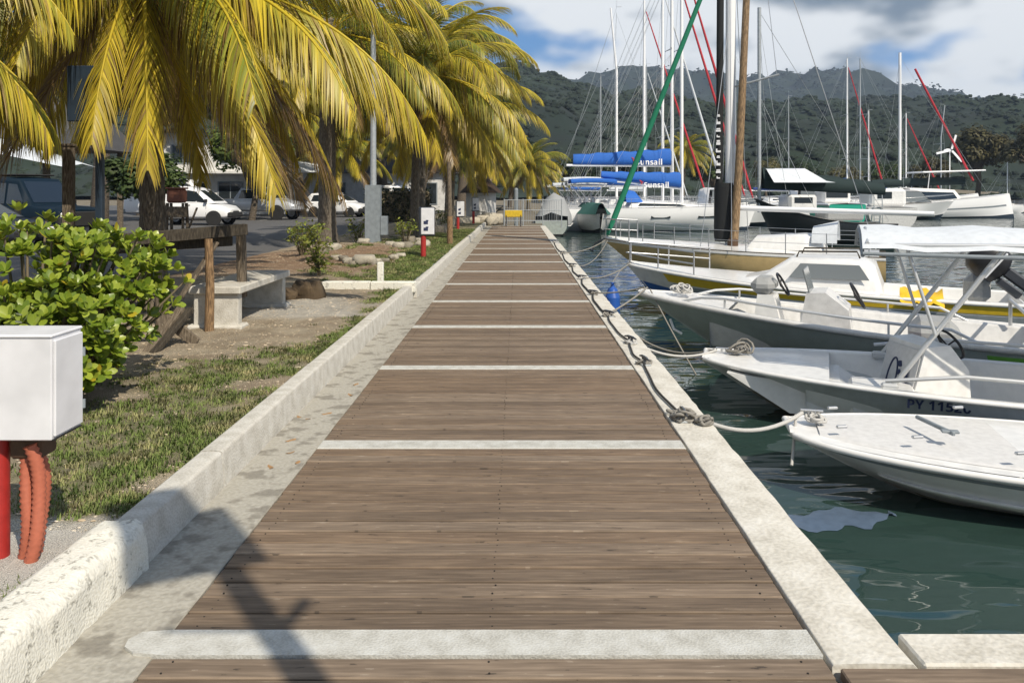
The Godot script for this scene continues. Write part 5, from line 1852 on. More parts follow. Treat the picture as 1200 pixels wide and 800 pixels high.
# a point of the skin: t along the boat, s from the sheer (0) to the keel (1)
func skin(p: Dictionary, t: float, s: float, sd: float, grow := 0.0) -> Vector3:
	var top := sheer(p, t)
	var keel: float = -p.get("draft", 0.22) * smoothstep(-0.05, 0.2, t)
	var y := lerpf(top, keel, s)
	var hb := half_beam(p, t)
	var w: float
	var sc: float = p.get("chine", 0.0)
	if sc > 0.0:
		var fl: float = lerpf(p.get("flare", 0.35), 0.90, smoothstep(0.0, 0.6, t))
		w = lerpf(hb, hb * fl, s / sc) if s < sc else hb * fl * (1.0 - (s - sc) / (1.0 - sc))
	else:
		var q: float = lerpf(1.25, 3.2, smoothstep(0.0, 0.6, t))
		w = hb * pow(maxf(1.0 - pow(s, q), 0.0), 0.8)
	var x: float = p.L * t + p.get("rake", 0.5) * pow(1.0 - t, 2.0) * s
	return Vector3(x, y, sd * (w + grow))


func hull(o: Node3D, p: Dictionary, top: Material, bottom: Material) -> void:
	var m: int = p.get("n", 26)
	var split: float = p.get("chine", p.get("split", 0.72))
	var b := MB.new()
	var c := MB.new()
	for sd in [-1.0, 1.0]:
		var ra := []
		var rb := []
		for i in m + 1:
			var t := pow(float(i) / m, 1.4)
			var a := []
			for k in 6:
				a.append(skin(p, t, split * k / 5.0, sd))
			ra.append(a)
			a = []
			for k in 5:
				a.append(skin(p, t, lerpf(split, 1.0, k / 4.0), sd))
			rb.append(a)
		b.loft(ra, Vector3(p.L * 0.6, 0.3, 0))
		c.loft(rb, Vector3(p.L * 0.6, 0.3, 0))
		for k in 5:
			var q0 := skin(p, 1.0, split * k / 5.0, sd)
			var q1 := skin(p, 1.0, split * (k + 1) / 5.0, sd)
			b.quad(q0, q1, Vector3(q1.x, q1.y, 0), Vector3(q0.x, q0.y, 0), Vector3(1, 0, 0))
		for k in 4:
			var q0 := skin(p, 1.0, lerpf(split, 1.0, k / 4.0), sd)
			var q1 := skin(p, 1.0, lerpf(split, 1.0, (k + 1) / 4.0), sd)
			c.quad(q0, q1, Vector3(q1.x, q1.y, 0), Vector3(q0.x, q0.y, 0), Vector3(1, 0, 0))
	part("hull", b, top, o)
	part("bottom", c, bottom, o)


func band(o: Node3D, called: String, p: Dictionary, s0: float, s1: float, m: Material, proud := 0.008, t0 := 0.0, t1 := 1.0) -> void:
	for sd in [-1.0, 1.0]:
		var b := MB.new()
		var r := []
		for i in 25:
			var t := lerpf(t0, t1, pow(i / 24.0, 1.3))
			r.append([skin(p, t, s0, sd, 0.0), skin(p, t, s0, sd, proud), skin(p, t, s1, sd, proud), skin(p, t, s1, sd, 0.0)])
		b.loft(r, Vector3(p.L * 0.5, sheer(p, 0.5) * 0.6, 0))
		part(called, b, m, o)


func rail_tube(o: Node3D, called: String, p: Dictionary, r: float, m: Material, s := 0.0, grow := 0.0, t0 := 0.0, t1 := 1.0, lift := 0.0) -> void:
	var pts := []
	for i in range(24, -1, -1):
		pts.append(skin(p, lerpf(t0, t1, pow(i / 24.0, 1.4)), s, -1.0, grow) + Vector3(0, lift, 0))
	for i in range(1 if t0 == 0.0 else 0, 25):
		pts.append(skin(p, lerpf(t0, t1, pow(i / 24.0, 1.4)), s, 1.0, grow) + Vector3(0, lift, 0))
	var b := MB.new()
	b.tube(pts, r, 8)
	part(called, b, m, o)


# a deck at the sheer from t0 to t1, cambered
func deck(o: Node3D, called: String, p: Dictionary, t0: float, t1: float, inset: float, camber: float, lift: float, m: Material) -> void:
	var b := MB.new()
	var r := []
	for i in 19:
		var t := lerpf(t0, t1, i / 18.0)
		var w := maxf(half_beam(p, t) - inset, 0.004)
		var y := sheer(p, t) + lift
		var x: float = p.L * t + (inset if t < 0.02 else 0.0)
		r.append([Vector3(x, y, -w), Vector3(x, y + camber * 0.75, -w * 0.5), Vector3(x, y + camber, 0), Vector3(x, y + camber * 0.75, w * 0.5), Vector3(x, y, w)])
	b.loft(r, Vector3(p.L * 0.5, -50, 0))
	part(called, b, m, o)


# gunwale, inner sides and floor of an open boat between t0 and t1
func liner(o: Node3D, p: Dictionary, t0: float, t1: float, cap: float, floor_: float, m: Material) -> void:
	var b := MB.new()
	for sd in [-1.0, 1.0]:
		var g := []
		var r := []
		for i in 21:
			var t := lerpf(t0, t1, i / 20.0)
			var y := sheer(p, t)
			var w := half_beam(p, t)
			var wi := maxf(w - cap, 0.003)
			var wf := wi * lerpf(0.6, 0.92, t)
			var x: float = p.L * t
			g.append([Vector3(x, y, sd * w), Vector3(x, y + 0.018, sd * (w - 0.012)), Vector3(x, y + 0.018, sd * (wi + 0.012)), Vector3(x, y - 0.01, sd * wi)])
			r.append([Vector3(x, y - 0.01, sd * wi), Vector3(x, lerpf(y, floor_, 0.5), sd * lerpf(wi, wf, 0.4)), Vector3(x, floor_ + 0.03, sd * wf)])
		b.loft(g, Vector3(p.L * 0.5, -20, 0))
		b.loft(r, Vector3(p.L * 0.5, 9, sd * p.B * 3.0))
	part("gunwale", b, m, o)
	b = MB.new()
	var f := []
	for i in 21:
		var t := lerpf(t0, t1, i / 20.0)
		var w := maxf(half_beam(p, t) - cap, 0.003) * lerpf(0.6, 0.92, t)
		f.append([Vector3(p.L * t, floor_ + 0.03, -w), Vector3(p.L * t, floor_, -w + 0.03), Vector3(p.L * t, floor_, w - 0.03), Vector3(p.L * t, floor_ + 0.03, w)])
	b.loft(f, Vector3(p.L * 0.5, -50, 0))
	var w0 := half_beam(p, t0) - cap
	var x0: float = p.L * t0
	if w0 > 0.1:
		b.quad(Vector3(x0, sheer(p, t0), -w0), Vector3(x0, sheer(p, t0), w0), Vector3(x0, floor_, w0 * 0.8), Vector3(x0, floor_, -w0 * 0.8), Vector3(1, 0, 0))
	var w1 := half_beam(p, t1)
	var x1: float = p.L * t1
	b.box(Vector3(x1 - 0.03, (sheer(p, t1) + floor_) * 0.5, 0), Vector3(0.055, sheer(p, t1) - floor_ + 0.03, w1 * 1.9), 0.01)
	part("inner_floor", b, m, o)


func pulpit(o: Node3D, p: Dictionary, h: float, t1: float, r := 0.016) -> void:
	var b := MB.new()
	for lv in [1.0, 0.5]:
		var pts := []
		for i in range(8, -1, -1):
			pts.append(skin(p, lerpf(0.0, t1, i / 8.0), 0.0, -1.0, -0.04) + Vector3(0, h * lv, 0))
		for i in range(0, 9):
			pts.append(skin(p, lerpf(0.0, t1, i / 8.0), 0.0, 1.0, -0.04) + Vector3(0, h * lv, 0))
		b.tube(pts, r, 6)
	for sd in [-1.0, 1.0]:
		for t in [0.012, t1 * 0.5, t1]:
			var q := skin(p, t, 0.0, sd, -0.04)
			b.tube([q, q + Vector3(0, h, 0)], r, 6)
	part("pulpit", b, M.steel, o)


func lifelines(o: Node3D, p: Dictionary, h: float, t0: float, t1: float, n: int) -> void:
	for sd in [-1.0, 1.0]:
		var b := MB.new()
		var w := MB.new()
		var last := Vector3.ZERO
		for i in n + 1:
			var q := skin(p, lerpf(t0, t1, float(i) / n), 0.0, sd, -0.05)
			b.tube([q, q + Vector3(0, h, 0)], 0.014, 6)
			if i > 0:
				for f in [0.97, 0.52]:
					w.tube([last + Vector3(0, h * f, 0), q + Vector3(0, h * f, 0)], 0.006, 4, false)
			last = q
		part("stanchion", b, M.steel, o)
		part("lifeline", w, M.steel, o)


func cleat(o: Node3D, at: Vector3, s := 1.0) -> void:
	var b := MB.new()
	b.tube([at + Vector3(0.02, 0, 0) * s, at + Vector3(0.02, 0.035, 0) * s], 0.009 * s, 6)
	b.tube([at - Vector3(0.02, 0, 0) * s, at + Vector3(-0.02, 0.035, 0) * s], 0.009 * s, 6)
	b.tube([at + Vector3(-0.07, 0.035, 0) * s, at + Vector3(0.07, 0.035, 0) * s], 0.009 * s, 6)
	part("cleat", b, M.steel, o)


func outboard(o: Node3D, at: Vector3, tilt: float, size: float, m: Material) -> void:
	var t := Transform3D(Basis(Vector3.FORWARD, -tilt).scaled(Vector3.ONE * size), at)
	var b := MB.new()
	b.t = t
	var rings := []
	for s in [[0.0, 0.10, 0.08], [0.05, 0.20, 0.14], [0.25, 0.24, 0.165], [0.42, 0.21, 0.15], [0.50, 0.12, 0.09]]:
		var r := []
		for k in 12:
			var a := TAU * k / 12
			r.append(Vector3(0.12 + cos(a) * s[1] * 1.15, 0.15 + s[0], sin(a) * s[2]))
		rings.append(r)
	b.loft(rings, t * Vector3(0.12, 0.4, 0), true)
	var top: Array = rings[4]
	for k in range(1, 11):
		b.tri(top[0], top[k], top[k + 1], Vector3(0, 1, 0))
	var en := part("outboard_engine", b, m, o)
	b = MB.new()
	b.t = t
	b.box(Vector3(0.14, -0.22, 0), Vector3(0.16, 0.76, 0.09), 0.03)
	b.box(Vector3(0.18, -0.62, 0), Vector3(0.34, 0.02, 0.2), 0.008)
	b.tube([Vector3(-0.02, -0.78, 0), Vector3(0.1, -0.78, 0), Vector3(0.3, -0.78, 0)], [0.02, 0.055, 0.04], 10)
	b.box(Vector3(-0.02, -0.02, 0), Vector3(0.12, 0.34, 0.16), 0.02)
	part("leg", b, M.dark_paint, en)
	b = MB.new()
	b.t = t
	for k in 3:
		var a := TAU * k / 3
		b.box(Vector3(0.32, -0.78 + cos(a) * 0.08, sin(a) * 0.08), Vector3(0.02, 0.13, 0.06), 0.008, Basis(Vector3.RIGHT, -a) * Basis(Vector3.UP, 0.5))
	part("propeller", b, M.steel, en)
	b = MB.new()
	b.t = t
	b.box(Vector3(0.12, 0.30, 0.0), Vector3(0.44, 0.025, 0.335), 0.01)
	part("stripe", b, M.ink_white, en)


func steering(o: Node3D, at: Vector3, r: float, turn: Basis) -> void:
	var b := MB.new()
	var pts := []
	for i in 21:
		var a := TAU * i / 20
		pts.append(at + turn * Vector3(cos(a) * r, sin(a) * r, 0))
	b.tube(pts, 0.016, 7, false)
	for k in 3:
		var a := TAU * k / 3 + 0.5
		b.tube([at + turn * Vector3(0, 0, -0.04), at + turn * Vector3(cos(a) * r, sin(a) * r, 0)], 0.011, 5)
	part("steering_wheel", b, M.black, o)


func mooring(label: String, a: Vector3, c: Vector3, drop: float, r: float, m: Material) -> void:
	var b := MB.new()
	b.tube(sag(a, c, drop), r, 7)
	tag(part("mooring_line", b, m, self), label, "rope")


func near_boats() -> void:
	var b: MB
	mat("hull_stain", Color(0.30, 0.29, 0.24), 0.7, {"tex": "limewash", "tri": 0.8})
	# ---- white dinghy nearest the viewer
	var o := thing("dinghy", "small white open dinghy nearest the viewer, blunt bow towards the quay", "boat", Vector3(2.28, water_y, -7.0), -0.25)
	var p := {"L": 4.3, "B": 1.72, "hb": 0.46, "hs": 0.37, "blunt": 0.42, "mid": 0.5, "nose": 0.30, "rake": 0.95, "chine": 0.52, "flare": 0.62, "draft": 0.16}
	hull(o, p, M.gelcoat, M.gelcoat_dull)
	rail_tube(o, "rub_rail", p, 0.028, M.gelcoat, 0.02, 0.014)
	band(o, "dark_line", p, 0.11, 0.16, M.grey_paint, 0.006)
	band(o, "spray_rail", p, 0.42, 0.475, M.gelcoat, 0.035, 0.08, 1.0)
	deck(o, "foredeck", p, 0.0, 0.52, 0.03, 0.02, 0.012, M.gelcoat)
	b = MB.new()
	var r := []
	for i in 9:
		var t := lerpf(0.06, 0.40, i / 8.0)
		var w := half_beam(p, t) - 0.16
		var y := sheer(p, t) + 0.04
		r.append([Vector3(p.L * t, y - 0.02, -w), Vector3(p.L * t, y, -w + 0.03), Vector3(p.L * t, y + 0.004, 0), Vector3(p.L * t, y, w - 0.03), Vector3(p.L * t, y - 0.02, w)])
	b.loft(r, Vector3(1.0, -20, 0))
	part("tread_panel", b, M.deck_matt, o)
	liner(o, p, 0.52, 0.98, 0.09, 0.16, M.gelcoat)
	for x in [2.9, 3.7]:
		b = MB.new()
		b.box(Vector3(x, 0.36, 0), Vector3(0.28, 0.05, 1.45), 0.015)
		part("bench", b, M.gelcoat, o)
	cleat(o, Vector3(0.22, 0.56, 0.0), 1.3)
	for q in [Vector3(0.42, 0.565, -0.3), Vector3(0.42, 0.565, 0.3), Vector3(0.95, 0.565, 0.45), Vector3(1.5, 0.56, -0.62), Vector3(1.6, 0.555, 0.66)]:
		b = MB.new()
		b.box(q, Vector3(0.09, 0.022, 0.035), 0.006, Basis(Vector3.UP, 0.4))
		part("fairlead", b, M.steel, o)
	b = MB.new()
	b.box(Vector3(1.15, 0.575, 0.1), Vector3(0.03, 0.03, 0.5), 0.006, Basis(Vector3.UP, 0.35))
	b.box(Vector3(1.22, 0.58, 0.28), Vector3(0.13, 0.02, 0.06), 0.006)
	part("hatch_latch", b, M.grey_paint, o)
	band(o, "waterline_stain", p, 0.70, 0.80, M.hull_stain, 0.004, 0.1, 1.0)
	b = MB.new()
	knot(b, Vector3(0.24, 0.52, 0.0), 0.075, 0.013, 8)
	part("rope_turns", b, M.rope_white, o)
	outboard(o, Vector3(4.32, 0.42, 0), 0.1, 1.0, M.black)
	# ---- grey aluminium boat with a console and canopy
	o = thing("console_boat", "grey aluminium boat with white console, steering wheel and a white canopy on poles", "boat", Vector3(2.16, water_y, -9.6), -0.36)
	p = {"L": 5.8, "B": 2.15, "hb": 0.56, "hs": 0.46, "blunt": 0.48, "mid": 0.5, "nose": 0.26, "rake": 0.9, "chine": 0.60, "flare": 0.42, "draft": 0.2}
	hull(o, p, M.hull_grey, mat("hull_foul", Color(0.26, 0.25, 0.23), 0.7, {"tex": "blotch", "tri": 2.0}))
	rail_tube(o, "rub_rail", p, 0.026, M.gelcoat, 0.0, 0.008)
	liner(o, p, 0.20, 0.985, 0.10, 0.05, M.gelcoat)
	deck(o, "foredeck", p, 0.0, 0.24, 0.03, 0.02, 0.015, M.gelcoat)
	b = MB.new()
	b.slab(PackedVector2Array([Vector2(0.35, 0.5), Vector2(1.5, 0.42), Vector2(1.95, 0.12), Vector2(1.0, 0.12)]), -0.62, 0.62)
	part("bow_locker", b, M.gelcoat, o)
	b = MB.new()
	b.box(Vector3(1.90, 0.24, 0.42), Vector3(0.62, 0.44, 0.62), 0.03)
	part("seat_box", b, M.gelcoat, o)
	b = MB.new()
	b.slab(PackedVector2Array([Vector2(2.80, 0.05), Vector2(3.02, 1.02), Vector2(3.28, 1.04), Vector2(3.48, 0.74), Vector2(3.52, 0.05)]), -0.36, 0.36)
	var con := part("console", b, M.gelcoat, o)
	con.position = Vector3(-0.58, -0.02, 1.28)
	con.scale.y = 0.86
	con.rotation.y = 0.42
	b = MB.new()
	var face := Basis(Vector3.FORWARD, 0.223)
	b.box(Vector3(2.905, 0.56, 0), Vector3(0.012, 0.84, 0.66), 0.004, face)
	var fp := part("front_panel", b, M.deck_matt, con)
	# the drawn figure on the panel: a long ring, a body and a dark fin
	b = MB.new()
	var pts := []
	for i in 25:
		var a := TAU * i / 24
		pts.append(Vector3(2.893 + 0.02 * 0, 0, 0) + Vector3(0.227 * (0.56 + sin(a) * 0.26 - 0.56) , 0.54 + sin(a) * 0.26, -0.10 + cos(a) * 0.09))
	b.tube(pts, 0.012, 5, false)
	for k in 7:
		var s := k / 6.0
		b.tube([Vector3(2.893 + 0.227 * (0.22 - s * 0.62), 0.78 - s * 0.62 + 0.0, 0.00 + s * 0.10), Vector3(2.893 + 0.227 * (0.22 - s * 0.62 - 0.06), 0.72 - s * 0.60, 0.03 + s * 0.10)], 0.018 * (1.2 - s), 5)
	b.tri(Vector3(2.886 + 0.227 * 0.18, 0.76, 0.20), Vector3(2.886 - 0.227 * 0.16, 0.40, 0.09), Vector3(2.886 - 0.227 * 0.14, 0.42, 0.25), Vector3(-1, 0.2, 0))
	part("emblem", b, M.ink_navy, fp)
	steering(con, Vector3(3.5, 0.98, 0.0), 0.19, Basis(Vector3.UP, PI * 0.5) * Basis(Vector3.RIGHT, -0.45))
	b = MB.new()
	b.slab(PackedVector2Array([Vector2(3.5, 0.05), Vector2(3.45, 0.62), Vector2(3.7, 0.78), Vector2(4.2, 0.78), Vector2(4.25, 0.05)]), -0.4, 0.4)
	part("helm_seat", b, M.gelcoat, o)
	b = MB.new()
	b.box(Vector3(3.75, 0.82, 0), Vector3(0.5, 0.08, 0.8), 0.03)
	part("cushion", b, M.deck_matt, o)
	# canopy frame
	var deckz := 0.94
	for s in [-1.0, 1.0]:
		b = MB.new()
		b.tube([Vector3(1.95, 0.5, s * deckz * 0.92), Vector3(2.95, 1.93, s * 0.86)], 0.026, 8)
		part("pole", b, M.alu, o)
		b = MB.new()
		b.tube([Vector3(4.55, 0.5, s * 0.98), Vector3(4.05, 1.93, s * 0.86)], 0.026, 8)
		part("pole", b, M.alu, o)
		b = MB.new()
		b.tube([Vector3(2.35, 1.08, s * 0.91), Vector3(2.1, 1.93, s * 0.86)], 0.017, 8)
		part("strut", b, M.alu, o)
		b = MB.new()
		b.tube([Vector3(4.3, 1.25, s * 0.91), Vector3(4.8, 1.93, s * 0.86)], 0.017, 8)
		part("strut", b, M.alu, o)
		b = MB.new()
		b.tube([Vector3(1.9, 0.62, s * 1.02), Vector3(2.6, 0.72, s * 1.06), Vector3(5.4, 0.66, s * 1.0)], 0.02, 8)
		part("hand_rail", b, M.alu, o)
		b = MB.new()
		b.tube([Vector3(1.72, 1.93, s * 0.86), Vector3(5.0, 1.97, s * 0.86)], 0.022, 8)
		part("top_rail", b, M.alu, o)
	b = MB.new()
	r = []
	for i in 13:
		var x := lerpf(1.70, 5.1, i / 12.0)
		var y := 1.97 + 0.02 * sin(i * 1.9)
		var q := []
		for k in 9:
			var z := lerpf(-0.95, 0.95, k / 8.0)
			q.append(Vector3(x, y + 0.13 * (1.0 - pow(absf(z) / 0.95, 2.2)) - 0.012 * absf(sin(i * PI / 3.0)) - (0.07 if absf(z) > 0.94 else 0.0), z))
		r.append(q)
	b.loft(r, Vector3(3.3, -20, 0))
	for q in [0, 12]:
		var e: Array = r[q]
		for k in 8:
			b.quad(e[k], e[k + 1], e[k + 1] - Vector3(0, 0.06, 0), e[k] - Vector3(0, 0.06, 0))
	part("canopy", b, M.white_cloth, o)
	b = MB.new()
	for k in [0, 12]:
		b.tube([r[k][0] - Vector3(0, 0.07, 0), r[k][2] - Vector3(0, 0.05, 0), r[k][4] - Vector3(0, 0.045, 0), r[k][6] - Vector3(0, 0.05, 0), r[k][8] - Vector3(0, 0.07, 0)], 0.02, 7)
	b.tube([r[0][8] - Vector3(0, 0.05, -0.012), r[12][8] - Vector3(0, 0.05, -0.012)], 0.02, 7)
	b.tube([r[0][0] - Vector3(0, 0.05, 0.012), r[12][0] - Vector3(0, 0.05, 0.012)], 0.02, 7)
	part("canopy_frame", b, M.grey_paint, o)
	for x in [1.75, 3.4, 5.0]:
		b = MB.new()
		b.tube([Vector3(x, 1.95, -0.88), Vector3(x, 2.06, -0.4), Vector3(x, 2.08, 0.4), Vector3(x, 1.95, 0.88)], 0.018, 7)
		part("cross_bar", b, M.alu, o)
	b = MB.new()
	b.box(Vector3(1.95, 0.53, deckz * 0.92), Vector3(0.16, 0.08, 0.1), 0.02)
	b.box(Vector3(1.95, 0.53, -deckz * 0.92), Vector3(0.16, 0.08, 0.1), 0.02)
	part("pole_foot", b, M.alu, o)
	b = MB.new()
	b.tube([Vector3(4.2, 0.52, 1.15), Vector3(4.35, 0.5, 1.16), Vector3(4.75, 0.5, 1.16), Vector3(4.9, 0.52, 1.15)], [0.02, 0.12, 0.12, 0.02], 12)
	part("fender", b, M.gelcoat, o)
	cleat(o, Vector3(0.25, 0.6, 0.0), 1.3)
	# registration on the near side
	var a0 := skin(p, 0.40, 0.13, 1.0, 0.012)
	var a1 := skin(p, 0.72, 0.13, 1.0, 0.012)
	var c1 := skin(p, 0.5, 0.5, 1.0, 0.012)
	var ex := (a1 - a0).normalized()
	var ey := (skin(p, 0.55, 0.05, 1.0) - skin(p, 0.55, 0.45, 1.0))
	ey = (ey - ex * ey.dot(ex)).normalized()
	lettering("registration_number", "PY 11520", 0.10, M.ink_navy, o, a0.lerp(a1, 0.0) + ey * 0.01 + ex.cross(ey) * 0.012, Basis(ex, ey, ex.cross(ey)))
	band(o, "waterline_stain", p, 0.72, 0.84, M.hull_stain, 0.004, 0.1, 1.0)
	b = MB.new()
	knot(b, Vector3(0.42, 0.60, -0.05), 0.15, 0.014, 7)
	part("rope_coil", b, M.rope_grey, o)
	b = MB.new()
	b.lathe([Vector2(0.0, 0.06), Vector2(0.13, 0.06), Vector2(0.16, 0.36), Vector2(0.145, 0.36), Vector2(0.12, 0.09), Vector2(0.0, 0.09)], 14, Vector3(2.6, 0.0, -0.5))
	part("bucket", b, M.fender, o)
	outboard(o, Vector3(5.85, 0.5, 0), 0.15, 1.05, M.black)
	mooring("thick white mooring line from the nearest dinghy's bow to the rope heap on the coping", Vector3(1.27, 0.04, -5.93), Vector3(2.42, water_y + 0.58, -6.97), 0.13, 0.017, M.rope_white)
	mooring("loose white rope end hanging from the nearest dinghy's bow", Vector3(2.36, water_y + 0.57, -6.95), Vector3(2.24, water_y + 0.22, -6.7), 0.03, 0.013, M.rope_white)
	mooring("white mooring line from the console boat's bow to the coping", Vector3(1.23, 0.04, -8.95), Vector3(2.32, water_y + 0.62, -9.55), 0.12, 0.015, M.rope_white)
	mooring("slack pale line from the console boat's bow back along the coping", Vector3(1.25, 0.04, -10.9), Vector3(2.3, water_y + 0.62, -9.58), 0.22, 0.012, M.rope_grey)
	# ---- tall dark grey aluminium boat
	o = thing("work_boat", "big dark grey aluminium boat with lime green stripe and tall raked bow", "boat", Vector3(1.86, water_y, -12.7), -0.42)
	p = {"L": 7.4, "B": 2.3, "hb": 0.92, "hs": 0.52, "blunt": 0.72, "mid": 0.55, "nose": 0.10, "rake": 1.5, "chine": 0.72, "flare": 0.36, "draft": 0.25}
	hull(o, p, M.hull_dark_grey, M.black)
	band(o, "stripe", p, 0.10, 0.26, M.lime, 0.006, 0.62, 1.0)
	rail_tube(o, "rub_rail", p, 0.04, M.gelcoat_dull, 0.0, 0.01)
	liner(o, p, 0.16, 0.985, 0.16, 0.2, M.gelcoat_dull)
	deck(o, "foredeck", p, 0.0, 0.2, 0.03, 0.02, 0.02, M.gelcoat)
	for s in [-1.0, 1.0]:
		b = MB.new()
		var q := []
		for i in 12:
			q.append(skin(p, lerpf(0.10, 0.62, i / 11.0), 0.0, s, -0.08) + Vector3(0, 0.17 * sin(minf(i / 2.0, 1.0) * PI * 0.5) * (1.0 if i < 11 else 0.1), 0))
		b.tube(q, 0.02, 7)
		for i in [2, 5, 8]:
			var z := skin(p, lerpf(0.10, 0.62, i / 11.0), 0.0, s, -0.08)
			b.tube([z, z + Vector3(0, 0.17, 0)], 0.016, 6)
		part("hand_rail", b, M.alu, o)
	b = MB.new()
	b.slab(PackedVector2Array([Vector2(2.35, 0.2), Vector2(2.5, 1.06), Vector2(2.75, 1.08), Vector2(3.05, 0.85), Vector2(3.12, 0.2)]), -0.38, 0.38)
	con = part("console", b, M.gelcoat_dull, o)
	b = MB.new()
	b.box(Vector3(2.5, 1.22, 0), Vector3(0.02, 0.34, 0.7), 0.006, Basis(Vector3.FORWARD, -0.25))
	part("windscreen", b, M.window_grey, con)
	steering(o, Vector3(3.15, 1.02, 0.0), 0.19, Basis(Vector3.UP, PI * 0.5) * Basis(Vector3.RIGHT, -0.5))
	b = MB.new()
	b.slab(PackedVector2Array([Vector2(1.75, 0.4), Vector2(1.83, 1.0), Vector2(2.05, 1.0), Vector2(2.2, 0.4)]), -0.26, 0.26)
	var loc := part("fore_console", b, M.gelcoat, o)
	b = MB.new()
	b.box(Vector3(1.90, 1.12, 0), Vector3(0.34, 0.24, 0.58), 0.09)
	part("cloth_cover", b, M.grey_cloth, loc)
	steering(loc, Vector3(2.16, 1.14, 0.05), 0.17, Basis(Vector3.UP, PI * 0.5) * Basis(Vector3.RIGHT, -0.5))
	b = MB.new()
	b.box(Vector3(4.1, 0.55, 0), Vector3(0.62, 0.42, 0.9), 0.14)
	part("helm_seat", b, M.grey_cloth, o)
	b = MB.new()
	b.tube([Vector3(5.1, 0.6, -0.9), Vector3(5.1, 0.95, -0.9), Vector3(5.1, 0.95, 0.9), Vector3(5.1, 0.6, 0.9)], 0.025, 7)
	part("stern_rail", b, M.alu, o)
	for k in 5:
		b = MB.new()
		b.box(Vector3(5.4 + k * 0.26, 0.66, 0), Vector3(0.17, 0.04, 1.9), 0.01)
		part("slat", b, M.gelcoat_dull, o)
	b = MB.new()
	b.tube([Vector3(0.55, 0.55, 0.17), Vector3(0.62, 0.42, 0.24), Vector3(0.75, 0.36, 0.26)], 0.02, 7)
	part("bow_eye", b, M.ink_white, o)
	b = MB.new()
	knot(b, Vector3(0.75, 0.95, 0.1), 0.17, 0.015, 8)
	part("rope_coil", b, M.rope_white, o)
	b = MB.new()
	b.tube([Vector3(3.5, 0.2, 0.7), Vector3(3.5, 0.55, 0.7)], 0.16, 12)
	part("fuel_can", b, M.red_paint, o)
	outboard(o, Vector3(7.4, 0.62, 0), 0.2, 1.2, M.black)
	mooring("taut pale line from the dark grey boat's bow to the coping", Vector3(1.22, 0.04, -10.95), Vector3(1.98, water_y + 1.0, -12.55), 0.02, 0.014, M.rope_grey)
	mooring("line dropping from the dark grey boat's bow into the water", Vector3(2.02, water_y + 0.98, -12.5), Vector3(2.45, water_y - 0.1, -10.9), 0.03, 0.011, M.rope_grey)
	mooring("second pale line from the dark grey boat's bow, back to the ring behind", Vector3(1.22, 0.04, -13.2), Vector3(1.95, water_y + 1.0, -12.6), 0.03, 0.012, M.rope_grey)
	# ---- white cabin boat with a yellow band
	o = thing("cabin_boat", "white cabin boat with a yellow band, blue bottom and a tilted black outboard", "boat", Vector3(2.28, water_y, -17.2), -0.43)
	p = {"L": 7.2, "B": 2.4, "hb": 0.98, "hs": 0.62, "blunt": 0.8, "mid": 0.55, "nose": 0.05, "rake": 0.9, "chine": 0.70, "flare": 0.40, "draft": 0.3}
	hull(o, p, M.gelcoat_dull, M.blue_boot)
	band(o, "yellow_band", p, 0.05, 0.20, M.yellow, 0.008, 0.12, 1.0)
	band(o, "dark_band", p, 0.23, 0.60, M.grey_paint, 0.006, 0.13, 1.0)
	band(o, "blue_bow", p, 0.34, 0.72, M.blue_boot, 0.004, 0.0, 0.12)
	rail_tube(o, "rub_rail", p, 0.035, M.gelcoat, 0.02, 0.008)
	deck(o, "foredeck", p, 0.0, 0.68, 0.03, 0.05, 0.015, M.gelcoat)
	liner(o, p, 0.68, 0.985, 0.12, 0.25, M.gelcoat)
	b = MB.new()
	r = []
	for s in [[2.5, 0.03, 0.6], [2.9, 0.14, 0.68], [3.4, 0.50, 0.80], [4.5, 0.55, 0.85], [4.8, 0.46, 0.85], [4.95, 0.0, 0.85]]:
		var y0 := sheer(p, s[0] / p.L) + 0.02
		r.append([Vector3(s[0], y0, -s[2]), Vector3(s[0], y0 + s[1] * 0.8, -s[2] * 0.9), Vector3(s[0], y0 + s[1], -s[2] * 0.7), Vector3(s[0], y0 + s[1] + 0.03, 0), Vector3(s[0], y0 + s[1], s[2] * 0.7), Vector3(s[0], y0 + s[1] * 0.8, s[2] * 0.9), Vector3(s[0], y0, s[2])])
	b.loft(r, Vector3(3.0, 0.5, 0))
	var cabin := part("cabin", b, M.gelcoat, o)
	for s in [-1.0, 1.0]:
		b = MB.new()
		var y0 := sheer(p, 0.45) + 0.06
		b.quad(Vector3(3.35, y0 + 0.10, s * 0.825), Vector3(4.72, y0 + 0.10, s * 0.875), Vector3(4.55, y0 + 0.36, s * 0.825), Vector3(3.55, y0 + 0.36, s * 0.79), Vector3(0, 0.3, s))
		part("window", b, M.window_grey, cabin)
		b = MB.new()
		b.tube([Vector3(3.45, y0 + 0.44, s * 0.5), Vector3(3.5, y0 + 0.56, s * 0.5), Vector3(4.5, y0 + 0.58, s * 0.5), Vector3(4.55, y0 + 0.46, s * 0.5)], 0.018, 6)
		part("grab_rail", b, M.dark_wood, cabin)
	b = MB.new()
	r = []
	for i in 9:
		var x := 5.2 + i * 0.085
		r.append([Vector3(x, 0.60, 0.25), Vector3(x, 0.74 + 0.05 * sin(i * 1.7), 0.45), Vector3(x, 0.76 - 0.012 * i + 0.04 * sin(i * 2.6 + 1), 0.75), Vector3(x, 0.72 - 0.01 * i + 0.04 * sin(i * 1.3), 1.10), Vector3(x, 0.56 + 0.05 * cos(i * 2.0), 1.2)])
	b.loft(r, Vector3(5.1, -5, 0.7))
	part("yellow_tarp", b, M.yellow_cloth, o)
	b = MB.new()
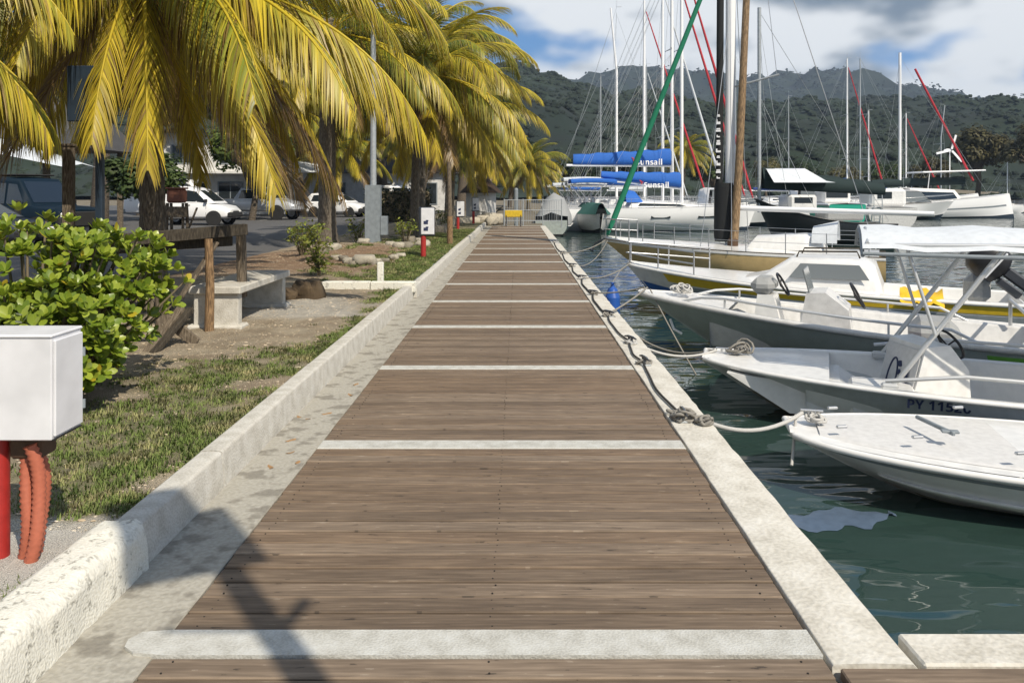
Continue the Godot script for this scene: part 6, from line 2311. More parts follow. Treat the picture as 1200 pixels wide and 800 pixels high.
	b.box(Vector3(6.45, 0.75, -0.1), Vector3(0.42, 0.55, 0.5), 0.14)
	part("bucket_seat", b, M.grey_cloth, o)
	outboard(o, Vector3(6.9, 0.85, 0.25), 0.9, 1.25, M.black)
	pulpit(o, p, 0.45, 0.22)
	mooring("line from the cabin boat's bow to the coping", Vector3(1.22, 0.04, -15.6), Vector3(2.36, water_y + 1.0, -17.1), 0.12, 0.012, M.rope_grey)
	# floating buoy beside its bow
	o = thing("blue_buoy", "blue inflatable fender hanging in the water before the blue bottomed bow", "fender", Vector3(2.0, water_y - 0.1, -17.3))
	b = MB.new()
	b.lathe([Vector2(0.0, -0.2), Vector2(0.12, -0.12), Vector2(0.16, 0.05), Vector2(0.16, 0.35), Vector2(0.10, 0.52), Vector2(0.04, 0.58), Vector2(0.03, 0.66), Vector2(0, 0.67)], 14)
	part("bladder", b, M.fender, o)
	b = MB.new()
	b.tube([Vector3(0, 0.66, 0), Vector3(0.15, 0.9, 0.05), Vector3(0.32, 1.05, 0.1)], 0.012, 5)
	part("lanyard", b, M.rope_white, o)
	# pale blue reflection, painted as a thin patch lying on the water
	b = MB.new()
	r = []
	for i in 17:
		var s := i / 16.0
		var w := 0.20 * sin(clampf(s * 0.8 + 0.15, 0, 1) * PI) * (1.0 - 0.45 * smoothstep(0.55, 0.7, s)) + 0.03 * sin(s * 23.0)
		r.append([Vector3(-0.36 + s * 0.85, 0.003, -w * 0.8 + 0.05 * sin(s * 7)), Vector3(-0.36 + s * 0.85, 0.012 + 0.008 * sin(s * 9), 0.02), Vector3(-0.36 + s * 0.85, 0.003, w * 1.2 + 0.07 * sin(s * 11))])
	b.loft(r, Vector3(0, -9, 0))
	o = part("painted_reflection", b, mat("reflection_blue", Color(0.11, 0.16, 0.24), 0.3, {"tex": "blotch", "tri": 1.5}), self, Vector3(2.38, water_y, -6.18))
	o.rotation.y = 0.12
	tag(o, "pale blue painted reflection lying on the dark water beside the nearest dinghy", "painted reflection")
	# ---- tan hulled sailing boat with the heavy mast
	o = thing("tan_sailboat", "old sailing boat with a tan hull, thick dark wrapped mast and green furled jib", "sailboat", Vector3(2.45, water_y, -23.5), -0.42)
	p = {"L": 7.4, "B": 2.7, "hb": 1.12, "hs": 0.9, "blunt": 0.9, "mid": 0.6, "nose": 0.03, "rake": 1.5, "draft": 0.35, "split": 0.8}
	hull(o, p, M.tan_hull, M.brown_boot)
	band(o, "white_band", p, 0.0, 0.05, M.gelcoat, 0.01)
	deck(o, "deck", p, 0.0, 0.98, 0.05, 0.09, 0.02, M.gelcoat)
	rail_tube(o, "toe_rail", p, 0.03, M.dark_wood, 0.0, -0.03)
	pulpit(o, p, 0.6, 0.12, 0.02)
	lifelines(o, p, 0.55, 0.18, 0.95, 6)
	b = MB.new()
	r = []
	for s in [[4.1, 0.05, 0.6], [4.3, 0.28, 0.7], [5.5, 0.36, 0.8], [5.9, 0.34, 0.8], [6.0, 0.0, 0.8]]:
		r.append([Vector3(s[0], 1.0, -s[2]), Vector3(s[0], 1.0 + s[1], -s[2] * 0.85), Vector3(s[0], 1.06 + s[1], 0), Vector3(s[0], 1.0 + s[1], s[2] * 0.85), Vector3(s[0], 1.0, s[2])])
	b.loft(r, Vector3(5.5, 0.6, 0))
	part("cabin", b, M.gelcoat, o)
	var mx := 3.55
	b = MB.new()
	b.tube([Vector3(mx + 0.02, 0.9, 0), Vector3(mx + 0.06, 13.0, 0)], 0.135, 12)
	var mast := part("mast", b, M.white_paint, o)
	b = MB.new()
	b.tube([Vector3(mx - 0.27, 1.25, 0.02), Vector3(mx - 0.20, 13.0, 0.02)], 0.095, 10)
	part("furled_mainsail", b, M.black_cloth, mast)
	b = MB.new()
	r = []
	for s in [[1.15, 0.26], [1.3, 0.285], [2.6, 0.275], [2.72, 0.25]]:
		var q := []
		for k in 14:
			var a := TAU * k / 14
			q.append(Vector3(mx - 0.12 + cos(a) * s[1], s[0], 0.03 + sin(a) * s[1] * 0.75))
		r.append(q)
	b.loft(r, Vector3(mx - 0.12, 2.0, 0.03), true)
	part("mast_boot", b, M.black_cloth, mast)
	b = MB.new()
	b.tube([Vector3(mx + 0.16, 0.75, 0.38), Vector3(mx + 0.28, 3.0, 0.2), Vector3(mx + 0.52, 9.0, 0.05), Vector3(mx + 0.60, 11.5, 0.02)], [0.115, 0.105, 0.09, 0.06], 12)
	part("spar", b, M.spar_wood, mast)
	b = MB.new()
	b.lathe([Vector2(0.14, 0), Vector2(0.14, 0.42), Vector2(0.11, 0.46), Vector2(0.0, 0.46)], 12, Vector3(mx + 0.16, 0.78, 0.39))
	part("spar_shoe", b, M.brown_boot, mast)
	# a column of worn white letters on the black sail bag, too worn to read
	b = MB.new()
	var yy := 2.80
	for k in 10:
		var hh := 0.10 + 0.05 * ((k * 7) % 3)
		var ww := 0.09 + 0.02 * ((k * 5) % 3)
		b.box(Vector3(mx - 0.265, yy + hh * 0.5, 0.137), Vector3(ww, hh * 0.35, 0.008), 0.003)
		if k % 2 == 0:
			b.box(Vector3(mx - 0.265 - ww * 0.35, yy + hh * 0.7, 0.136), Vector3(ww * 0.3, hh * 0.6, 0.008), 0.003)
		else:
			b.box(Vector3(mx - 0.265, yy + hh * 0.85, 0.137), Vector3(ww * 0.8, hh * 0.25, 0.008), 0.003)
		yy += hh + 0.035
	part("cover_lettering", b, M.ink_white, mast)
	b = MB.new()
	b.tube([Vector3(mx + 0.2, 2.05, 0.2), Vector3(mx + 4.9, 1.95, 0.7)], [0.075, 0.065], 10)
	part("boom", b, M.white_paint, o)
	b = MB.new()
	b.tube([Vector3(mx - 0.3, 5.2, 0), Vector3(mx + 1.3, 5.55, 0.1)], 0.03, 6)
	part("spreader", b, M.galvanised, mast)
	b = MB.new()
	b.tube([Vector3(0.12, 1.25, 0), Vector3(0.35, 1.8, 0), Vector3(3.45, 9.4, 0)], [0.05, 0.085, 0.06], 9)
	part("furled_jib", b, M.green_cloth, o)
	b = MB.new()
	for s in [-1.0, 1.0]:
		b.tube([Vector3(mx + 0.3, 1.0, s * 1.4), Vector3(mx, 12.0, s * 0.05)], 0.010, 4, false)
		b.tube([Vector3(mx - 0.5, 1.0, s * 1.38), Vector3(mx, 7.0, s * 0.05)], 0.010, 4, false)
	b.tube([Vector3(7.2, 0.95, 0), Vector3(mx, 12.9, 0)], 0.011, 4, false)
	b.tube([Vector3(mx + 1.25, 5.5, 0.1), Vector3(mx + 0.6, 11.4, 0.1)], 0.008, 4, false)
	part("rigging", b, M.steel, o)
	b = MB.new()
	b.tube([Vector3(0.05, 1.15, 0), Vector3(-0.25, 1.0, 0), Vector3(-0.3, 0.8, 0.05)], 0.03, 7)
	b.tube([Vector3(-0.42, 0.86, 0.15), Vector3(-0.3, 0.78, 0.05), Vector3(-0.42, 0.86, -0.08)], 0.028, 6)
	part("anchor", b, M.dark_paint, o)
	b = MB.new()
	r = []
	for k in 8:
		var a := PI * k / 7
		r.append([Vector3(5.7, 1.2 + sin(a) * 0.4, cos(a) * 0.8), Vector3(6.3, 1.2 + sin(a) * 0.55, cos(a) * 0.85)])
	b.loft(r, Vector3(6.0, 1.1, 0))
	part("spray_hood", b, M.white_cloth, o)
	mooring("line from the tan boat's bow to the coping", Vector3(1.22, 0.04, -22.0), Vector3(2.5, water_y + 1.1, -23.4), 0.10, 0.014, M.rope_grey)
	mooring("second line from the tan boat's bow down to the nearer cleat", Vector3(1.22, 0.04, -18.2), Vector3(2.55, water_y + 1.1, -23.3), 0.25, 0.012, M.rope_grey)


# ---------------------------------------------------------------- sailing yachts
# q: L, B, freeboard, mast height above water, mast x, boom length and height, cover material, jib material, bimini, colours
func yacht(label: String, at: Vector3, turn: float, q: Dictionary) -> Node3D:
	var o := thing("sailing_yacht", label, "sailboat", at, turn, q.get("group", "sailing yachts moored along the far quay"))
	var L: float = q.L
	var fb: float = q.fb
	var p := {"L": L, "B": q.B, "hb": fb * 1.12, "hs": fb, "blunt": 0.95, "mid": 0.62, "nose": 0.02, "rake": L * 0.05, "draft": 0.35, "split": 0.80, "stern": 0.9, "spring": 1.4}
	hull(o, p, q.get("paint", M.white_paint), q.get("boot", M.navy_paint))
	if q.has("stripe"):
		band(o, "stripe", p, 0.68, 0.75, q.stripe, 0.008)
	deck(o, "deck", p, 0.0, 0.985, 0.03, 0.07, 0.02, M.gelcoat)
	var b := MB.new()
	var r := []
	for s in [[0.24, 0.02, 0.20], [0.30, 0.20, 0.26], [0.44, 0.38, 0.31], [0.60, 0.46, 0.33], [0.66, 0.44, 0.33], [0.68, 0.0, 0.33]]:
		var w: float = q.B * s[2]
		var x: float = L * s[0]
		var h: float = s[1] * q.get("house", 1.0)
		r.append([Vector3(x, fb, -w), Vector3(x, fb + h * 0.85, -w * 0.9), Vector3(x, fb + h, -w * 0.75), Vector3(x, fb + h + 0.05, 0), Vector3(x, fb + h, w * 0.75), Vector3(x, fb + h * 0.85, w * 0.9), Vector3(x, fb, w)])
	b.loft(r, Vector3(L * 0.48, fb - 0.5, 0))
	var cabin := part("cabin", b, M.gelcoat, o)
	for s in [-1.0, 1.0]:
		b = MB.new()
		var w1: float = q.B * 0.315
		b.quad(Vector3(L * 0.38, fb + 0.16, s * (q.B * 0.292)), Vector3(L * 0.63, fb + 0.18, s * (q.B * 0.327)), Vector3(L * 0.62, fb + 0.34 * q.get("house", 1.0), s * (q.B * 0.312)), Vector3(L * 0.42, fb + 0.28 * q.get("house", 1.0), s * (q.B * 0.285)), Vector3(0, 0.2, s))
		part("window", b, M.glass_dark, cabin)
		for w in q.get("ports", []):
			b = MB.new()
			var c := skin(p, w[0], 0.32, s, 0.01)
			var d := skin(p, w[0] + w[1], 0.32, s, 0.01)
			var u := Vector3(0, 0.085, 0)
			b.quad(c - u, d - u, d + u, c + u, Vector3(0, 0, s))
			part("hull_window", b, M.glass_dark, o)
	b = MB.new()
	var mx: float = q.mx
	var mh: float = q.mh
	var mr: float = q.get("mr", 0.10)
	b.tube([Vector3(mx, fb, 0), Vector3(mx, mh * 0.7, 0), Vector3(mx + q.get("bend", 0.0), mh, 0)], [mr, mr * 0.95, mr * 0.7], 10)
	var mast := part("mast", b, q.get("mast", M.white_paint), o)
	for f in q.get("spread", [0.36, 0.64]):
		b = MB.new()
		b.tube([Vector3(mx + 0.3, mh * f, -1.0), Vector3(mx, mh * f + 0.08, 0), Vector3(mx + 0.3, mh * f, 1.0)], 0.028, 6)
		part("spreader", b, M.galvanised, mast)
	b = MB.new()
	b.tube([Vector3(mx, mh, 0), Vector3(mx, mh + 0.7, 0)], 0.012, 4)
	b.box(Vector3(mx - 0.2, mh + 0.1, 0), Vector3(0.5, 0.03, 0.03))
	part("masthead", b, M.steel, mast)
	var bl: float = q.bl
	var bh: float = q.bh
	if bl > 0.0:
		b = MB.new()
		b.tube([Vector3(mx + 0.1, bh, 0), Vector3(mx + bl, bh - q.get("dip", -0.05), 0)], 0.085, 9)
		part("boom", b, M.white_paint, o)
		b = MB.new()
		r = []
		var ch: float = q.get("ch", 0.7)
		for i in 13:
			var s := i / 12.0
			var x := mx + 0.05 + bl * 0.93 * s
			var y: float = bh - q.get("dip", -0.05) * s + 0.08
			var h := ch * lerpf(1.0, q.get("taper", 0.45), s) * (1.0 + 0.06 * sin(i * 2.3))
			var w := 0.24 * lerpf(1.0, 0.7, s)
			r.append([Vector3(x, y, -w * 0.8), Vector3(x, y + h * 0.4, -w), Vector3(x, y + h * 0.85, -w * 0.5), Vector3(x, y + h, 0), Vector3(x, y + h * 0.85, w * 0.5), Vector3(x, y + h * 0.4, w), Vector3(x, y, w * 0.8)])
		b.loft(r, Vector3(mx + bl * 0.5, bh + ch * 0.25, 0), true)
		for e in [0, 12]:
			for j in range(1, 6):
				b.tri(r[e][0], r[e][j], r[e][j + 1], Vector3(-1 if e == 0 else 1, 0, 0))
		var cover := part("sail_cover", b, q.cover, o)
		if q.has("text"):
			var far := -1.0 if absf(turn) > PI * 0.5 else 1.0
			var th: float = q.get("th", 0.36)
			lettering("cover_lettering", q.text, th, M.ink_white, cover, Vector3(mx + bl * q.get("tx", 0.26), bh + ch * 0.22, far * 0.225), Basis(Vector3.UP, 0.0 if far > 0.0 else PI), 0.02)
			b = MB.new()
			for k in 3:
				b.box(Vector3(mx + bl * q.get("tx", 0.26) - far * -1.0 * (-th * 2.6) + 0.05 * k, bh + ch * 0.42 + 0.05 * (k - 1), far * 0.232), Vector3(0.05, 0.22, 0.02), 0.004, Basis(Vector3.BACK, 0.6 - 0.6 * k))
			part("cover_emblem", b, M.ink_red, cover)
		for s in [0.3, 0.6, 0.9]:
			b = MB.new()
			b.tube([Vector3(mx + bl * s, bh + 0.3, 0.2), Vector3(mx + 0.1, mh * 0.62, 0)], 0.007, 4, false)
			part("lazy_jack", b, M.rope_white, cover)
	b = MB.new()
	for s in [-1.0, 1.0]:
		for f in [0.36, 0.64, 0.98]:
			b.tube([Vector3(mx + 0.35, fb, s * q.B * 0.46), Vector3(mx + 0.3, mh * minf(f, 0.64), s * 1.0), Vector3(mx, mh * f, 0)], 0.010, 4, false)
		b.tube([Vector3(L * 0.97, fb, s * q.B * 0.3), Vector3(mx, mh, 0)], 0.010, 4, false)
	b.tube([Vector3(0.1, fb * 1.12, 0), Vector3(mx, mh * 0.97, 0)], 0.010, 4, false)
	part("rigging", b, M.galvanised, o)
	if q.has("jib"):
		b = MB.new()
		var a0 := Vector3(0.25, fb * 1.12 + 0.5, 0)
		var a1 := Vector3(mx, mh * 0.97, 0)
		b.tube([a0, a0.lerp(a1, 0.15), a0.lerp(a1, 0.6), a0.lerp(a1, 0.97)], [0.06, 0.10, 0.085, 0.04], 8)
		part("furled_jib", b, q.jib, o)
	pulpit(o, p, 0.62, 0.08)
	lifelines(o, p, 0.6, 0.1, 0.9, 7)
	if q.has("bimini"):
		b = MB.new()
		r = []
		var x0: float = L * q.get("bim0", 0.74)
		var x1: float = L * q.get("bim1", 0.97)
		for i in 7:
			var x := lerpf(x0, x1, i / 6.0)
			var row := []
			for k in 9:
				var z: float = lerpf(-0.42, 0.42, k / 8.0) * q.B
				row.append(Vector3(x, fb + q.get("bimh", 1.75) + 0.16 * (1.0 - pow(absf(z) / (0.42 * q.B), 2.5)) + 0.06 * sin(i / 6.0 * PI), z))
			r.append(row)
		b.loft(r, Vector3(L * 0.8, -20, 0))
		for e in [0, 6]:
			for k in 8:
				b.quad(r[e][k], r[e][k + 1], r[e][k + 1] - Vector3(0, 0.14, 0), r[e][k] - Vector3(0, 0.14, 0))
		for i in 6:
			for k in [0, 8]:
				b.quad(r[i][k], r[i + 1][k], r[i + 1][k] - Vector3(0, 0.12, 0), r[i][k] - Vector3(0, 0.12, 0))
		var bm := part("bimini", b, q.bimini, o)
		b = MB.new()
		for s in [-0.4, 0.4]:
			for x in [x0 + 0.1, x1 - 0.1]:
				b.tube([Vector3((x0 + x1) * 0.5, fb, s * q.B), Vector3(x, fb + q.get("bimh", 1.75), s * q.B)], 0.018, 6)
		part("frame", b, M.steel, bm)
	if q.has("hood"):
		b = MB.new()
		r = []
		for k in 9:
			var a := PI * k / 8
			r.append([Vector3(L * 0.60, fb + 0.35 + sin(a) * 0.15, cos(a) * q.B * 0.28), Vector3(L * 0.635, fb + 0.4 + sin(a) * 0.72, cos(a) * q.B * 0.31), Vector3(L * 0.69, fb + 0.4 + sin(a) * 0.85, cos(a) * q.B * 0.32)])
		b.loft(r, Vector3(L * 0.65, fb + 0.2, 0))
		part("spray_hood", b, q.hood, o)
	b = MB.new()
	b.tube([Vector3(L * 0.985, fb, -q.B * 0.36), Vector3(L * 0.985, fb + 0.62, -q.B * 0.36), Vector3(L * 0.985, fb + 0.62, q.B * 0.36), Vector3(L * 0.985, fb, q.B * 0.36)], 0.018, 6)
	b.tube([Vector3(L * 0.985, fb + 0.32, -q.B * 0.36), Vector3(L * 0.985, fb + 0.32, q.B * 0.36)], 0.014, 6)
	part("stern_rail", b, M.steel, o)
	b = MB.new()
	var wp := []
	for i in 17:
		var a := TAU * i / 16
		wp.append(Vector3(L * 0.86, fb + 0.65 + sin(a) * 0.4, cos(a) * 0.4))
	b.tube(wp, 0.018, 6, false)
	b.box(Vector3(L * 0.85, fb + 0.35, 0), Vector3(0.22, 0.7, 0.3), 0.05)
	part("steering_wheel", b, M.steel, o)
	return o


func far_boats() -> void:
	yacht("white yacht nearest beyond the fence, stern to the quay, blue sail cover and blue awning", Vector3(15.6, water_y, -53.5), PI, {"L": 12.6, "B": 4.1, "fb": 1.45, "mx": 4.9, "mh": 18.5, "mr": 0.12, "bl": 5.6, "bh": 2.75, "dip": -0.6, "cover": M.blue_cloth, "ch": 0.95, "jib": M.red_cloth, "bimini": M.blue_cloth, "hood": M.blue_cloth, "text": "Sunsail", "tx": 0.30, "ports": [[0.22, 0.10], [0.47, 0.10], [0.80, 0.05]], "group": "white yachts stern to the quay"})
	yacht("white yacht second in the row, higher boom with the longest blue sail cover", Vector3(16.6, water_y, -59.0), PI, {"L": 13.8, "B": 4.6, "fb": 1.5, "mx": 5.5, "mh": 20.0, "mr": 0.13, "bl": 7.6, "bh": 4.4, "dip": -0.05, "cover": M.blue_cloth, "ch": 1.15, "taper": 0.6, "jib": M.red_cloth, "bimini": M.white_cloth, "bimh": 1.9, "text": "Sunsail", "th": 0.42, "tx": 0.22, "group": "white yachts stern to the quay"})
	yacht("white yacht third in the row, its boom just showing under the longest cover", Vector3(16.6, water_y, -64.5), PI, {"L": 13.2, "B": 4.2, "fb": 1.45, "mx": 5.2, "mh": 19.0, "mr": 0.12, "bl": 7.2, "bh": 3.0, "cover": M.blue_cloth, "ch": 0.6, "jib": M.white_cloth, "bimini": M.white_cloth, "group": "white yachts stern to the quay"})
	yacht("white yacht fourth in the row, with the second mast from the left", Vector3(16.4, water_y, -70.0), PI, {"L": 13.0, "B": 4.2, "fb": 1.45, "mx": 5.6, "mh": 19.0, "mr": 0.12, "bl": 6.0, "bh": 3.0, "cover": M.white_cloth, "ch": 0.5, "jib": M.red_cloth, "bimini": M.white_cloth, "group": "white yachts stern to the quay"})
	yacht("white yacht furthest in the row, with the leftmost mast", Vector3(15.2, water_y, -75.5), PI, {"L": 12.4, "B": 4.1, "fb": 1.45, "mx": 6.1, "mh": 19.5, "mr": 0.12, "bend": 0.55, "bl": 5.0, "bh": 3.2, "cover": M.navy_cloth, "ch": 0.5, "bimini": M.white_cloth, "group": "white yachts stern to the quay"})
	yacht("yacht with a thin dark mast just left of the tan boat's heavy mast", Vector3(28.0, water_y, -80.0), PI - 0.1, {"L": 11.0, "B": 3.7, "fb": 1.3, "mx": 6.6, "mh": 16.5, "mr": 0.08, "mast": M.galvanised, "bl": 0.0, "bh": 2.5, "cover": M.navy_cloth, "group": "white yachts stern to the quay"})
	yacht("yacht whose thin mast stands left of the white row, low against the hill", Vector3(13.5, water_y, -88.0), PI, {"L": 11.0, "B": 3.7, "fb": 1.4, "mx": 4.6, "mh": 15.0, "mr": 0.07, "mast": M.galvanised, "bl": 4.5, "bh": 2.7, "cover": M.blue_cloth, "ch": 0.5, "bimini": M.white_cloth, "group": "white yachts stern to the quay"})
	yacht("yacht behind the white row with a mast between the two left ones", Vector3(19.5, water_y, -93.0), PI, {"L": 12.0, "B": 3.9, "fb": 1.4, "mx": 4.9, "mh": 17.0, "mr": 0.075, "mast": M.galvanised, "bl": 4.5, "bh": 2.7, "cover": M.white_cloth, "ch": 0.5, "jib": M.white_cloth, "group": "white yachts stern to the quay"})
	yacht("yacht with a slim mast just right of the tan boat's heavy mast", Vector3(37.0, water_y, -98.0), PI, {"L": 11.0, "B": 3.7, "fb": 1.4, "mx": 4.6, "mh": 14.0, "mr": 0.07, "mast": M.galvanised, "bl": 4.5, "bh": 2.7, "cover": M.navy_cloth, "ch": 0.6, "group": "white yachts stern to the quay"})
	# motor cruiser whose white hardtop shows behind the nearest white yacht
	var o := thing("motor_cruiser", "white motor cruiser with a curved dark screen, bow on behind the nearest white yacht", "motorboat", Vector3(20.5, water_y, -61.0), PI + 0.1)
	var p := {"L": 9.5, "B": 3.4, "hb": 1.7, "hs": 1.3, "blunt": 0.8, "mid": 0.55, "nose": 0.03, "rake": 1.4, "chine": 0.7, "flare": 0.4}
	hull(o, p, M.white_paint, M.navy_paint)
	deck(o, "deck", p, 0.0, 0.98, 0.03, 0.08, 0.02, M.gelcoat)
	var b := MB.new()
	b.loft([[Vector3(2.6, 1.5, -1.0), Vector3(2.6, 1.55, 0), Vector3(2.6, 1.5, 1.0)], [Vector3(3.8, 2.6, -1.05), Vector3(3.8, 2.75, 0), Vector3(3.8, 2.6, 1.05)], [Vector3(6.8, 2.7, -1.2), Vector3(6.8, 2.85, 0), Vector3(6.8, 2.7, 1.2)], [Vector3(7.0, 1.3, -1.3), Vector3(7.0, 1.3, 0), Vector3(7.0, 1.3, 1.3)]], Vector3(5, 0, 0))
	part("wheelhouse", b, M.gelcoat, o)
	for s in [-1.0, 1.0]:
		b = MB.new()
		b.quad(Vector3(2.9, 1.6, s * 1.15), Vector3(6.7, 1.6, s * 1.3), Vector3(6.6, 2.62, s * 1.22), Vector3(3.8, 2.55, s * 1.08), Vector3(0, 0.1, s))
		part("side_window", b, M.window_grey, o)
	rail_tube(o, "hand_rail", p, 0.025, M.steel, 0.0, -0.05, 0.0, 0.7, 0.6)
	var o2 := dup(o, "white motor cruiser moored behind the black hulled boat and the green stern", Vector3(29.5, water_y, -67.0), PI - 0.05)
	o2.set_meta("group", "motor cruisers")
	o.set_meta("group", "motor cruisers")
	o2 = dup(o, "white motor cruiser showing between the flat sided boat and the catamaran", Vector3(41.0, water_y, -77.0), PI + 0.05)
	# grey tarpaulined boat at the end of the quay
	o = thing("tarpaulined_boat", "boat under a bulky grey tarpaulin just past the quay fence", "boat", Vector3(2.4, water_y, -46.0), -PI * 0.5 - 0.1)
	p = {"L": 6.5, "B": 2.4, "hb": 1.3, "hs": 1.0, "blunt": 0.7, "mid": 0.5, "nose": 0.08, "rake": 0.6}
	o.position = Vector3(2.45, water_y, -52.0)
	o.scale = Vector3(0.85, 0.9, 0.85)
	hull(o, p, M.hull_dark_grey, M.black)
	b = MB.new()
	var r := []
	for i in 11:
		var t := i / 10.0
		var w := half_beam(p, maxf(t, 0.05)) + 0.06
		var h := 1.5 + 1.15 * sin(clampf(t * 1.1 + 0.1, 0, 1) * PI) * (1.0 + 0.12 * sin(i * 2.1))
		var x := 6.5 * t
		r.append([Vector3(x, 0.7, -w), Vector3(x, 1.25, -w * 0.98), Vector3(x, h * 0.86, -w * 0.55 + 0.05 * sin(i * 3.0)), Vector3(x, h, 0.06 * sin(i * 1.9)), Vector3(x, h * 0.84, w * 0.55), Vector3(x, 1.25, w * 0.98), Vector3(x, 0.7, w)])
	b.loft(r, Vector3(3.2, 0.6, 0))
	part("tarpaulin", b, M.grey_cloth, o)
	b = MB.new()
	b.box(Vector3(3.2, 0.62, 0), Vector3(5.4, 0.05, 2.56), 0.02)
	part("rub_rail", b, M.gelcoat, o)
	# small boat with a dark green cover beyond it
	o = thing("covered_dinghy", "small boat under a dark green cover between the tarpaulined boat and the white yacht", "boat", Vector3(4.6, water_y, -50.5), PI * 0.5 - 0.2)
	p = {"L": 5.0, "B": 2.0, "hb": 1.2, "hs": 1.1, "blunt": 0.7, "mid": 0.5, "nose": 0.08, "rake": 0.5}
	o.position = Vector3(5.0, water_y, -49.0)
	o.rotation.y = PI * 0.5 + 0.1
	hull(o, p, M.gelcoat_dull, M.black)
	b = MB.new()
	r = []
	for i in 9:
		var t := i / 8.0
		var w := half_beam(p, maxf(t, 0.06)) + 0.05
		r.append([Vector3(5.0 * t, 1.15, -w), Vector3(5.0 * t, 1.75 + 0.08 * sin(i * 2.0), -w * 0.4), Vector3(5.0 * t, 1.85, 0), Vector3(5.0 * t, 1.75, w * 0.4), Vector3(5.0 * t, 1.15, w)])
	b.loft(r, Vector3(2.5, 0.8, 0))
	part("cover", b, mat("teal_cloth", Color(0.03, 0.12, 0.10), 0.85, {"tex": "cloth", "tri": 1.0}), o)


func right_boats() -> void:
	var g := "sailing craft moored out to the right"
	# black hulled ketch with the dark green cover
	var o := thing("black_ketch", "black hulled boat with a long dark green boom cover and a white awning", "sailboat", Vector3(11.6, water_y, -40.0), 0.06)
	var p := {"L": 6.6, "B": 2.5, "hb": 2.15, "hs": 0.95, "blunt": 0.9, "mid": 0.55, "nose": 0.05, "rake": 1.0, "spring": 2.6, "split": 0.85}
	hull(o, p, M.black_hull, M.brown_boot)
	deck(o, "deck", p, 0.0, 0.98, 0.08, 0.05, -0.08, M.gelcoat)
	rail_tube(o, "rub_rail", p, 0.04, M.black_hull, 0.0, 0.0)
	var b := MB.new()
	b.box(Vector3(2.1, 2.0, 0), Vector3(1.4, 0.75, 1.5), 0.12)
	var house := part("deckhouse", b, M.gelcoat, o)
	for s in [-1.0, 1.0]:
		b = MB.new()
		b.box(Vector3(2.1, 2.1, s * 0.755), Vector3(0.9, 0.28, 0.02), 0.006)
		part("window", b, M.glass_dark, house)
	b = MB.new()
	b.box(Vector3(4.2, 1.35, 0.0), Vector3(1.9, 0.5, 1.4), 0.1)
	part("deck_cover", b, M.grey_cloth, o)
	b = MB.new()
	b.tube([Vector3(0.2, 1.5, 0), Vector3(0.2, 11.5, 0)], 0.09, 9)
	part("mast", b, M.galvanised, o)
	b = MB.new()
	var r := []
	for i in 13:
		var s := i / 12.0
		var x := 0.35 + 6.1 * s
		var y := 2.75 - 0.30 * s
		var h := lerpf(0.95, 0.5, s) * (1.0 + 0.05 * sin(i * 2.1))
		r.append([Vector3(x, y - 0.1, -0.16), Vector3(x, y + h * 0.4, -0.24), Vector3(x, y + h, 0), Vector3(x, y + h * 0.4, 0.24), Vector3(x, y - 0.1, 0.16)])
	b.loft(r, Vector3(3.4, 2.8, 0), true)
	part("sail_cover", b, M.bottle_cloth, o)
	b = MB.new()
	r = []
	for i in 7:
		var x := 0.5 + i * 0.5
		r.append([Vector3(x, 2.9, -1.2), Vector3(x, 3.66 - maxf(0.0, i - 4) * 0.28, -0.1), Vector3(x, 3.6 - maxf(0.0, i - 4) * 0.28, 0.15), Vector3(x, 2.95, 1.15)])
	b.loft(r, Vector3(2, 0, 0))
	part("awning", b, M.white_cloth, o)
	b = MB.new()
	for q in [[5.6, 0], [0.2, 0]]:
		b.tube([Vector3(6.5, 1.1, 0.4), Vector3(0.2, 11.3, 0)], 0.011, 4, false)
		b.tube([Vector3(0.0, 2.1, 0), Vector3(0.2, 11.3, 0)], 0.011, 4, false)
	for s in [-1.0, 1.0]:
		b.tube([Vector3(1.2, 1.7, s * 1.2), Vector3(0.2, 10.8, 0)], 0.010, 4, false)
		b.tube([Vector3(2.6, 1.4, s * 1.25), Vector3(0.2, 7.2, 0)], 0.010, 4, false)
	part("rigging", b, M.galvanised, o)
	# green hulled boat, stern to the viewer
	o = thing("green_boat", "boat with a bright green flat stern, behind the black hulled one", "boat", Vector3(19.8, water_y, -52.8), -PI * 0.5 + 0.15)
	p = {"L": 7.0, "B": 2.9, "hb": 1.7, "hs": 1.75, "blunt": 0.8, "mid": 0.55, "nose": 0.05, "rake": 0.8, "stern": 0.72}
	o.position = Vector3(20.6, water_y, -56.0)
	o.rotation.y = -PI * 0.5 - 0.12
	hull(o, p, M.green_hull, M.green_hull)
	deck(o, "deck", p, 0.0, 0.98, 0.05, 0.06, 0.02, M.gelcoat)
	rail_tube(o, "rub_rail", p, 0.07, M.white_paint, 0.0, 0.02)
	b = MB.new()
	b.box(Vector3(3.4, 2.2, 0), Vector3(2.4, 0.9, 1.7), 0.15)
	part("cabin", b, M.gelcoat, o)
	b = MB.new()
	b.box(Vector3(4.62, 2.35, 0), Vector3(0.03, 0.4, 1.3), 0.01)
	part("window", b, M.glass_dark, o)
	# flat sided white catamaran hull whose sterns face us
	o = thing("white_barge", "flat sided white boat between the green stern and the catamaran", "boat", Vector3(25.6, water_y, -56.5), -PI * 0.5 - 0.2)
	p = {"L": 6.5, "B": 3.0, "hb": 1.6, "hs": 1.5, "blunt": 0.5, "mid": 0.4, "nose": 0.3, "rake": 0.4, "stern": 0.98}
	hull(o, p, M.gelcoat_dull, M.gelcoat_dull)
	o.position = Vector3(25.4, water_y, -59.0)
	deck(o, "deck", p, 0.0, 0.98, 0.05, 0.04, 0.02, M.gelcoat)
	b = MB.new()
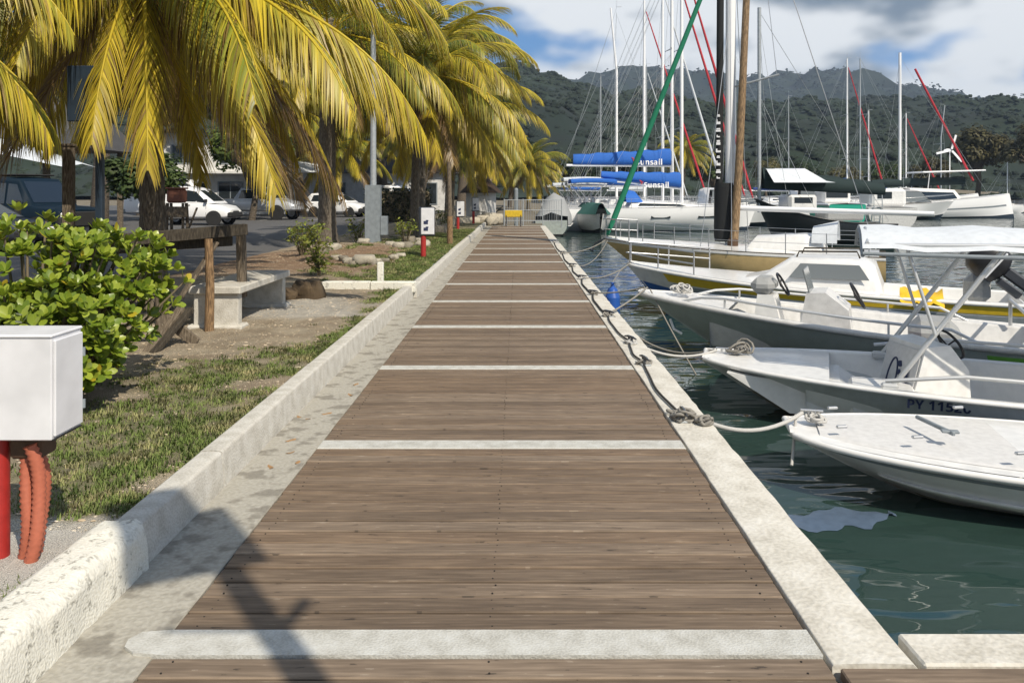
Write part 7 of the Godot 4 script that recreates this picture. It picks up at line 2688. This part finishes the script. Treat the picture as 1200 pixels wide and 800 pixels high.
	b.box(Vector3(3.6, 2.15, 0), Vector3(3.2, 1.2, 2.3), 0.2)
	part("cabin", b, M.gelcoat, o)
	b = MB.new()
	b.box(Vector3(5.21, 2.3, 0.2), Vector3(0.03, 0.45, 0.9), 0.01)
	part("window", b, M.glass_dark, o)
	b = MB.new()
	for s in [-0.25, 0.25]:
		b.tube([Vector3(6.7, 0.1, 0.9 + s), Vector3(6.5, 2.6, 0.9 + s)], 0.03, 6)
	for k in 6:
		b.tube([Vector3(6.68 - k * 0.03, 0.4 + k * 0.4, 0.65), Vector3(6.68 - k * 0.03, 0.4 + k * 0.4, 1.15)], 0.022, 6)
	part("ladder", b, M.galvanised, o)
	# big white catamaran
	o = thing("catamaran", "big white catamaran broadside on the right, dark boom cover and white hardtop", "catamaran", Vector3(48.2, water_y, -83.0), PI + 0.03)
	p = {"L": 12.0, "B": 1.9, "hb": 2.35, "hs": 1.35, "blunt": 0.8, "mid": 0.5, "nose": 0.05, "rake": -0.5, "spring": 1.3, "split": 0.82}
	for s in [-2.6, 2.6]:
		var h := Node3D.new()
		h.name = numbered(o, "float")
		h.position = Vector3(0, 0, s)
		o.add_child(h, true)
		hull(h, p, M.white_paint, M.navy_paint)
		deck(h, "deck", p, 0.0, 0.98, 0.02, 0.06, 0.02, M.gelcoat)
		band(h, "stripe", p, 0.40, 0.47, M.grey_paint, 0.01, 0.05, 0.7)
	b = MB.new()
	b.box(Vector3(7.5, 1.35, 0), Vector3(7.6, 0.5, 4.4), 0.1)
	part("bridge_deck", b, M.gelcoat, o)
	b = MB.new()
	r = []
	for s in [[3.9, 0.05, 1.8], [5.0, 1.15, 2.1], [8.8, 1.3, 2.3], [9.6, 1.25, 2.3]]:
		r.append([Vector3(s[0], 1.6, -s[2]), Vector3(s[0], 1.6 + s[1], -s[2] * 0.85), Vector3(s[0], 1.7 + s[1], 0), Vector3(s[0], 1.6 + s[1], s[2] * 0.85), Vector3(s[0], 1.6, s[2])])
	b.loft(r, Vector3(7, 1, 0))
	house = part("deckhouse", b, M.gelcoat, o)
	b = MB.new()
	b.quad(Vector3(4.9, 1.8, -2.28), Vector3(9.2, 1.8, -2.36), Vector3(9.2, 2.6, -2.16), Vector3(5.3, 2.5, -2.06), Vector3(0, 0.2, -1))
	part("window", b, M.glass_dark, house)
	b = MB.new()
	b.box(Vector3(5.0, 4.6, 0), Vector3(6.4, 0.16, 3.6), 0.06, Basis(Vector3.BACK, -0.03))
	b.tube([Vector3(7.6, 2.8, 1.6), Vector3(7.4, 4.6, 1.6)], 0.04, 6)
	b.tube([Vector3(7.6, 2.8, -1.6), Vector3(7.4, 4.6, -1.6)], 0.04, 6)
	part("hardtop", b, M.white_paint, o)
	b = MB.new()
	r = []
	for i in 13:
		var s := i / 12.0
		var x := 3.0 + 9.5 * s
		r.append([Vector3(x, 3.3 - 0.3 * s, -0.2), Vector3(x, 3.7 - 0.2 * s, -0.3), Vector3(x, 4.1 - 0.3 * s + 0.05 * sin(i * 2.0), 0), Vector3(x, 3.7 - 0.2 * s, 0.3), Vector3(x, 3.3 - 0.3 * s, 0.2)])
	b.loft(r, Vector3(7.5, 3.6, 0), true)
	part("sail_cover", b, M.bottle_cloth, o)
	b = MB.new()
	b.tube([Vector3(9.6, 1.5, 0), Vector3(9.6, 16.6, 0)], 0.14, 10)
	part("mast", b, M.white_paint, o)
	b = MB.new()
	for s in [-1.0, 1.0]:
		b.tube([Vector3(10.5, 1.5, s * 2.6), Vector3(9.6, 16.0, 0)], 0.013, 4, false)
	b.tube([Vector3(0.5, 2.3, 0), Vector3(9.6, 16.2, 0)], 0.013, 4, false)
	part("rigging", b, M.galvanised, o)
	b = MB.new()
	b.tube([Vector3(1.9, 3.7, 0.3), Vector3(8.0, 15.0, 0.1)], 0.11, 8)
	part("furled_jib", b, M.red_cloth, o)
	b = MB.new()
	b.tube([Vector3(4.2, 2.6, 0.5), Vector3(4.2, 6.7, 0.5)], 0.05, 7)
	b.lathe([Vector2(0.0, -0.2), Vector2(0.14, -0.1), Vector2(0.16, 0.3), Vector2(0.05, 0.6), Vector2(0.0, 0.62)], 10, Vector3(4.2, 6.8, 0.5), Basis(Vector3.FORWARD, PI * 0.5))
	var gen := part("wind_generator", b, M.white_paint, o)
	for k in 3:
		b = MB.new()
		b.box(Vector3(4.15, 6.8, 0.5) + Basis(Vector3.BACK, TAU * k / 3 + 0.3) * Vector3(0, 0.85, -0.22), Vector3(0.22, 1.5, 0.06), 0.02, Basis(Vector3.BACK, TAU * k / 3 + 0.3))
		part("rotor_blade", b, M.white_paint, gen)
	# yachts behind, told apart by masts and covers
	yacht("white yacht with a bright blue sail cover, left of the two tallest right hand masts", Vector3(40.8, water_y, -90.0), PI, {"L": 11.5, "B": 3.8, "fb": 1.4, "mx": 4.6, "mh": 17.2, "mr": 0.10, "bl": 5.0, "bh": 2.9, "cover": M.blue_cloth, "ch": 1.1, "taper": 0.5, "jib": M.red_cloth, "group": g})
	yacht("yacht with a crumpled blue cover behind the dark green boom", Vector3(35.0, water_y, -86.0), 0.1, {"L": 9.5, "B": 3.4, "fb": 1.3, "mx": 1.0, "mh": 16.6, "mr": 0.085, "mast": M.galvanised, "bl": 4.0, "bh": 2.4, "cover": M.blue_cloth, "ch": 0.75, "group": g})
	yacht("yacht with a short pale mast between two taller right hand ones", Vector3(45.0, water_y, -95.0), PI, {"L": 10.0, "B": 3.5, "fb": 1.3, "mx": 4.3, "mh": 12.0, "mr": 0.085, "bl": 0.0, "bh": 2.4, "cover": M.white_cloth, "group": g})
	yacht("yacht with a red furled jib at the right, nearest the bow of the catamaran", Vector3(48.5, water_y, -93.0), PI, {"L": 11.0, "B": 3.6, "fb": 1.35, "mx": 4.4, "mh": 11.5, "mr": 0.085, "bl": 4.0, "bh": 2.6, "cover": M.white_cloth, "ch": 0.4, "jib": M.red_cloth, "group": g})
	yacht("yacht with the rightmost tall mast, leaning a little", Vector3(55.0, water_y, -99.0), PI + 0.15, {"L": 10.5, "B": 3.5, "fb": 1.3, "mx": 4.2, "mh": 13.0, "mr": 0.085, "bend": -0.5, "mast": M.galvanised, "bl": 4.2, "bh": 2.4, "cover": M.bottle_cloth, "ch": 0.4, "group": g})
	yacht("tiny distant sloop alone at the far right edge of the water", Vector3(62.5, water_y, -100.5), PI, {"L": 6.0, "B": 2.2, "fb": 0.9, "mx": 2.4, "mh": 6.2, "mr": 0.06, "bl": 2.0, "bh": 1.6, "cover": M.white_cloth, "ch": 0.3, "group": g})


# ---------------------------------------------------------------- the end of the quay
func dock_end() -> void:
	var o := thing("mesh_fence", "low galvanised mesh fence closing the end of the boardwalk", "fence", Vector3(0.35, 0, -41.3))
	var b := MB.new()
	for x in [-1.05, -0.1, 0.9, 1.85]:
		b = MB.new()
		b.tube([Vector3(x, -0.1, 0), Vector3(x, 1.35, 0)], 0.03, 7)
		part("post", b, M.galvanised, o)
	for y in [0.25, 0.78, 1.3]:
		b = MB.new()
		b.tube([Vector3(-1.05, y, 0), Vector3(1.85, y, 0)], 0.022, 6)
		part("rail", b, M.galvanised, o)
	b = MB.new()
	for i in 25:
		b.tube([Vector3(-1.0 + i * 0.118, 0.1, 0.01), Vector3(-1.0 + i * 0.118, 1.3, 0.01)], 0.009, 4, false)
	part("mesh", b, M.galvanised, o).set_meta("kind", "stuff")
	o = thing("bollard", "tall grey steel bollard just behind the mesh fence", "bollard", Vector3(-0.1, -0.08, -42.6))
	b = MB.new()
	b.tube([Vector3(0, 0, 0), Vector3(0, 1.9, 0)], 0.11, 12)
	b.lathe([Vector2(0.11, 1.9), Vector2(0.09, 1.97), Vector2(0, 2.0)], 12)
	part("shaft", b, M.grey_paint, o)
	o = thing("yellow_barrier", "yellow plank barrier on trestle legs before the mesh fence", "barrier", Vector3(-0.22, 0, -40.6), 0.05)
	b = MB.new()
	b.box(Vector3(0, 0.62, 0), Vector3(0.86, 0.34, 0.06), 0.02)
	part("board", b, M.yellow, o)
	b = MB.new()
	for s in [-0.36, 0.36]:
		b.tube([Vector3(s, 0, 0.2), Vector3(s, 0.62, 0), Vector3(s, 0, -0.2)], 0.025, 6)
	part("leg", b, M.dark_paint, o)
	o = thing("kiosk", "little white hut with a dark conical thatched roof left of the fence", "hut", Vector3(-2.1, 0.05, -46.5))
	b = MB.new()
	b.lathe([Vector2(0.85, 0.0), Vector2(0.85, 1.7), Vector2(0.0, 1.7)], 8)
	part("wall", b, M.white_wall, o)
	b = MB.new()
	b.lathe([Vector2(1.25, 1.6), Vector2(1.0, 1.85), Vector2(0.45, 2.4), Vector2(0.0, 2.75)], 14)
	part("roof", b, M.thatch, o)
	b = MB.new()
	b.box(Vector3(0.1, 1.0, 0.86), Vector3(0.5, 0.9, 0.05), 0.02)
	part("door", b, M.gelcoat_dull, o)
	var rocks := [[-1.35, 41.6, 0.32, "pale rock right against the left end of the mesh fence"], [-1.75, 42.0, 0.36, "pale rock second left of the mesh fence"], [-2.2, 41.2, 0.30, "pale rock third left of the mesh fence"], [-1.5, 43.2, 0.45, "tall pale rock behind the ones left of the fence"], [-2.7, 40.5, 0.34, "grey rock beside the furthest pedestal"], [-3.1, 37.0, 0.38, "white boulder beside the second service pedestal"], [-2.9, 29.8, 0.34, "long low dark boulder behind the nearest pedestal"], [-3.5, 31.0, 0.4, "pale boulder behind the dark bushy shrub"], [-3.3, 35.0, 0.4, "tan boulder left of the second pedestal"], [-1.1, 43.6, 0.4, "pale rock seen through the mesh fence"]]
	for i in rocks.size():
		var s = rocks[i]
		rock(Vector3(s[0], 0.12 + s[2] * 0.35, -s[1]), Vector3(s[2] * 1.2, s[2], s[2]), M.rock_pale if i != 6 else M.rock, 60 + i, s[3], "rocks piled by the end of the quay")
